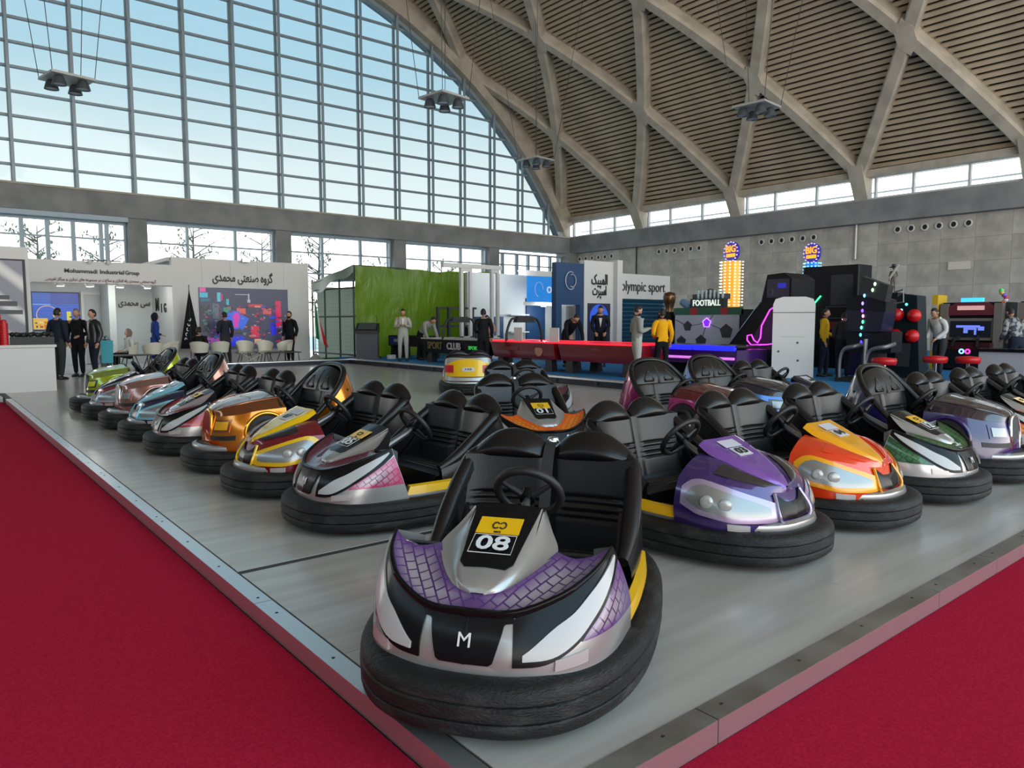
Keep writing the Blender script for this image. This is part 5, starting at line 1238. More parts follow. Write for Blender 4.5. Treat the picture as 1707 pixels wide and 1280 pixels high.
# ---- counter with goods
ct = thing('counter', 'white reception counter at the left frame edge', 'counter', (0, 0, 0))
obj('body', MB().box((0.2, 17.62, 0), (2.25, 18.3, 0.90)), booth_w, ct); obj('top', MB().box((0.17, 17.58, 0.90), (2.28, 18.34, 0.95)), booth_w, ct)
obj('plinth_seam', MB().box((1.2, 17.612, 0.0), (1.21, 17.62, 0.9)), mat('panel_joint'), ct)
red_pl = mat('red_plastic', srgb(190, 16, 30), 0.35)
for k, (x, y, h, r) in enumerate(((1.30, 17.85, 0.62, 0.085), (1.415, 17.72, 0.45, 0.07), (1.12, 17.98, 0.5, 0.08))):
    t = thing('ribbed_canister', ['tall red ribbed canister at the left frame edge on the counter', 'shorter red ribbed canister nearest the black box on the counter', 'red ribbed canister half behind the tall one on the counter'][k], 'canister', (x, y, 0.95), 0, 'red canisters on the counter')
    pr = []
    n_ = int(h / 0.05)
    for q in range(n_): pr += [(r, h * q / n_), (r, h * (q + .7) / n_), (r * .9, h * (q + .8) / n_), (r * .9, h * (q + .98) / n_)]
    obj('shell', MB().lathe(pr, 16).mesh('shell', ang=40), red_pl, t); obj('cap', MB().lathe([(r * .7, h), (r * .7, h + 0.04), (r * .3, h + 0.06)], 14), red_pl, t)
bx_ = thing('display_tray', 'long black tray of dark small goods on the white counter', 'tray', (1.88, 17.85, 0.95))
obj('tray', MB().box((-0.36, -0.15, 0), (0.38, 0.15, 0.16)), blackm, bx_)
for k in range(12): obj('dark_good', MB().lathe([(0.02, 0), (0.05, 0.03), (0.045, 0.08), (0.0, 0.1)], 8, (-0.32 + 0.06 * k, 0.05 * (-1) ** k, 0.15 + random.uniform(0, .02)), cap=False).mesh('dark_good', smooth=True), blackm, bx_)
# turquoise bag
bg_ = thing('shopping_bag', 'turquoise carrier bag standing behind the group of men', 'bag', (3.98, 21.9, 0))
obj('bag', MB().add([(-.13, -.06, .32), (.13, -.06, .32), (.13, .06, .32), (-.13, .06, .32), (-.15, -.05, .92), (.15, -.05, .92), (.15, .05, .92), (-.15, .05, .92)], [(0, 3, 2, 1), (0, 1, 5, 4), (1, 2, 6, 5), (2, 3, 7, 6), (3, 0, 4, 7)]), mat('turquoise', srgb(30, 150, 165), 0.5), bg_)
obj('stand', MB().tube([(0, 0, 0), (0, 0, .34)], 0.02, 8).lathe([(0.12, 0), (0.12, 0.015)], 14), blackm, bg_); obj('handle', MB().tube([(-0.06, 0, .92), (-0.05, 0, 1.02), (0.05, 0, 1.02), (0.06, 0, .92)], 0.008, 6), mat('turquoise'), bg_)
# ---- shell chairs and tables
cream = mat('shell_chair_cream', srgb(208, 204, 188), 0.45); legm = mat('chair_leg_dark', srgb(46, 42, 40), 0.5); legw = mat('chair_leg_white', srgb(190, 188, 180), 0.5)
def shellf(u, v):
    a = radians(-115 + 230 * u); r = 0.24 + 0.05 * v; z = 0.44 + 0.36 * v * (0.55 + 0.45 * cos(a * 0.75)); return (-r * cos(a) * 0.95 + 0.02, r * sin(a), z)
ch_shell = MB().grid(shellf, 20, 6); ch_shell.grid(lambda u, v: ((-0.24 * cos(radians(-180 + 360 * u)) * .95 + .02) * v, 0.24 * sin(radians(-180 + 360 * u)) * v, 0.44 - 0.015 * (1 - v)), 20, 3); ch_shell = ch_shell.mesh('shell', smooth=True)
ch_legs = [MB().tube([(sx * .10, sy * .10, .43), (sx * .22, sy * .22, 0)], [0.016, 0.011], 8).mesh('leg', smooth=True) for sx in (1, -1) for sy in (1, -1)]
def chair(lbl, x, y, rz, z=0, m=cream, lm=legm):
    t = thing('shell_chair', lbl, 'chair', (x, y, z), radians(rz), 'cream shell chairs of the left booth')
    obj('shell', ch_shell, m, t)
    for l in ch_legs: obj('leg', l, lm, t)
for lbl, x, y, rz in (('cream shell chair beside the potted plant in the left booth', 4.4, 24.75, 20), ('cream shell chair under the seated woman in the headscarf', 5.02, 24.28, 190), ('cream shell chair between the seated woman and the woman in blue', 5.6, 24.02, 95), ('cream shell chair right of the woman in blue', 6.25, 24.6, 200),
        ('cream shell chair under the person in black by the flag', 7.0, 24.18, 60), ('cream shell chair just right of the black feather flag', 7.62, 24.1, 80), ('cream shell chair right of the man before the LED wall', 8.5, 24.35, 265), ('cream shell chair under the middle of the LED wall', 9.15, 24.35, 268), ('cream shell chair nearest the man in the bomber jacket', 9.85, 24.3, 200)):
    chair(lbl, x, y, rz)
def table(lbl, x, y, w, h, m, cross=False):
    t = thing('side_table', lbl, 'table', (x, y, 0), 0, 'low tables of the left booth')
    obj('table_top', MB().box((-w / 2, -0.3, h - 0.03), (w / 2, 0.3, h)), m, t)
    for sx in (1, -1):
        for sy in (1, -1): obj('leg', MB().tube([(sx * (w / 2 - .08), sy * .22, h - .03), ((-sx if cross else sx) * (w / 2 - (0.02 if cross else .04)), sy * .25, 0)], 0.014, 6), legw if cross else legm, t)
table('low dark table with thin legs before the seated woman', 4.95, 23.5, 1.0, 0.46, legm)
table('glass topped table on white crossed legs before the LED wall', 8.35, 23.5, 0.9, 0.46, glass_clear, True)
table('low dark table under the middle of the LED wall', 9.45, 23.6, 1.1, 0.42, legm)
# potted plant
pl = thing('potted_plant', 'small dark leaved plant in a pot in the left booth', 'plant', (4.35, 24.1, 0.0))
obj('pot', MB().lathe([(0.13, 0), (0.18, 0.42), (0.16, 0.44), (0.15, 0.40)], 16), mat('pot_grey', srgb(96, 98, 104), 0.6), pl)
obj('stem', MB().tube([(0, 0, .4), (0.02, 0, .75), (-0.02, 0.02, 1.0)], [0.015, 0.012, 0.008], 6), legm, pl)
leafm = mat('leaf_dark', srgb(30, 44, 36), 0.5)
lf = MB().grid(lambda u, v: (0.24 * u, 0.05 * sin(pi * u) * (v - .5) * 2, 0.03 * sin(pi * u) - 0.06 * u * u), 6, 2).mesh('leaf', smooth=True)
for k in range(14): obj('leaf', lf, leafm, pl, (random.uniform(-.02, .02), random.uniform(-.02, .02), 0.6 + 0.03 * k), (0, random.uniform(-.7, .1), k * 2.4))
# feather flag
ff = thing('feather_flag', 'black triangular feather flag with white script in front of the booth wall', 'flag', (6.95, 24.9, 0))
obj('pole', MB().tube([(0, 0, 0), (0, 0, 2.6)], 0.012, 6), legm, ff); obj('base', MB().lathe([(0.2, 0), (0.2, 0.03), (0.03, 0.05)], 14), legm, ff)
obj('sail', MB().grid(lambda u, v: (-0.32 * (1 - v) + (0.34 + 0.32) * (1 - v) * u + 0.0, 0.03 * sin(6 * u), 0.55 + 1.9 * v), 10, 8).mesh('sail', smooth=True), cloth('flagblack', (24, 24, 30)), ff)
for k in range(5): obj('white_stroke', MB().tube([(-0.16 + 0.035 * k + 0.03 * cos(a), -0.055, 0.85 + 0.16 * k + 0.05 * sin(a)) for a in [radians(40 * q + 50 * k) for q in range(6)]], 0.014, 5), white_ink, ff)
# national tricolour on a stand
nf = thing('tricolour_flag', 'green white and red flag hanging on a pole beside the net cage', 'flag', (11.0, 24.4, 0))
obj('pole', MB().tube([(0, 0, 0), (0, 0, 2.3)], 0.014, 6), chrome, nf); obj('base', MB().lathe([(0.32, 0), (0.3, 0.06), (0.1, 0.22), (0.02, 0.3)], 16), mat('silver_base', srgb(190, 186, 178), 0.35, 0.6), nf)
for k, c in enumerate(((24, 110, 66), (214, 210, 206), (190, 40, 40))):
    obj('band', MB().grid(lambda u, v: ((0.02 + 0.16 * k + 0.16 * u) * (0.35 + 0.65 * v), 0.05 * sin(9 * (u + k) * .8) * v, 2.2 - 1.35 * v - 0.25 * (k + u) * (1 - .5 * v)), 5, 8).mesh('band', smooth=True), cloth('flag%d' % k, c), nf)
# ================================================================ RIGHT PLATFORM: tarp cage, game tables, stand, arcade
Z = P0
# ---- net cage covered with a green tarp
cg = thing('net_cage', 'tall cage covered with a shiny green tarp, netting on its left side', 'cage', (0, 0, 0))
tarp_m = mat('green_tarp', srgb(110, 146, 24), 0.3, spec=0.6); ntt, bt = nodes(tarp_m)
tct = ntt.nodes.new('ShaderNodeTexCoord'); mpt = ntt.nodes.new('ShaderNodeMapping'); mpt.inputs['Scale'].default_value = (1, 1, 0.35); nzt = ntt.nodes.new('ShaderNodeTexNoise'); nzt.inputs['Scale'].default_value = 2.6; nzt.inputs['Detail'].default_value = 5; nzt.inputs['Distortion'].default_value = 0.6
bpt = ntt.nodes.new('ShaderNodeBump'); bpt.inputs['Strength'].default_value = 0.8; bpt.inputs['Distance'].default_value = 0.12
ntt.links.new(tct.outputs['Object'], mpt.inputs[0]); ntt.links.new(mpt.outputs[0], nzt.inputs['Vector']); ntt.links.new(nzt.outputs['Fac'], bpt.inputs['Height']); ntt.links.new(bpt.outputs[0], bt.inputs['Normal'])
def translucent(m, col, f):
    nt = m.node_tree; b_ = nt.nodes['Principled BSDF']; o_ = [n for n in nt.nodes if n.type == 'OUTPUT_MATERIAL'][0]
    t_ = nt.nodes.new('ShaderNodeBsdfTranslucent'); t_.inputs[0].default_value = (*col, 1); x_ = nt.nodes.new('ShaderNodeMixShader'); x_.inputs[0].default_value = f
    nt.links.new(b_.outputs[0], x_.inputs[1]); nt.links.new(t_.outputs[0], x_.inputs[2]); nt.links.new(x_.outputs[0], o_.inputs[0])
translucent(tarp_m, (0.30, 0.50, 0.02), 0.45)
X0, X1, Yf, Yb, ZT = 11.95, 18.3, 23.2, 26.7, 3.36
random.seed(3)
def tarp_front(u, v):
    x = X0 + (X1 - X0) * u; z = Z + 0.02 + (ZT - Z) * v
    y = Yf + 0.03 * sin(x * 1.9 + z * 2.3) + 0.014 * sin(x * 6.1 - z * 3.2) * sin(z * 1.7 + x) + 0.03 * sin(z * 2.1 + x * .8)
    return (x, y, z - 0.08 * v * sin(pi * u) + 0.03 * sin(x * 4) * v)
obj('tarp_front', MB().grid(tarp_front, 60, 24).mesh('tarp_front', smooth=True), tarp_m, cg)
obj('tarp_roof', MB().grid(lambda u, v: (X0 - 0.06 + (X1 - X0) * u, Yf + (Yb - Yf) * v, ZT + 0.02 - 0.10 * sin(pi * v) + 0.04 * sin(7 * u + 5 * v) - 0.45 * v * (1 - u) - 0.08 * sin(pi * u)), 24, 12).mesh('tarp_roof', smooth=True), mat('tarp_top', srgb(110, 136, 124), 0.3), cg)
obj('tarp_valance', MB().grid(lambda u, v: (X0 - 0.05 + 0.03 * sin(9 * u), Yf + (Yb - Yf) * u, ZT - 0.45 * u - (0.45 + 0.1 * sin(11 * u)) * v * (0.5 + u * .6)), 20, 4).mesh('tarp_valance', smooth=True), mat('tarp_top'), cg)
framek = mat('cage_frame', (0.02, 0.024, 0.026), 0.5)
for y in (Yf + 0.1, 24.4, 25.6, Yb): obj('post', MB().tube([(X0, y, Z * 0), (X0, y, ZT - 0.5 * (y - Yf) / (Yb - Yf))], 0.035, 8), framek, cg)
for z in (0.25, 1.6, 2.6): obj('rail', MB().tube([(X0, Yf, z), (X0, Yb, z)], 0.03, 8), framek, cg)
obj('cage_turf', MB().box((X0, Yf + 0.1, 0.0), (X1, Yb, 0.02)), mat('turf_green', srgb(50, 120, 60), 0.9), cg)
netm = mat('net_cord', srgb(150, 156, 150), 0.8)
nb = MB()
for k in range(25): nb.beam((X0 - .01, Yf + 0.1 + k * 0.14, 0.26), (X0 - .01, Yf + 0.1 + k * 0.14, 2.6), 0.006, 0.006)
for k in range(17): nb.beam((X0 - .01, Yf + 0.1, 0.26 + k * 0.14), (X0 - .01, Yb, 0.26 + k * 0.14), 0.006, 0.006)
obj('netting', nb, netm, cg, kind='stuff')
bsm = mat('back_sheet', srgb(214, 222, 212), 0.8); translucent(bsm, (0.75, 0.8, 0.74), 0.6)
obj('back_sheet', MB().box((X0 + 0.2, Yb - .02, 0.0), (X1, Yb, 2.75)), bsm, cg)
# podium
pd = thing('podium', 'dark grey podium with a sloped screen at the cage corner', 'podium', (11.98, 22.4, Z), radians(-125))
slate = mat('podium_grey', srgb(70, 74, 82), 0.5)
obj('body', MB().box((-0.22, -0.36, 0), (0.25, 0.36, 0.86)), slate, pd); obj('foot_block', MB().box((-0.3, -0.42, 0), (0.3, 0.42, 0.06)), slate, pd)
obj('desk', MB().prism([(-0.3, 0.86), (0.32, 0.86), (0.32, 0.95), (-0.3, 1.2)], -0.38, 0.38, 'y'), blackm, pd); obj('screen', MB().beam((0.26, 0, 1.0), (-0.24, 0, 1.205), 0.6, 0.02), slate, pd)
obj('microphone', MB().tube([(-0.2, 0.3, 1.18), (-0.16, 0.3, 1.4), (-0.08, 0.28, 1.46)], 0.008, 6), blackm, pd)
tag(obj('junction_box', MB().box((12.35, 21.6, Z), (12.6, 21.75, Z + 0.14)), mat('box_white', srgb(215, 215, 212), 0.5)), 'small white box on the platform floor beside the podium', 'box')
# ---- air hockey tables
def arch_part(t, y, m, zt=1.52, x0=0.0, x1=1.2):
    pts = [(x0, y, 0.72), (x0 + 0.02, y, 1.0), (x0 + 0.18, y, 1.32), (x0 + 0.42, y, zt - 0.1), ((x0 + x1) / 2, y, zt - 0.06), (x1 - 0.42, y, zt - 0.1), (x1 - 0.18, y, 1.32), (x1 - 0.02, y, 1.0), (x1, y, 0.72)]
    a = obj('arch', MB().tube([cr(pts, k / 24) for k in range(25)], 0.035, 8).mesh('arch', smooth=True), m, t)
    obj('score_box', MB().add([(x0 + .28, y - .07, zt - .17), (x1 - .28, y - .07, zt - .17), (x1 - .36, y - .07, zt), (x0 + .36, y - .07, zt), (x0 + .28, y + .07, zt - .17), (x1 - .28, y + .07, zt - .17), (x1 - .36, y + .07, zt), (x0 + .36, y + .07, zt)],
        [(0, 1, 2, 3), (7, 6, 5, 4), (0, 4, 5, 1), (3, 2, 6, 7), (0, 3, 7, 4), (1, 5, 6, 2)]), m, a)
def hockey(lbl, x, y0, y1, w, body, rail, topm, arch_y=None, skirt=0.42, legs=True):
    t = thing('air_hockey_table', lbl, 'game table', (x, 0, Z), 0, 'air hockey tables on the blue carpet')
    obj('skirt', MB().add([(0, y0, 0.72), (0, y1, 0.72), (0.10, y1 - .05, 0.72 - skirt), (0.10, y0 + .05, 0.72 - skirt), (w, y0, 0.72), (w, y1, 0.72), (w - .1, y1 - .05, 0.72 - skirt), (w - .1, y0 + .05, 0.72 - skirt)],
        [(0, 1, 2, 3), (7, 6, 5, 4), (0, 4, 5, 1), (3, 2, 6, 7), (0, 3, 7, 4), (1, 5, 6, 2)]), body, t)
    obj('playing_field', MB().box((0.06, y0 + .06, 0.72), (w - .06, y1 - .06, 0.735)), topm, t)
    for a, b_ in (((0, y0, .735), (0, y1, .735)), ((w, y0, .735), (w, y1, .735)), ((0, y0, .735), (w, y0, .735)), ((0, y1, .735), (w, y1, .735))): obj('rail', MB().tube([a, b_], 0.022, 8), rail, t)
    for yy in (y0 + .3, y1 - .3):
        for xx in (0.2, w - .2): obj('leg', MB().add([(xx - .07, yy - .09, .45), (xx + .07, yy - .09, .45), (xx + .07, yy + .09, .45), (xx - .07, yy + .09, .45), (xx - .1, yy - .14, 0), (xx + .1, yy - .14, 0), (xx + .1, yy + .14, 0), (xx - .1, yy + .14, 0)], [(0, 1, 2, 3), (7, 6, 5, 4), (0, 4, 5, 1), (1, 5, 6, 2), (2, 6, 7, 3), (3, 7, 4, 0)]), blackm, t)
    if arch_y: arch_part(t, arch_y, blackm, 1.40, 0.0, w)
    return t
darkred = mat('hockey_red', srgb(120, 14, 26), 0.25, coat=0.6); redglow = mat('red_led_rail', srgb(220, 20, 40), 0.3, emit=srgb(255, 40, 60), estr=1.1)
bluetop = mat('hockey_dark_top', srgb(30, 30, 40), 0.2); hb = mat('hockey_black', (0.007, 0.007, 0.010), 0.45, spec=0.25)
paleR = mat('pale_rail', srgb(190, 186, 170), 0.4)
t1 = hockey('black game table with SPORT CLUB lettering under a curved arch', 12.3, 16.2, 19.5, 1.25, hb, paleR, mat('pale_field', srgb(170, 176, 160), 0.3), 18.3)
sign('SPORT', 0.30, (-0.0, 18.75, 0.52), RX, mat('lettering_olive', srgb(110, 100, 50), 0.5), t1, width=0.8); sign('CLUB', 0.28, (-0.0, 17.75, 0.52), RX, mat('lettering_white', srgb(200, 190, 196), 0.5), t1, width=0.7); sign('SPORT', 0.14, (0.0, 16.75, 0.5), RX, mat('lettering_green', srgb(60, 190, 80), 0.5, emit=srgb(60, 190, 80), estr=0.5), t1, width=0.5)
t2 = hockey('dark red air hockey table with glowing red rail under a black arch', 12.25, 13.35, 15.9, 1.25, darkred, redglow, bluetop, 15.2)
obj('emblem', MB().lathe([(0.0, 0), (0.13, 0.0), (0.15, 0.01)], 14, (0.03, 13.95, 0.52), 'x', cap=False), mat('shield_tan', srgb(190, 130, 110), 0.5), t2); obj('side_label', MB().box((0.02, 14.75, 0.5), (0.035, 15.65, 0.6)), mat('label_brown', srgb(120, 48, 44), 0.5), t2)
t3 = hockey('dark red air hockey table with glowing red rail beside the man in the grey suit', 12.25, 10.75, 13.2, 1.25, darkred, redglow, bluetop)
obj('side_label', MB().box((0.02, 11.8, 0.58), (0.03, 12.1, 0.63)), mat('label_brown'), t3)
for k, (x, y) in enumerate(((12.5, 15.02), (12.5, 13.6))):
    tag(obj('paper_sign', MB().box((x, y - 0.17, Z + 0.74), (x + 0.02, y + 0.17, Z + 1.1)), mat('paper_white', srgb(225, 225, 222), 0.6)), ['white paper sign standing inside the arch of the red table', 'white paper sign standing right of the arch on the red table'][k], 'sign', 'paper signs on the red table')
blueglow = mat('blue_led_tube', srgb(20, 20, 200), 0.25, emit=srgb(30, 40, 255), estr=1.6); purp = mat('hockey_purple', srgb(60, 20, 90), 0.3, coat=0.4); pinkg = mat('pink_led', srgb(220, 120, 220), 0.3, emit=srgb(230, 130, 230), estr=0.8)
t4 = thing('air_hockey_table', 'dark blue air hockey table with a thick glowing blue edge', 'game table', (14.0, 0, Z), 0, 'air hockey tables on the blue carpet')
for a, b_ in ((9.35, 10.45), (10.5, 11.75)):
    obj('glow_bumper', MB().tube([(0, a, .66), (0, b_, .66)], 0.06, 10), blueglow, t4); obj('lower_strip', MB().tube([(-0.03, a, .43), (-0.03, b_, .43)], 0.03, 8), pinkg, t4)
obj('skirt', MB().box((0.0, 9.3, 0.30), (1.2, 11.8, 0.62)), purp, t4); obj('playing_field', MB().box((0.02, 9.3, 0.68), (1.2, 11.8, 0.71)), bluetop, t4)
for yy in (9.6, 11.4): obj('pedestal', MB().box((0.25, yy - .15, 0), (0.95, yy + .15, 0.3)), hb, t4)
# dark game bench at the left of the tables
gb = thing('table_game', 'low black table game with a blue logo on its side panel', 'game table', (12.9, 20.6, Z))
obj('cabinet', MB().box((0, 0, 0.42), (0.8, 2.0, 0.78)), hb, gb); obj('logo_panel', MB().box((-0.01, 0.9, 0.46), (0.0, 1.9, 0.74)), mat('logo_blue', srgb(40, 50, 130), 0.4), gb); obj('logo_bar', MB().box((-0.02, 1.1, 0.56), (-0.01, 1.6, 0.66)), mat('logo_pale', srgb(170, 176, 190), 0.4), gb)
for y in (0.15, 1.85): obj('leg_pair', MB().prism([(y - .1, 0), (y + .1, 0), (y + .05, .42), (y - .05, .42)], 0.05, 0.75, 'x'), hb, gb)
# ---- stand of the sports dealer
st_ = thing('sports_stand', 'white and navy exhibition stand reading olympic sport', 'booth', (0, 0, 0))
navy_p = mat('panel_navy', srgb(22, 62, 104), 0.5); 
obj('navy_panel', MB().box((15.7, 17.0, 1.96 - .0), (16.92, 17.2, 3.28)).box((15.7, 17.0, Z), (15.95, 17.2, 1.96)).box((16.75, 17.0, Z), (16.92, 17.2, 1.96)), navy_p, st_)
obj('white_pier', MB().box((16.92, 16.98, Z), (18.3, 17.2, 3.4)), booth_w, st_); obj('pier_return', MB().box((18.3, 16.8, Z), (18.55, 17.2, 3.46)), booth_w, st_)
obj('fascia', MB().box((18.55, 17.0, 2.2), (21.3, 17.2, 3.05)), booth_w, st_); obj('fascia_post', MB().box((21.05, 17.0, Z), (21.3, 17.2, 2.2)).box((18.55, 17.0, Z), (18.7, 17.2, 2.2)), booth_w, st_)
lv = mat('louver_navy', srgb(20, 66, 92), 0.45); 
for k in range(14): obj('louver', MB().beam((18.7, 17.06, 0.35 + k * 0.137), (21.05, 17.06, 0.35 + k * 0.137), 0.10, 0.015, up=(0, -0.6, 0.8)), lv, st_)
obj('louver_backing', MB().box((18.7, 17.14, Z), (21.05, 17.18, 2.2)), mat('louver_back', srgb(44, 100, 124), 0.5), st_)
sign('olympic', 0.5, (19.32, 16.98, 2.62), RY, mat('sign_slate', srgb(52, 52, 56), 0.5), st_, width=1.28, bold=False); sign('sport', 0.5, (20.55, 16.98, 2.62), RY, mat('sign_slate'), st_, width=0.9, bold=False)
sign(farsi('المپیک'), 0.46, (17.62, 16.96, 2.78), RY, ink, st_, width=0.75); sign(farsi('اسپرت'), 0.42, (17.62, 16.96, 2.42), RY, ink, st_, width=0.65)
lg = [(16.3 + 0.22 * cos(a), 16.97, 2.72 + 0.28 * sin(a)) for a in [radians(d) for d in range(60, 330, 18)]]
obj('logo_mark', MB().tube(lg, 0.02, 6), mat('logo_pale'), st_); obj('logo_mark', MB().tube([(16.36 + 0.17 * cos(a), 16.96, 2.72 + 0.2 * sin(a)) for a in [radians(d) for d in range(-120, 130, 18)]], 0.016, 6), mat('logo_pale'), st_)
ps = obj('brain_poster', MB().box((17.08, 16.96, 0.7), (18.14, 16.98, 2.02)), mat('poster_dark_navy', srgb(24, 28, 62), 0.4), st_)
obj('poster_glow', MB().lathe([(0.0, 0), (0.28, 0.0), (0.44, 0.001)], 24, (17.6, 16.955, 1.55), 'y', cap=False), scr('brainblue', (40, 90, 220), 0.8), ps); obj('poster_head', MB().lathe([(0.0, 0), (0.12, 0.0)], 16, (17.55, 16.95, 1.62), 'y', cap=False), ink, ps)
# inside of the stand: frames, screen, shelves
for x in (14.7, 15.0): pass
obj('inner_wall', MB().box((15.6, 21.6, Z), (20.5, 21.75, 3.2)), booth_in, st_); obj('inner_navy', MB().box((18.35, 21.52, Z), (19.3, 21.6, 2.3)), navy_p, st_); obj('inner_navy', MB().box((15.9, 21.52, Z), (17.2, 21.6, 1.6)), navy_p, st_)
obj('inner_shelf', MB().box((17.4, 21.3, 1.0), (18.3, 21.6, 1.05)), booth_in, st_); obj('inner_shelf', MB().box((17.4, 21.3, 1.65), (18.3, 21.6, 1.7)), booth_in, st_)
obj('inner_screen', MB().box((17.6, 20.6, 2.15), (19.7, 20.66, 3.1)), scr('olyblue', (30, 120, 200), 1.0), st_); sign('OLYM', 0.34, (18.95, 20.58, 2.6), RY, scr('olywhite', (235, 240, 250)), st_, width=0.8)
obj('screen_ring', MB().tube([(18.15 + 0.2 * cos(2 * pi * k / 18), 20.58, 2.62 + 0.27 * sin(2 * pi * k / 18)) for k in range(14)], 0.018, 5), scr('ringlight', (140, 170, 230)), st_)
obj('screen_frame', MB().box((17.5, 20.58, 3.1), (20.0, 20.7, 3.3)).box((17.5, 20.62, 2.02), (20.0, 20.7, 2.15)), booth_w, st_)
dfr = thing('display_stand', 'tall white open display frame behind the game tables', 'frame', (0, 0, 0))
for x in (13.9, 14.25, 15.15, 15.4): obj('frame_post', MB().box((x, 19.6, 0.9), (x + .1, 19.7, 3.05)), booth_w, dfr)
for a, c in ((13.9, 14.35), (15.15, 15.5)): obj('frame_cap', MB().box((a, 19.6, 3.05), (c, 19.7, 3.16)), booth_w, dfr); obj('frame_foot', MB().box((a, 19.6, Z), (c, 19.7, 0.94)), booth_w, dfr)
obj('frame_beam', MB().box((13.2, 19.58, 3.16), (15.6, 19.72, 3.3)), booth_w, dfr)
def pl_(x, y, z, e_):
    ld = bpy.data.lights.new('stand_light', 'POINT'); ld.energy = e_; ld.shadow_soft_size = 0.1; ld.color = (0.95, 0.98, 1.0); lo_ = bpy.data.objects.new('stand_light', ld); COL.objects.link(lo_); lo_.location = (x, y, z); lo_.parent = st_
for x, y, z in ((16.2, 19.8, 3.1), (17.0, 20.3, 3.22), (18.3, 20.5, 1.98), (18.9, 20.5, 1.98)): pl_(x, y, z - 0.15, 26); obj('downlight', MB().lathe([(0.0, 0), (0.09, 0.0), (0.1, 0.02)], 12, (x, y, z), cap=False), glow, st_)
obj('stand_deck', MB().box((15.6, 17.2, Z), (21.3, 21.6, Z + 0.05)), mat('stand_deck_grey', srgb(150, 154, 156), 0.5), st_)
# gym rig behind the tables
rg = thing('gym_rig', 'black steel exercise rig before the green tarp', 'gym machine', (13.85, 20.9, Z))
for x in (0, 0.45, 1.2, 1.6): obj('upright', MB().beam((x, 0.2 * (x > 1), 0), (x, 0.2 * (x > 1), 1.75), 0.09, 0.09), framek, rg)
for z in (1.72, 1.1): obj('crossbar', MB().beam((0, 0.05, z), (1.65, 0.05, z), 0.07, 0.07), framek, rg)
obj('seat_pad', MB().box((0.6, -0.2, 0.45), (1.4, 0.15, 0.55)), blackm, rg)
for k in range(5): obj('weight_disc', MB().lathe([(0.05, 0), (0.2, 0.0), (0.2, 0.04), (0.05, 0.04)], 14, (1.3 + .05 * k, 0.25, 0.9), 'x'), framek, rg)
# ---- FOOTBALL kicker machine
fb = thing('football_machine', 'football kicking machine with FOOTBALL sign and purple lit pentagon', 'arcade machine', (17.8, 0.62, Z))
obj('cabinet', MB().box((0, 11.1, 0), (0.9, 13.4, 1.6)), hb, fb)
obj('ball_panel', MB().box((-0.02, 11.15, 0.55), (0, 13.35, 1.45)), mat('ball_print', srgb(178, 184, 198), 0.4), fb)
def ngon(cy, cz, r, n, m, name, rot=0.3, dx=-0.03, par=fb): 
    return obj(name, MB().prism([(cy + r * cos(2 * pi * k / n + rot), cz + r * sin(2 * pi * k / n + rot)) for k in range(n)], dx - 0.006, dx, 'x'), m, par)
dkp = mat('ball_patch', srgb(44, 46, 58), 0.4)
for cy, cz, r in ((12.88, 1.12, 0.16), (11.55, 0.98, 0.22), (12.4, 0.68, 0.2), (13.1, 0.66, 0.18)): ngon(cy, cz, r, 5, dkp, 'ball_patch')
ngon(12.2, 1.22, 0.13, 5, mat('pentagon_violet', srgb(70, 20, 160), 0.3, emit=srgb(110, 30, 240), estr=1.2), 'lit_pentagon'); 
obj('pentagon_tube', MB().tube([(-0.05, 12.2 + 0.14 * cos(2 * pi * k / 5 + .3), 1.22 + 0.14 * sin(2 * pi * k / 5 + .3)) for k in range(5)], 0.014, 6, closed=True), mat('violet_tube', srgb(190, 140, 255), 0.3, emit=srgb(190, 130, 255), estr=2), fb)
for a, b_ in (((12.2, 1.22), (12.88, 1.12)), ((12.2, 1.22), (11.55, 0.98)), ((12.2, 1.22), (12.4, 0.68)), ((12.2, 1.22), (12.0, 1.44)), ((12.88, 1.12), (13.3, 1.3))): obj('ball_seam', MB().beam((-0.025, a[0], a[1]), (-0.025, b_[0], b_[1]), 0.01, 0.015), dkp, fb)
obj('pitch_print', MB().box((-0.03, 11.1, 1.45), (0.1, 13.4, 1.66)), mat('pitch_green', srgb(40, 96, 74), 0.5), fb); obj('red_sash', MB().box((-0.04, 12.55, 1.46), (-0.03, 12.8, 1.65)), mat('sash_red', srgb(170, 40, 44), 0.5), fb); obj('red_sash', MB().box((-0.04, 11.5, 1.46), (-0.03, 11.75, 1.65)), mat('sash_red'), fb)
obj('sign_board', MB().box((0.1, 11.75, 1.66), (0.3, 12.9, 1.92)), mat('sign_dark', srgb(36, 50, 50), 0.4), fb); sign('FOOTBALL', 0.24, (0.08, 12.32, 1.79), RX, scr('signwhite', (225, 235, 230), 1.0), fb, width=0.95)
for k in range(7): obj('figure_row', MB().lathe([(0.03, 0), (0.045, 0.1), (0.03, 0.16), (0.04, 0.22), (0.0, 0.26)], 8, (0.2, 11.85 + 0.14 * k, 1.92), cap=False).mesh('figure_row', smooth=True), mat('figure_white', srgb(190, 206, 206), 0.4), fb)
obj('dome_top', MB().lathe([(0.2, 0), (0.19, 0.08), (0.12, 0.15), (0.0, 0.18)], 14, (0.4, 12.4, 2.05), cap=False).mesh('dome_top', smooth=True), mat('dome_grey', srgb(90, 90, 92), 0.4), fb); obj('dome_bracket', MB().box((0.2, 11.8, 1.9), (0.5, 12.9, 2.06)), slate, fb)
obj('ball_boot_blue', MB().tube([(0.15, 12.95, 1.7), (0.15, 13.25, 1.85)], [0.14, 0.10], 10), mat('boot_blue', srgb(110, 140, 170), 0.4), fb)
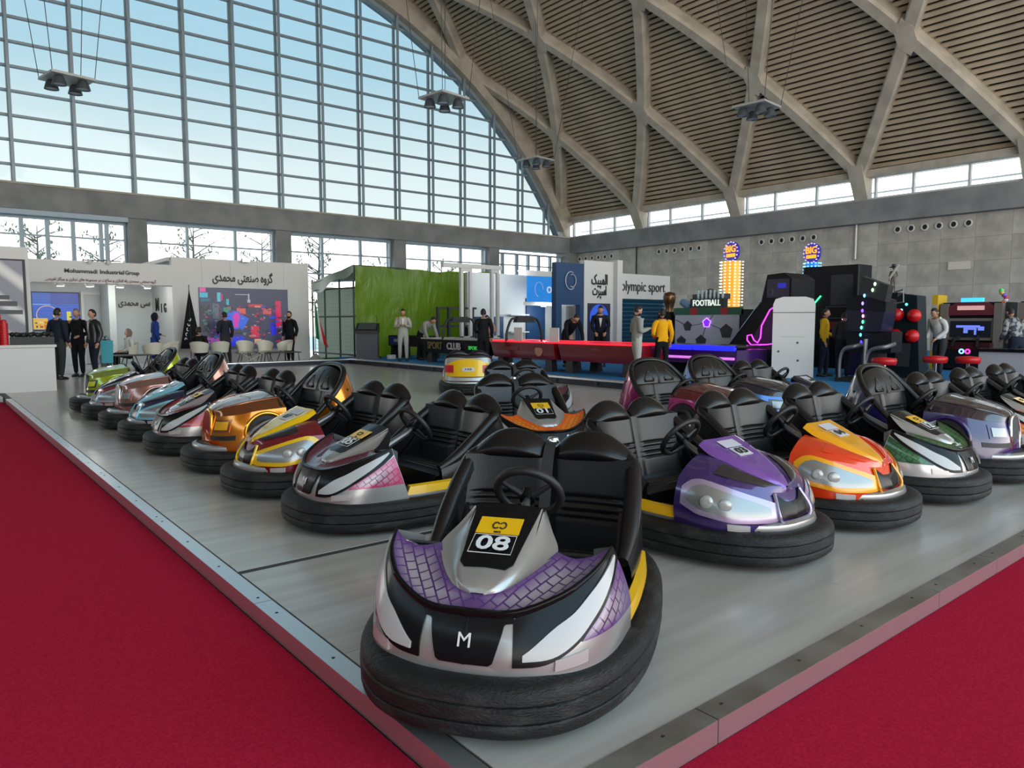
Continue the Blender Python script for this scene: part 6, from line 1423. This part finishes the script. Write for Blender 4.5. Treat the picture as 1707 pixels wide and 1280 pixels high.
# punch head bronze bust at the left of the football machine
bb = thing('helmet_trophy', 'shiny bronze helmet bust on a game left of FOOTBALL', 'figure', (18.1, 14.45, Z))
obj('plinth', MB().box((-0.25, -0.25, 0), (0.25, 0.25, 1.55)), hb, bb); obj('bust', MB().lathe([(0.14, 0), (0.12, 0.12), (0.17, 0.3), (0.2, 0.45), (0.17, 0.58), (0.0, 0.62)], 14, (0, 0, 1.55), cap=False).mesh('bust', smooth=True), mat('bronze', srgb(110, 84, 60), 0.25, 0.8), bb)
# ---- lit BIG towers
def tower(lbl, x, y, z0, h, lit, sidec, r=0.36, disc=True):
    t = thing('light_tower', lbl, 'light tower', (x, y, 0), radians(0), 'lit game towers')
    obj('pedestal', MB().box((-0.3, -0.3, Z), (0.3, 0.3, z0)), hb, t)
    obj('core', MB().lathe([(r * .8, z0), (r * .8, z0 + h)], 8), mat('tower_core_' + lit[0], srgb(*sidec), 0.4, emit=srgb(*sidec), estr=0.45), t)
    bulb = mat('bulb_' + lit[0], srgb(*lit[1]), 0.3, emit=srgb(*lit[1]), estr=2.2)
    bm_ = MB().lathe([(0.0, -0.022), (0.024, -0.012), (0.03, 0.0), (0.024, 0.012), (0.0, 0.022)], 8, cap=False).mesh('bulb', smooth=True)
    cols = 8; rows = max(3, int(h / 0.095))
    for c in range(cols):
        a = radians(100 + 26 * c)
        for k in range(rows): obj('bulb', bm_, bulb, t, (r * cos(a), r * sin(a), z0 + 0.05 + k * (h - .08) / (rows - 1)))
    dz = z0 + h + 0.3
    d = obj('sign_disc', MB().lathe([(0.0, -0.06), (0.29, -0.06), (0.31, -0.04), (0.31, 0.04), (0.29, 0.06), (0, 0.06)], 24, (0, 0, dz), 'x', cap=False), mat('disc_navy', srgb(26, 22, 90), 0.35, emit=srgb(50, 40, 170), estr=0.5), t)
    d.rotation_euler = (0, 0, radians(-14)); d.location = (0, 0, 0)
    sign('BIG', 0.3, (-0.075, 0, dz + 0.08), RX, mat('big_orange', srgb(255, 150, 20), 0.4, emit=srgb(255, 150, 20), estr=1.6), d, width=0.44)
    obj('sign_bar', MB().box((-0.075, -0.2, dz - 0.17), (-0.062, 0.2, dz - 0.06)), mat('big_orange'), d)
    for k in range(16): obj('rim_bulb', bm_, mat('rim_bulb', srgb(170, 150, 255), 0.3, emit=srgb(170, 150, 255), estr=1.8), d, (-0.07, 0.305 * cos(2 * pi * k / 16), dz + 0.305 * sin(2 * pi * k / 16)))
tower('tall gold light tower topped by a round BIG sign', 20.5, 13.88, 1.80, 1.55, ('warm', (255, 240, 200)), (226, 160, 50))
tower('second light tower with blue bulbs and a BIG sign behind the black cabinets', 22.6, 12.3, 1.9, 1.42, ('cyan', (120, 220, 255)), (40, 110, 200), 0.26)
# ---- racing simulator with magenta track neon
rs = thing('racing_cabinet', 'black racing cabinet with a magenta neon race track on its side', 'arcade machine', (16.6, 10.1, Z), radians(0))
def wedge(pts, x0, x1, m, n): return obj(n, MB().prism(pts, x0, x1, 'x'), m, rs)
wedge([(-0.55, 0.0), (-0.55, 2.3), (-0.35, 2.45), (0.1, 2.42), (0.25, 1.75), (1.25, 0.55), (1.25, 0.0)], 0, 1.1, hb, 'cabinet')
obj('edge_strip', MB().tube([(-0.01, 0.27, 1.75), (-0.01, 1.25, 0.55)], 0.014, 6), chrome, rs); obj('edge_strip', MB().tube([(-0.01, 0.1, 2.42), (-0.01, 0.25, 1.75)], 0.014, 6), chrome, rs)
mg = mat('magenta_neon', srgb(230, 60, 230), 0.3, emit=srgb(235, 70, 235), estr=2.2)
trk = [(-0.02, y + 0.12, z) for y, z in ((-0.35, 1.55), (-0.25, 1.62), (-0.12, 1.55), (0.1, 1.15), (0.12, 0.85), (0.2, 0.72), (0.3, 0.78), (0.38, 0.92), (0.5, 0.9), (0.5, 0.78), (0.38, 0.66), (-0.05, 0.68), (-0.35, 0.72), (-0.38, 1.1))]
obj('track_neon', MB().tube(trk, 0.016, 6, closed=True), mg, rs); obj('track_panel', MB().prism([(-0.45, 0.55), (0.62, 0.55), (0.2, 1.3), (-0.1, 1.72), (-0.45, 1.72)], -0.012, 0.0, 'x'), mat('track_plum', srgb(46, 10, 56), 0.4, emit=srgb(60, 10, 70), estr=0.25), rs)
obj('marquee', MB().box((-0.02, -0.5, 1.85), (0, 0.1, 2.3)), scr('marq', (36, 30, 50), 0.6), rs); obj('marquee_logo', MB().box((-0.03, -0.42, 2.08), (-0.02, -0.2, 2.2)), scr('marqblue', (50, 50, 200)), rs); obj('speaker_ring', MB().tube([(-0.02, 0.0 + 0.07 * cos(2 * pi * k / 12), 1.98 + 0.09 * sin(2 * pi * k / 12)) for k in range(12)], 0.012, 5, closed=True), slate, rs)
obj('seat_base', MB().box((0.1, 0.9, 0), (1.0, 1.6, 0.5)), mat('seat_navy', srgb(20, 22, 60), 0.4), rs)
# ---- tall black cabinet with light sabres print
bc = thing('black_cabinet', 'tall black arcade cabinet behind the white upright cabinet', 'arcade machine', (19.2, 10.3, Z), radians(0))
obj('cabinet', MB().box((0, -1.15, 0), (0.7, 0.4, 2.75)), hb, bc); obj('edge_trim', MB().box((-0.015, -1.15, 0.0), (0.0, -1.12, 2.75)), slate, bc); obj('edge_trim', MB().box((-0.015, 0.37, 0), (0.0, 0.4, 2.75)), slate, bc)
obj('window_panel', MB().box((-0.01, -1.0, 1.7), (0.0, -0.4, 2.5)), mat('panel_smoke', srgb(34, 36, 44), 0.3), bc); obj('window_frame', MB().tube([(-0.02, -1.0, 1.35), (-0.02, -0.3, 1.35), (-0.02, -0.3, 1.65), (-0.02, -1.0, 1.65)], 0.015, 5, closed=True), slate, bc)
obj('light_blade', MB().tube([(-0.05, 0.25, 1.5), (-0.05, -0.15, 1.95)], 0.022, 6), mat('green_blade', srgb(80, 255, 190), 0.3, emit=srgb(60, 235, 160), estr=2), bc)
obj('red_header', MB().box((-0.03, -1.1, 1.05), (0.0, -0.3, 1.25)), mat('header_red', srgb(120, 24, 30), 0.4), bc)
vp = thing('violet_cabinet', 'violet lit cabinet with a pale glowing blade behind the men at right', 'arcade machine', (17.0, 8.05, Z))
obj('cabinet', MB().prism([(-0.35, 0), (0.3, 0), (0.3, 1.3), (0.0, 1.9), (-0.35, 1.95)], 0, 0.65, 'x'), mat('cab_violet', srgb(34, 26, 74), 0.35, coat=0.4), vp); obj('light_blade', MB().tube([(-0.05, 0.38, 1.3), (-0.05, 0.16, 1.62)], 0.024, 6), mat('violet_blade', srgb(230, 200, 255), 0.3, emit=srgb(225, 190, 255), estr=2), vp); obj('blade_hilt', MB().tube([(-0.05, 0.16, 1.62), (-0.05, -0.15, 2.0)], 0.016, 6), chrome, vp)
# ---- white upright cover
wc = thing('white_cabinet', 'tall white rounded upright cabinet with small knobs', 'cabinet', (15.12, 8.62, Z), radians(29)); wc.scale = (0.93, 0.93, 0.985)
wm = mat('cabinet_white', srgb(226, 222, 216), 0.4)
pr_ = [(-0.47, 0), (0.47, 0), (0.47, 1.66), (0.42, 1.78), (0.25, 1.83), (-0.25, 1.83), (-0.42, 1.78), (-0.47, 1.66)]
obj('shell', MB().prism(pr_, 0, 0.6, 'x'), wm, wc); obj('lid_groove', MB().box((-0.004, -0.47, 1.47), (0.0, 0.47, 1.485)), slate, wc); obj('panel_groove', MB().box((-0.004, -0.25, 0.93), (0.0, 0.3, 0.938)), mat('panel_joint'), wc)
for y, z in ((-0.1, 0.8), (-0.12, 0.4), (0.32, 0.6)): obj('knob', MB().lathe([(0.0, -0.02), (0.02, -0.02), (0.025, 0.0)], 10, (0, y, z), 'x', cap=False), slate, wc)
# ---- VR rig with coloured dots
vr = thing('motion_rig', 'dark motion ride with a column of coloured lights on grey hoops', 'arcade machine', (15.2, 7.08, Z), radians(0)); vr.scale = (1, 0.6, 1)
obj('lower_pod', MB().prism([(-0.75, 0.62), (0.75, 0.62), (0.85, 1.0), (0.7, 1.08), (-0.75, 1.05)], 0.2, 0.7, 'x'), hb, vr); obj('middle_pod', MB().prism([(-0.45, 1.05), (0.6, 1.05), (0.78, 1.5), (-0.55, 1.45)], 0.1, 0.65, 'x'), mat('pod_navy', srgb(16, 16, 44), 0.3, coat=0.4), vr)
obj('upper_pod', MB().prism([(-0.55, 1.45), (0.78, 1.5), (0.8, 1.75), (0.1, 1.85), (-0.55, 1.7)], 0.15, 0.65, 'x'), hb, vr); obj('tilted_screen', MB().prism([(-0.55, 1.66), (0.35, 1.82), (0.28, 2.2), (-0.65, 1.98)], 0.1, 0.35, 'x'), mat('screen_back', srgb(40, 40, 40), 0.5), vr)
for k, (y, z, c) in enumerate(((-0.22, 2.02, (210, 255, 220)), (-0.15, 1.9, (190, 255, 200)), (0.12, 1.79, (120, 190, 255)), (0.17, 1.63, (150, 130, 255)), (0.17, 1.48, (140, 80, 230)), (0.14, 1.37, (220, 150, 190)), (0.14, 1.25, (90, 230, 160)), (0.18, 1.13, (110, 230, 200)), (0.2, 0.98, (80, 200, 255)), (0.17, 0.83, (70, 60, 255)))):
    obj('light_dot', MB().lathe([(0.0, -0.03), (0.03, -0.02), (0.04, 0.0)], 12, (0.07, y, z), 'x', cap=False), mat('dot_%d' % k, srgb(*c), 0.3, emit=srgb(*c), estr=2.2), vr)
tubeg = mat('hoop_grey', srgb(120, 120, 122), 0.4, 0.5)
for y0_, y1_ in ((0.75, 0.2), (-0.15, -0.8)): obj('hoop', MB().tube([cr([(-0.1, y0_, 0.0), (-0.1, y0_, 0.45), (-0.1, (y0_ * 3 + y1_) / 4, 0.68), (-0.1, y1_, 0.75), (0.3, y1_, 0.8)], k / 16) for k in range(17)], 0.045, 8).mesh('hoop', smooth=True), tubeg, vr)
obj('mast', MB().tube([(-0.1, -0.12, 0), (-0.1, -0.12, 0.9)], 0.06, 10), tubeg, vr); obj('base_frame', MB().box((-0.2, -0.85, 0), (0.9, 0.85, 0.08)), blackm, vr); obj('center_column', MB().box((0.25, -0.3, 0.08), (0.65, 0.3, 0.64)), blackm, vr)
obj('top_bracket', MB().tube([(0.3, -0.7, 1.85), (0.3, -1.0, 1.9), (0.3, -1.02, 1.65), (0.3, -0.7, 1.62)], 0.02, 6), tubeg, vr)
# ---- boxing machines with red pads
padred = mat('glove_red', srgb(196, 18, 22), 0.35)
def boxing(lbl, x, y):
    t = thing('boxing_machine', lbl, 'arcade machine', (x, y, Z), radians(0), 'boxing machines with red pads')
    obj('cabinet', MB().prism([(-0.32, 0), (0.32, 0), (0.3, 1.7), (0.1, 1.85), (-0.2, 1.8)], 0, 0.45, 'x'), mat('boxing_teal', srgb(14, 30, 36), 0.45, spec=0.3), t)
    for yy, zz in ((0.18, 1.4), (-0.17, 1.38), (0.2, 0.96), (-0.15, 0.95)): obj('red_pad', MB().lathe([(0.0, -0.16), (0.09, -0.14), (0.14, -0.06), (0.14, 0.0)], 14, (0, yy, zz), 'x', cap=False).mesh('red_pad', smooth=True), padred, t)
    for yy, zz, c in ((0.0, 1.62, (90, 230, 220)), (0.1, 1.5, (150, 220, 255)), (0.05, 0.72, (200, 220, 120)), (-0.05, 0.58, (90, 150, 255))): obj('light_dot', MB().lathe([(0.0, -0.015), (0.03, 0.0)], 10, (-0.01, yy, zz), 'x', cap=False), mat('bdot_%d_%d_%d' % c, srgb(*c), 0.3, emit=srgb(*c), estr=2), t)
    obj('hanging_cloth', MB().grid(lambda u, v: (-0.06 - 0.05 * v, -0.15 + 0.3 * u, 0.8 - 0.5 * v), 4, 4), char_c, t)
boxing('teal boxing machine with four red pads beside the motion ride', 16.4, 6.78)
fg_ = thing('warrior_statue', 'small armed figure statue standing high behind the boxing machines', 'statue', (18.5, 7.98, Z))
obj('pillar', MB().box((-0.2, -0.2, 0), (0.2, 0.2, 1.95)), hb, fg_)
D_ = POSES['talk']; sc_ = 0.36
fgm = noise_mat('statue_paint', srgb(80, 74, 68), srgb(130, 110, 100), 14, 0.5, 3)
s_o = obj('figure', D_['body'], fgm, fg_, (0, 0, 1.95), (0, 0, radians(200))); s_o.scale = (sc_,) * 3
obj('hat', MB().lathe([(0.10, 0), (0.11, 0.01), (0.05, 0.03), (0.05, 0.08), (0, 0.09)], 12, (0, 0, 2.56), cap=False), blackm, fg_); obj('rifle', MB().beam((-0.1, 0.05, 2.3), (-0.12, -0.16, 2.62), 0.03, 0.04), mat('rifle_pale', srgb(190, 196, 190), 0.4), fg_)
# ---- shooting games
def shooter(lbl, x, y, glowc, art):
    t = thing('shooting_game', lbl, 'arcade machine', (x, y, Z), radians(0), 'shooting games along the right side')
    cab = mat('shooter_grey', srgb(120, 112, 104), 0.4); obj('cabinet', MB().box((0.1, -0.7, 0), (1.1, 0.7, 1.75)), hb, t)
    for sy in (1, -1): obj('side_column', MB().box((-0.05, sy * .62 - .09, 0.6), (0.15, sy * .62 + .09, 1.72)), cab, t)
    obj('screen_bezel', MB().box((0.0, -0.54, 0.78), (0.1, 0.54, 1.34)), cab, t); obj('screen', MB().box((-0.01, -0.47, 0.85), (0.0, 0.47, 1.27)), scr('shoot_dark', (14, 20, 30), 0.7), t)
    if art == 'gun':
        g1 = scr('gunblue', (110, 130, 235), 1.1)
        for y0_, z0_, w_, h_ in ((0.05, 1.13, 0.55, 0.06), (0.0, 1.07, 0.3, 0.05), (-0.25, 1.08, 0.14, 0.1), (0.1, 1.0, 0.1, 0.08), (-0.12, 0.98, 0.05, 0.12)): obj('picture_field', MB().box((-0.016, y0_ - w_ / 2, z0_ - h_ / 2), (-0.01, y0_ + w_ / 2, z0_ + h_ / 2)), g1, t)
    else:
        for y0_, z0_, w_, h_, c in ((0.3, 1.08, 0.24, 0.3, (230, 140, 40)), (0.0, 1.18, 0.3, 0.08, (50, 90, 160)), (-0.25, 1.0, 0.3, 0.26, (120, 90, 70))): obj('picture_field', MB().box((-0.016, y0_ - w_ / 2, z0_ - h_ / 2), (-0.01, y0_ + w_ / 2, z0_ + h_ / 2)), scr('sg_%d' % c[0], c, 0.9), t)
    obj('marquee', MB().add([(0.0, -0.5, 1.42), (0.0, 0.5, 1.42), (0.0, 0.6, 1.6), (0.0, 0.35, 1.74), (0.0, -0.35, 1.74), (0.0, -0.6, 1.6)] + [(0.3, a, b_) for a, b_ in ((-0.5, 1.42), (0.5, 1.42), (0.6, 1.6), (0.35, 1.74), (-0.35, 1.74), (-0.6, 1.6))], [tuple(range(5, -1, -1)), tuple(range(6, 12))] + [(k, (k + 1) % 6, 6 + (k + 1) % 6, 6 + k) for k in range(6)]), mat('marquee_maroon', srgb(70, 26, 34), 0.4, emit=srgb(90, 30, 40), estr=0.3), t)
    obj('marquee_logo', MB().box((-0.012, -0.3, 1.55), (0.0, 0.32, 1.66)), scr('logo_pale', (220, 170, 170), 0.8), t)
    obj('top_lamp', MB().box((0.0, -0.25, 1.76), (0.12, 0.25, 1.86)), mat('lamp_' + lbl[:8], srgb(*glowc), 0.3, emit=srgb(*glowc), estr=1.4), t)
    obj('control_desk', MB().prism([(-0.55, 0.55), (0.55, 0.55), (0.55, 0.72), (-0.55, 0.72)], -0.3, 0.1, 'x'), mat('desk_maroon', srgb(64, 20, 24), 0.4), t)
    for sy in (1, -1): g = obj('gun', MB().beam((-0.32, sy * .28, .78), (-0.05, sy * .22, .86), 0.05, 0.08), blackm, t); obj('gun_grip', MB().beam((-0.3, sy * .28, .76), (-0.36, sy * .29, .62), 0.04, 0.05), blackm, g)
    for sy, c in ((1, (130, 180, 255)), (-1, (240, 60, 160))): obj('start_button', MB().tube([(-0.31, sy * 0.07 + 0.05 * cos(2 * pi * k / 10), 0.5 + 0.05 * sin(2 * pi * k / 10)) for k in range(10)], 0.02, 5, closed=True), mat('btn_%d' % c[0], srgb(*c), 0.3, emit=srgb(*c), estr=2), t)
    obj('coin_door', MB().box((-0.3, -0.5, 0.05), (0.1, 0.5, 0.55)), hb, t)
    for k in range(6):
        c = ((230, 120, 60), (220, 210, 220), (190, 60, 110), (120, 90, 200), (230, 180, 60), (90, 220, 130))[k]
        obj('crest_knob', MB().lathe([(0.0, -0.05), (0.05, -0.02), (0.06, 0.03), (0.0, 0.08)], 8, (0.15, -0.66 - 0.06 * sin(k), 1.72 + 0.06 * k), cap=False).mesh('crest_knob', smooth=True), mat('crest_%d' % k, srgb(*c), 0.4), t)
    return t
shooter('shooting game with a blue rifle on screen and yellow side panel', 21.0, 7.1, (60, 180, 240), 'gun'); shooter('shooting game with an orange picture at the right frame edge', 21.0, 5.35, (190, 250, 130), 'pic')
yb = thing('yellow_panel', 'yellow printed side panel left of the rifle shooting game', 'panel', (20.9, 7.98, Z)); obj('board', MB().box((0, -0.12, 0.0), (0.6, 0.02, 1.95)), mat('board_yellow', srgb(214, 172, 30), 0.5), yb); obj('print_strip', MB().box((-0.012, -0.1, 0.5), (0.0, 0.0, 1.7)), mat('print_lilac', srgb(180, 170, 190), 0.5), yb)
# counter and stools at right
cr2 = thing('counter', 'pale grey counter with black top at the right frame edge', 'counter', (16.5, 4.2, Z)); obj('body', MB().box((0, -1.6, 0), (0.6, 1.2, 0.66)), mat('counter_grey', srgb(176, 174, 178), 0.5), cr2); obj('top', MB().box((-0.04, -1.64, 0.66), (0.64, 1.24, 0.72)), blackg, cr2)
def stool(lbl, x, y):
    t = thing('round_stool', lbl, 'stool', (x, y, Z), 0, 'red round stools'); obj('seat', MB().lathe([(0.0, 0.60), (0.2, 0.58), (0.22, 0.54), (0.2, 0.46), (0.0, 0.45)], 16, cap=False).mesh('seat', smooth=True), padred, t); obj('stem', MB().tube([(0, 0, 0), (0, 0, .47)], 0.03, 8), chrome, t); obj('foot', MB().lathe([(0.2, 0), (0.2, 0.02), (0.04, 0.05)], 14), chrome, t)
stool('red round stool below the white-shirted man', 15.3, 5.75); stool('red round stool nearest the pale grey counter', 15.6, 5.28); stool('red round stool under the motion ride lights', 13.9, 6.1)
# ================================================================ HANGING LAMPS, OUTSIDE TREES
lamp_grey = mat('lamp_housing_grey', srgb(176, 178, 176), 0.5, 0.2); wire = mat('lamp_wire', (0.05, 0.05, 0.05), 0.6); lens_m = mat('lamp_glass', srgb(170, 176, 180), 0.3)
def cluster(lbl, x, y, z, rz):
    t = thing('hanging_lamp', lbl, 'lamp', (x, y, z), radians(rz), 'square four-bell lamps hung from the roof')
    obj('plate', MB().box((-0.62, -0.62, 0), (0.62, 0.62, 0.07)).box((-0.5, -0.5, 0.07), (0.5, 0.5, 0.11)), lamp_grey, t)
    for sx in (1, -1):
        for sy in (1, -1):
            b_ = obj('bell', MB().lathe([(0.10, 0.0), (0.15, -0.06), (0.18, -0.16), (0.215, -0.28), (0.195, -0.28), (0.14, -0.14)], 14, (sx * .34, sy * .34, 0), cap=False).mesh('bell', ang=50), mat('lamp_bell_dark', srgb(88, 94, 100), 0.4, 0.4), t)
            obj('lens', MB().lathe([(0.0, -0.25), (0.19, -0.25)], 14, (sx * .34, sy * .34, 0), cap=False), lens_m, b_)
            zt = arch_z(x, R_ROOF) - z
            obj('cable', MB().tube([(sx * .6, sy * .6, 0.05), (sx * 1.6, sy * 1.6, min(zt, arch_z(min(x + 1.6, 34), R_ROOF) - z) - 0.35)], 0.012, 5), wire, t)
cluster('hanging four-bell lamp at the upper left before the gable glass', 4.2, 27.3, 9.0, 10)
cluster('hanging four-bell lamp before the gable arch in the middle', 14.5, 21.4, 9.0, 8)
cluster('hanging four-bell lamp below the roof beams at right', 23.7, 15.2, 9.0, 5)
cluster('small far hanging lamp near the foot of the gable arch', 23.6, 27.0, 9.1, 5)
bark = mat('bark_grey', srgb(96, 98, 92), 0.9); twig = mat('twig_green', srgb(112, 128, 104), 0.9)
def tree(lbl, x, y, h, seed):
    rnd = random.Random(seed); t = thing('tree', lbl, 'tree', (x, y, -0.5), 0, 'bare trees outside the lower windows')
    obj('trunk', MB().tube([(0, 0, 0), (0.1, 0, h * .3), (0, 0.1, h * .55), (0.05, 0, h * .95)], [0.16, 0.13, 0.09, 0.02], 7).mesh('trunk', smooth=True), bark, t)
    m = MB(); lv = MB()
    for k in range(34):
        a = rnd.uniform(0, 2 * pi); z0 = h * rnd.uniform(.3, .9); L_ = rnd.uniform(1.0, 2.3) * (1.25 - z0 / h * .6); e = Vector((cos(a) * L_, sin(a) * L_, z0 + L_ * rnd.uniform(.3, .8)))
        m.tube([(0, 0, z0), Vector((0, 0, z0)).lerp(e, .5) + Vector((0, 0, .08)), e], [0.04, 0.025, 0.008], 4)
        for q in range(16):
            c = Vector((0, 0, z0)).lerp(e, rnd.uniform(.4, 1)); d = Vector((rnd.gauss(0, 1), rnd.gauss(0, 1), rnd.gauss(.3, 1))).normalized() * rnd.uniform(.15, .45)
            s = d.cross(Vector((0, 0, 1))).normalized() * 0.05; lv.add([c, c + d * .5 + s, c + d, c + d * .5 - s], [(0, 1, 2, 3)])
    obj('branches', m, bark, t, kind='stuff'); obj('twigs', lv, twig, t, kind='stuff')
for k, (x, y, h) in enumerate(((5.2, 45, 7.2), (8.6, 46, 7.0), (12.6, 44, 8.0), (16.9, 45, 7.4), (20.2, 44, 7.8), (26.0, 46, 6.8), (31.5, 47, 6.8))):
    tree(['bare tree outside the leftmost lower window', 'bare tree outside the left door glazing', 'tallest bare tree outside the second lower window bay', 'bare tree outside the right part of the second bay', 'bare tree outside the third lower window bay', 'bare tree right of the third bay post', 'bare tree outside the fourth lower window bay'][k], x, y, h, k)
struct('ground_outside', MB().box((-40, 37, -0.6), (70, 90, -0.5)), noise_mat('outside_paving', srgb(190, 190, 185), srgb(170, 172, 168), 0.5, 0.9))
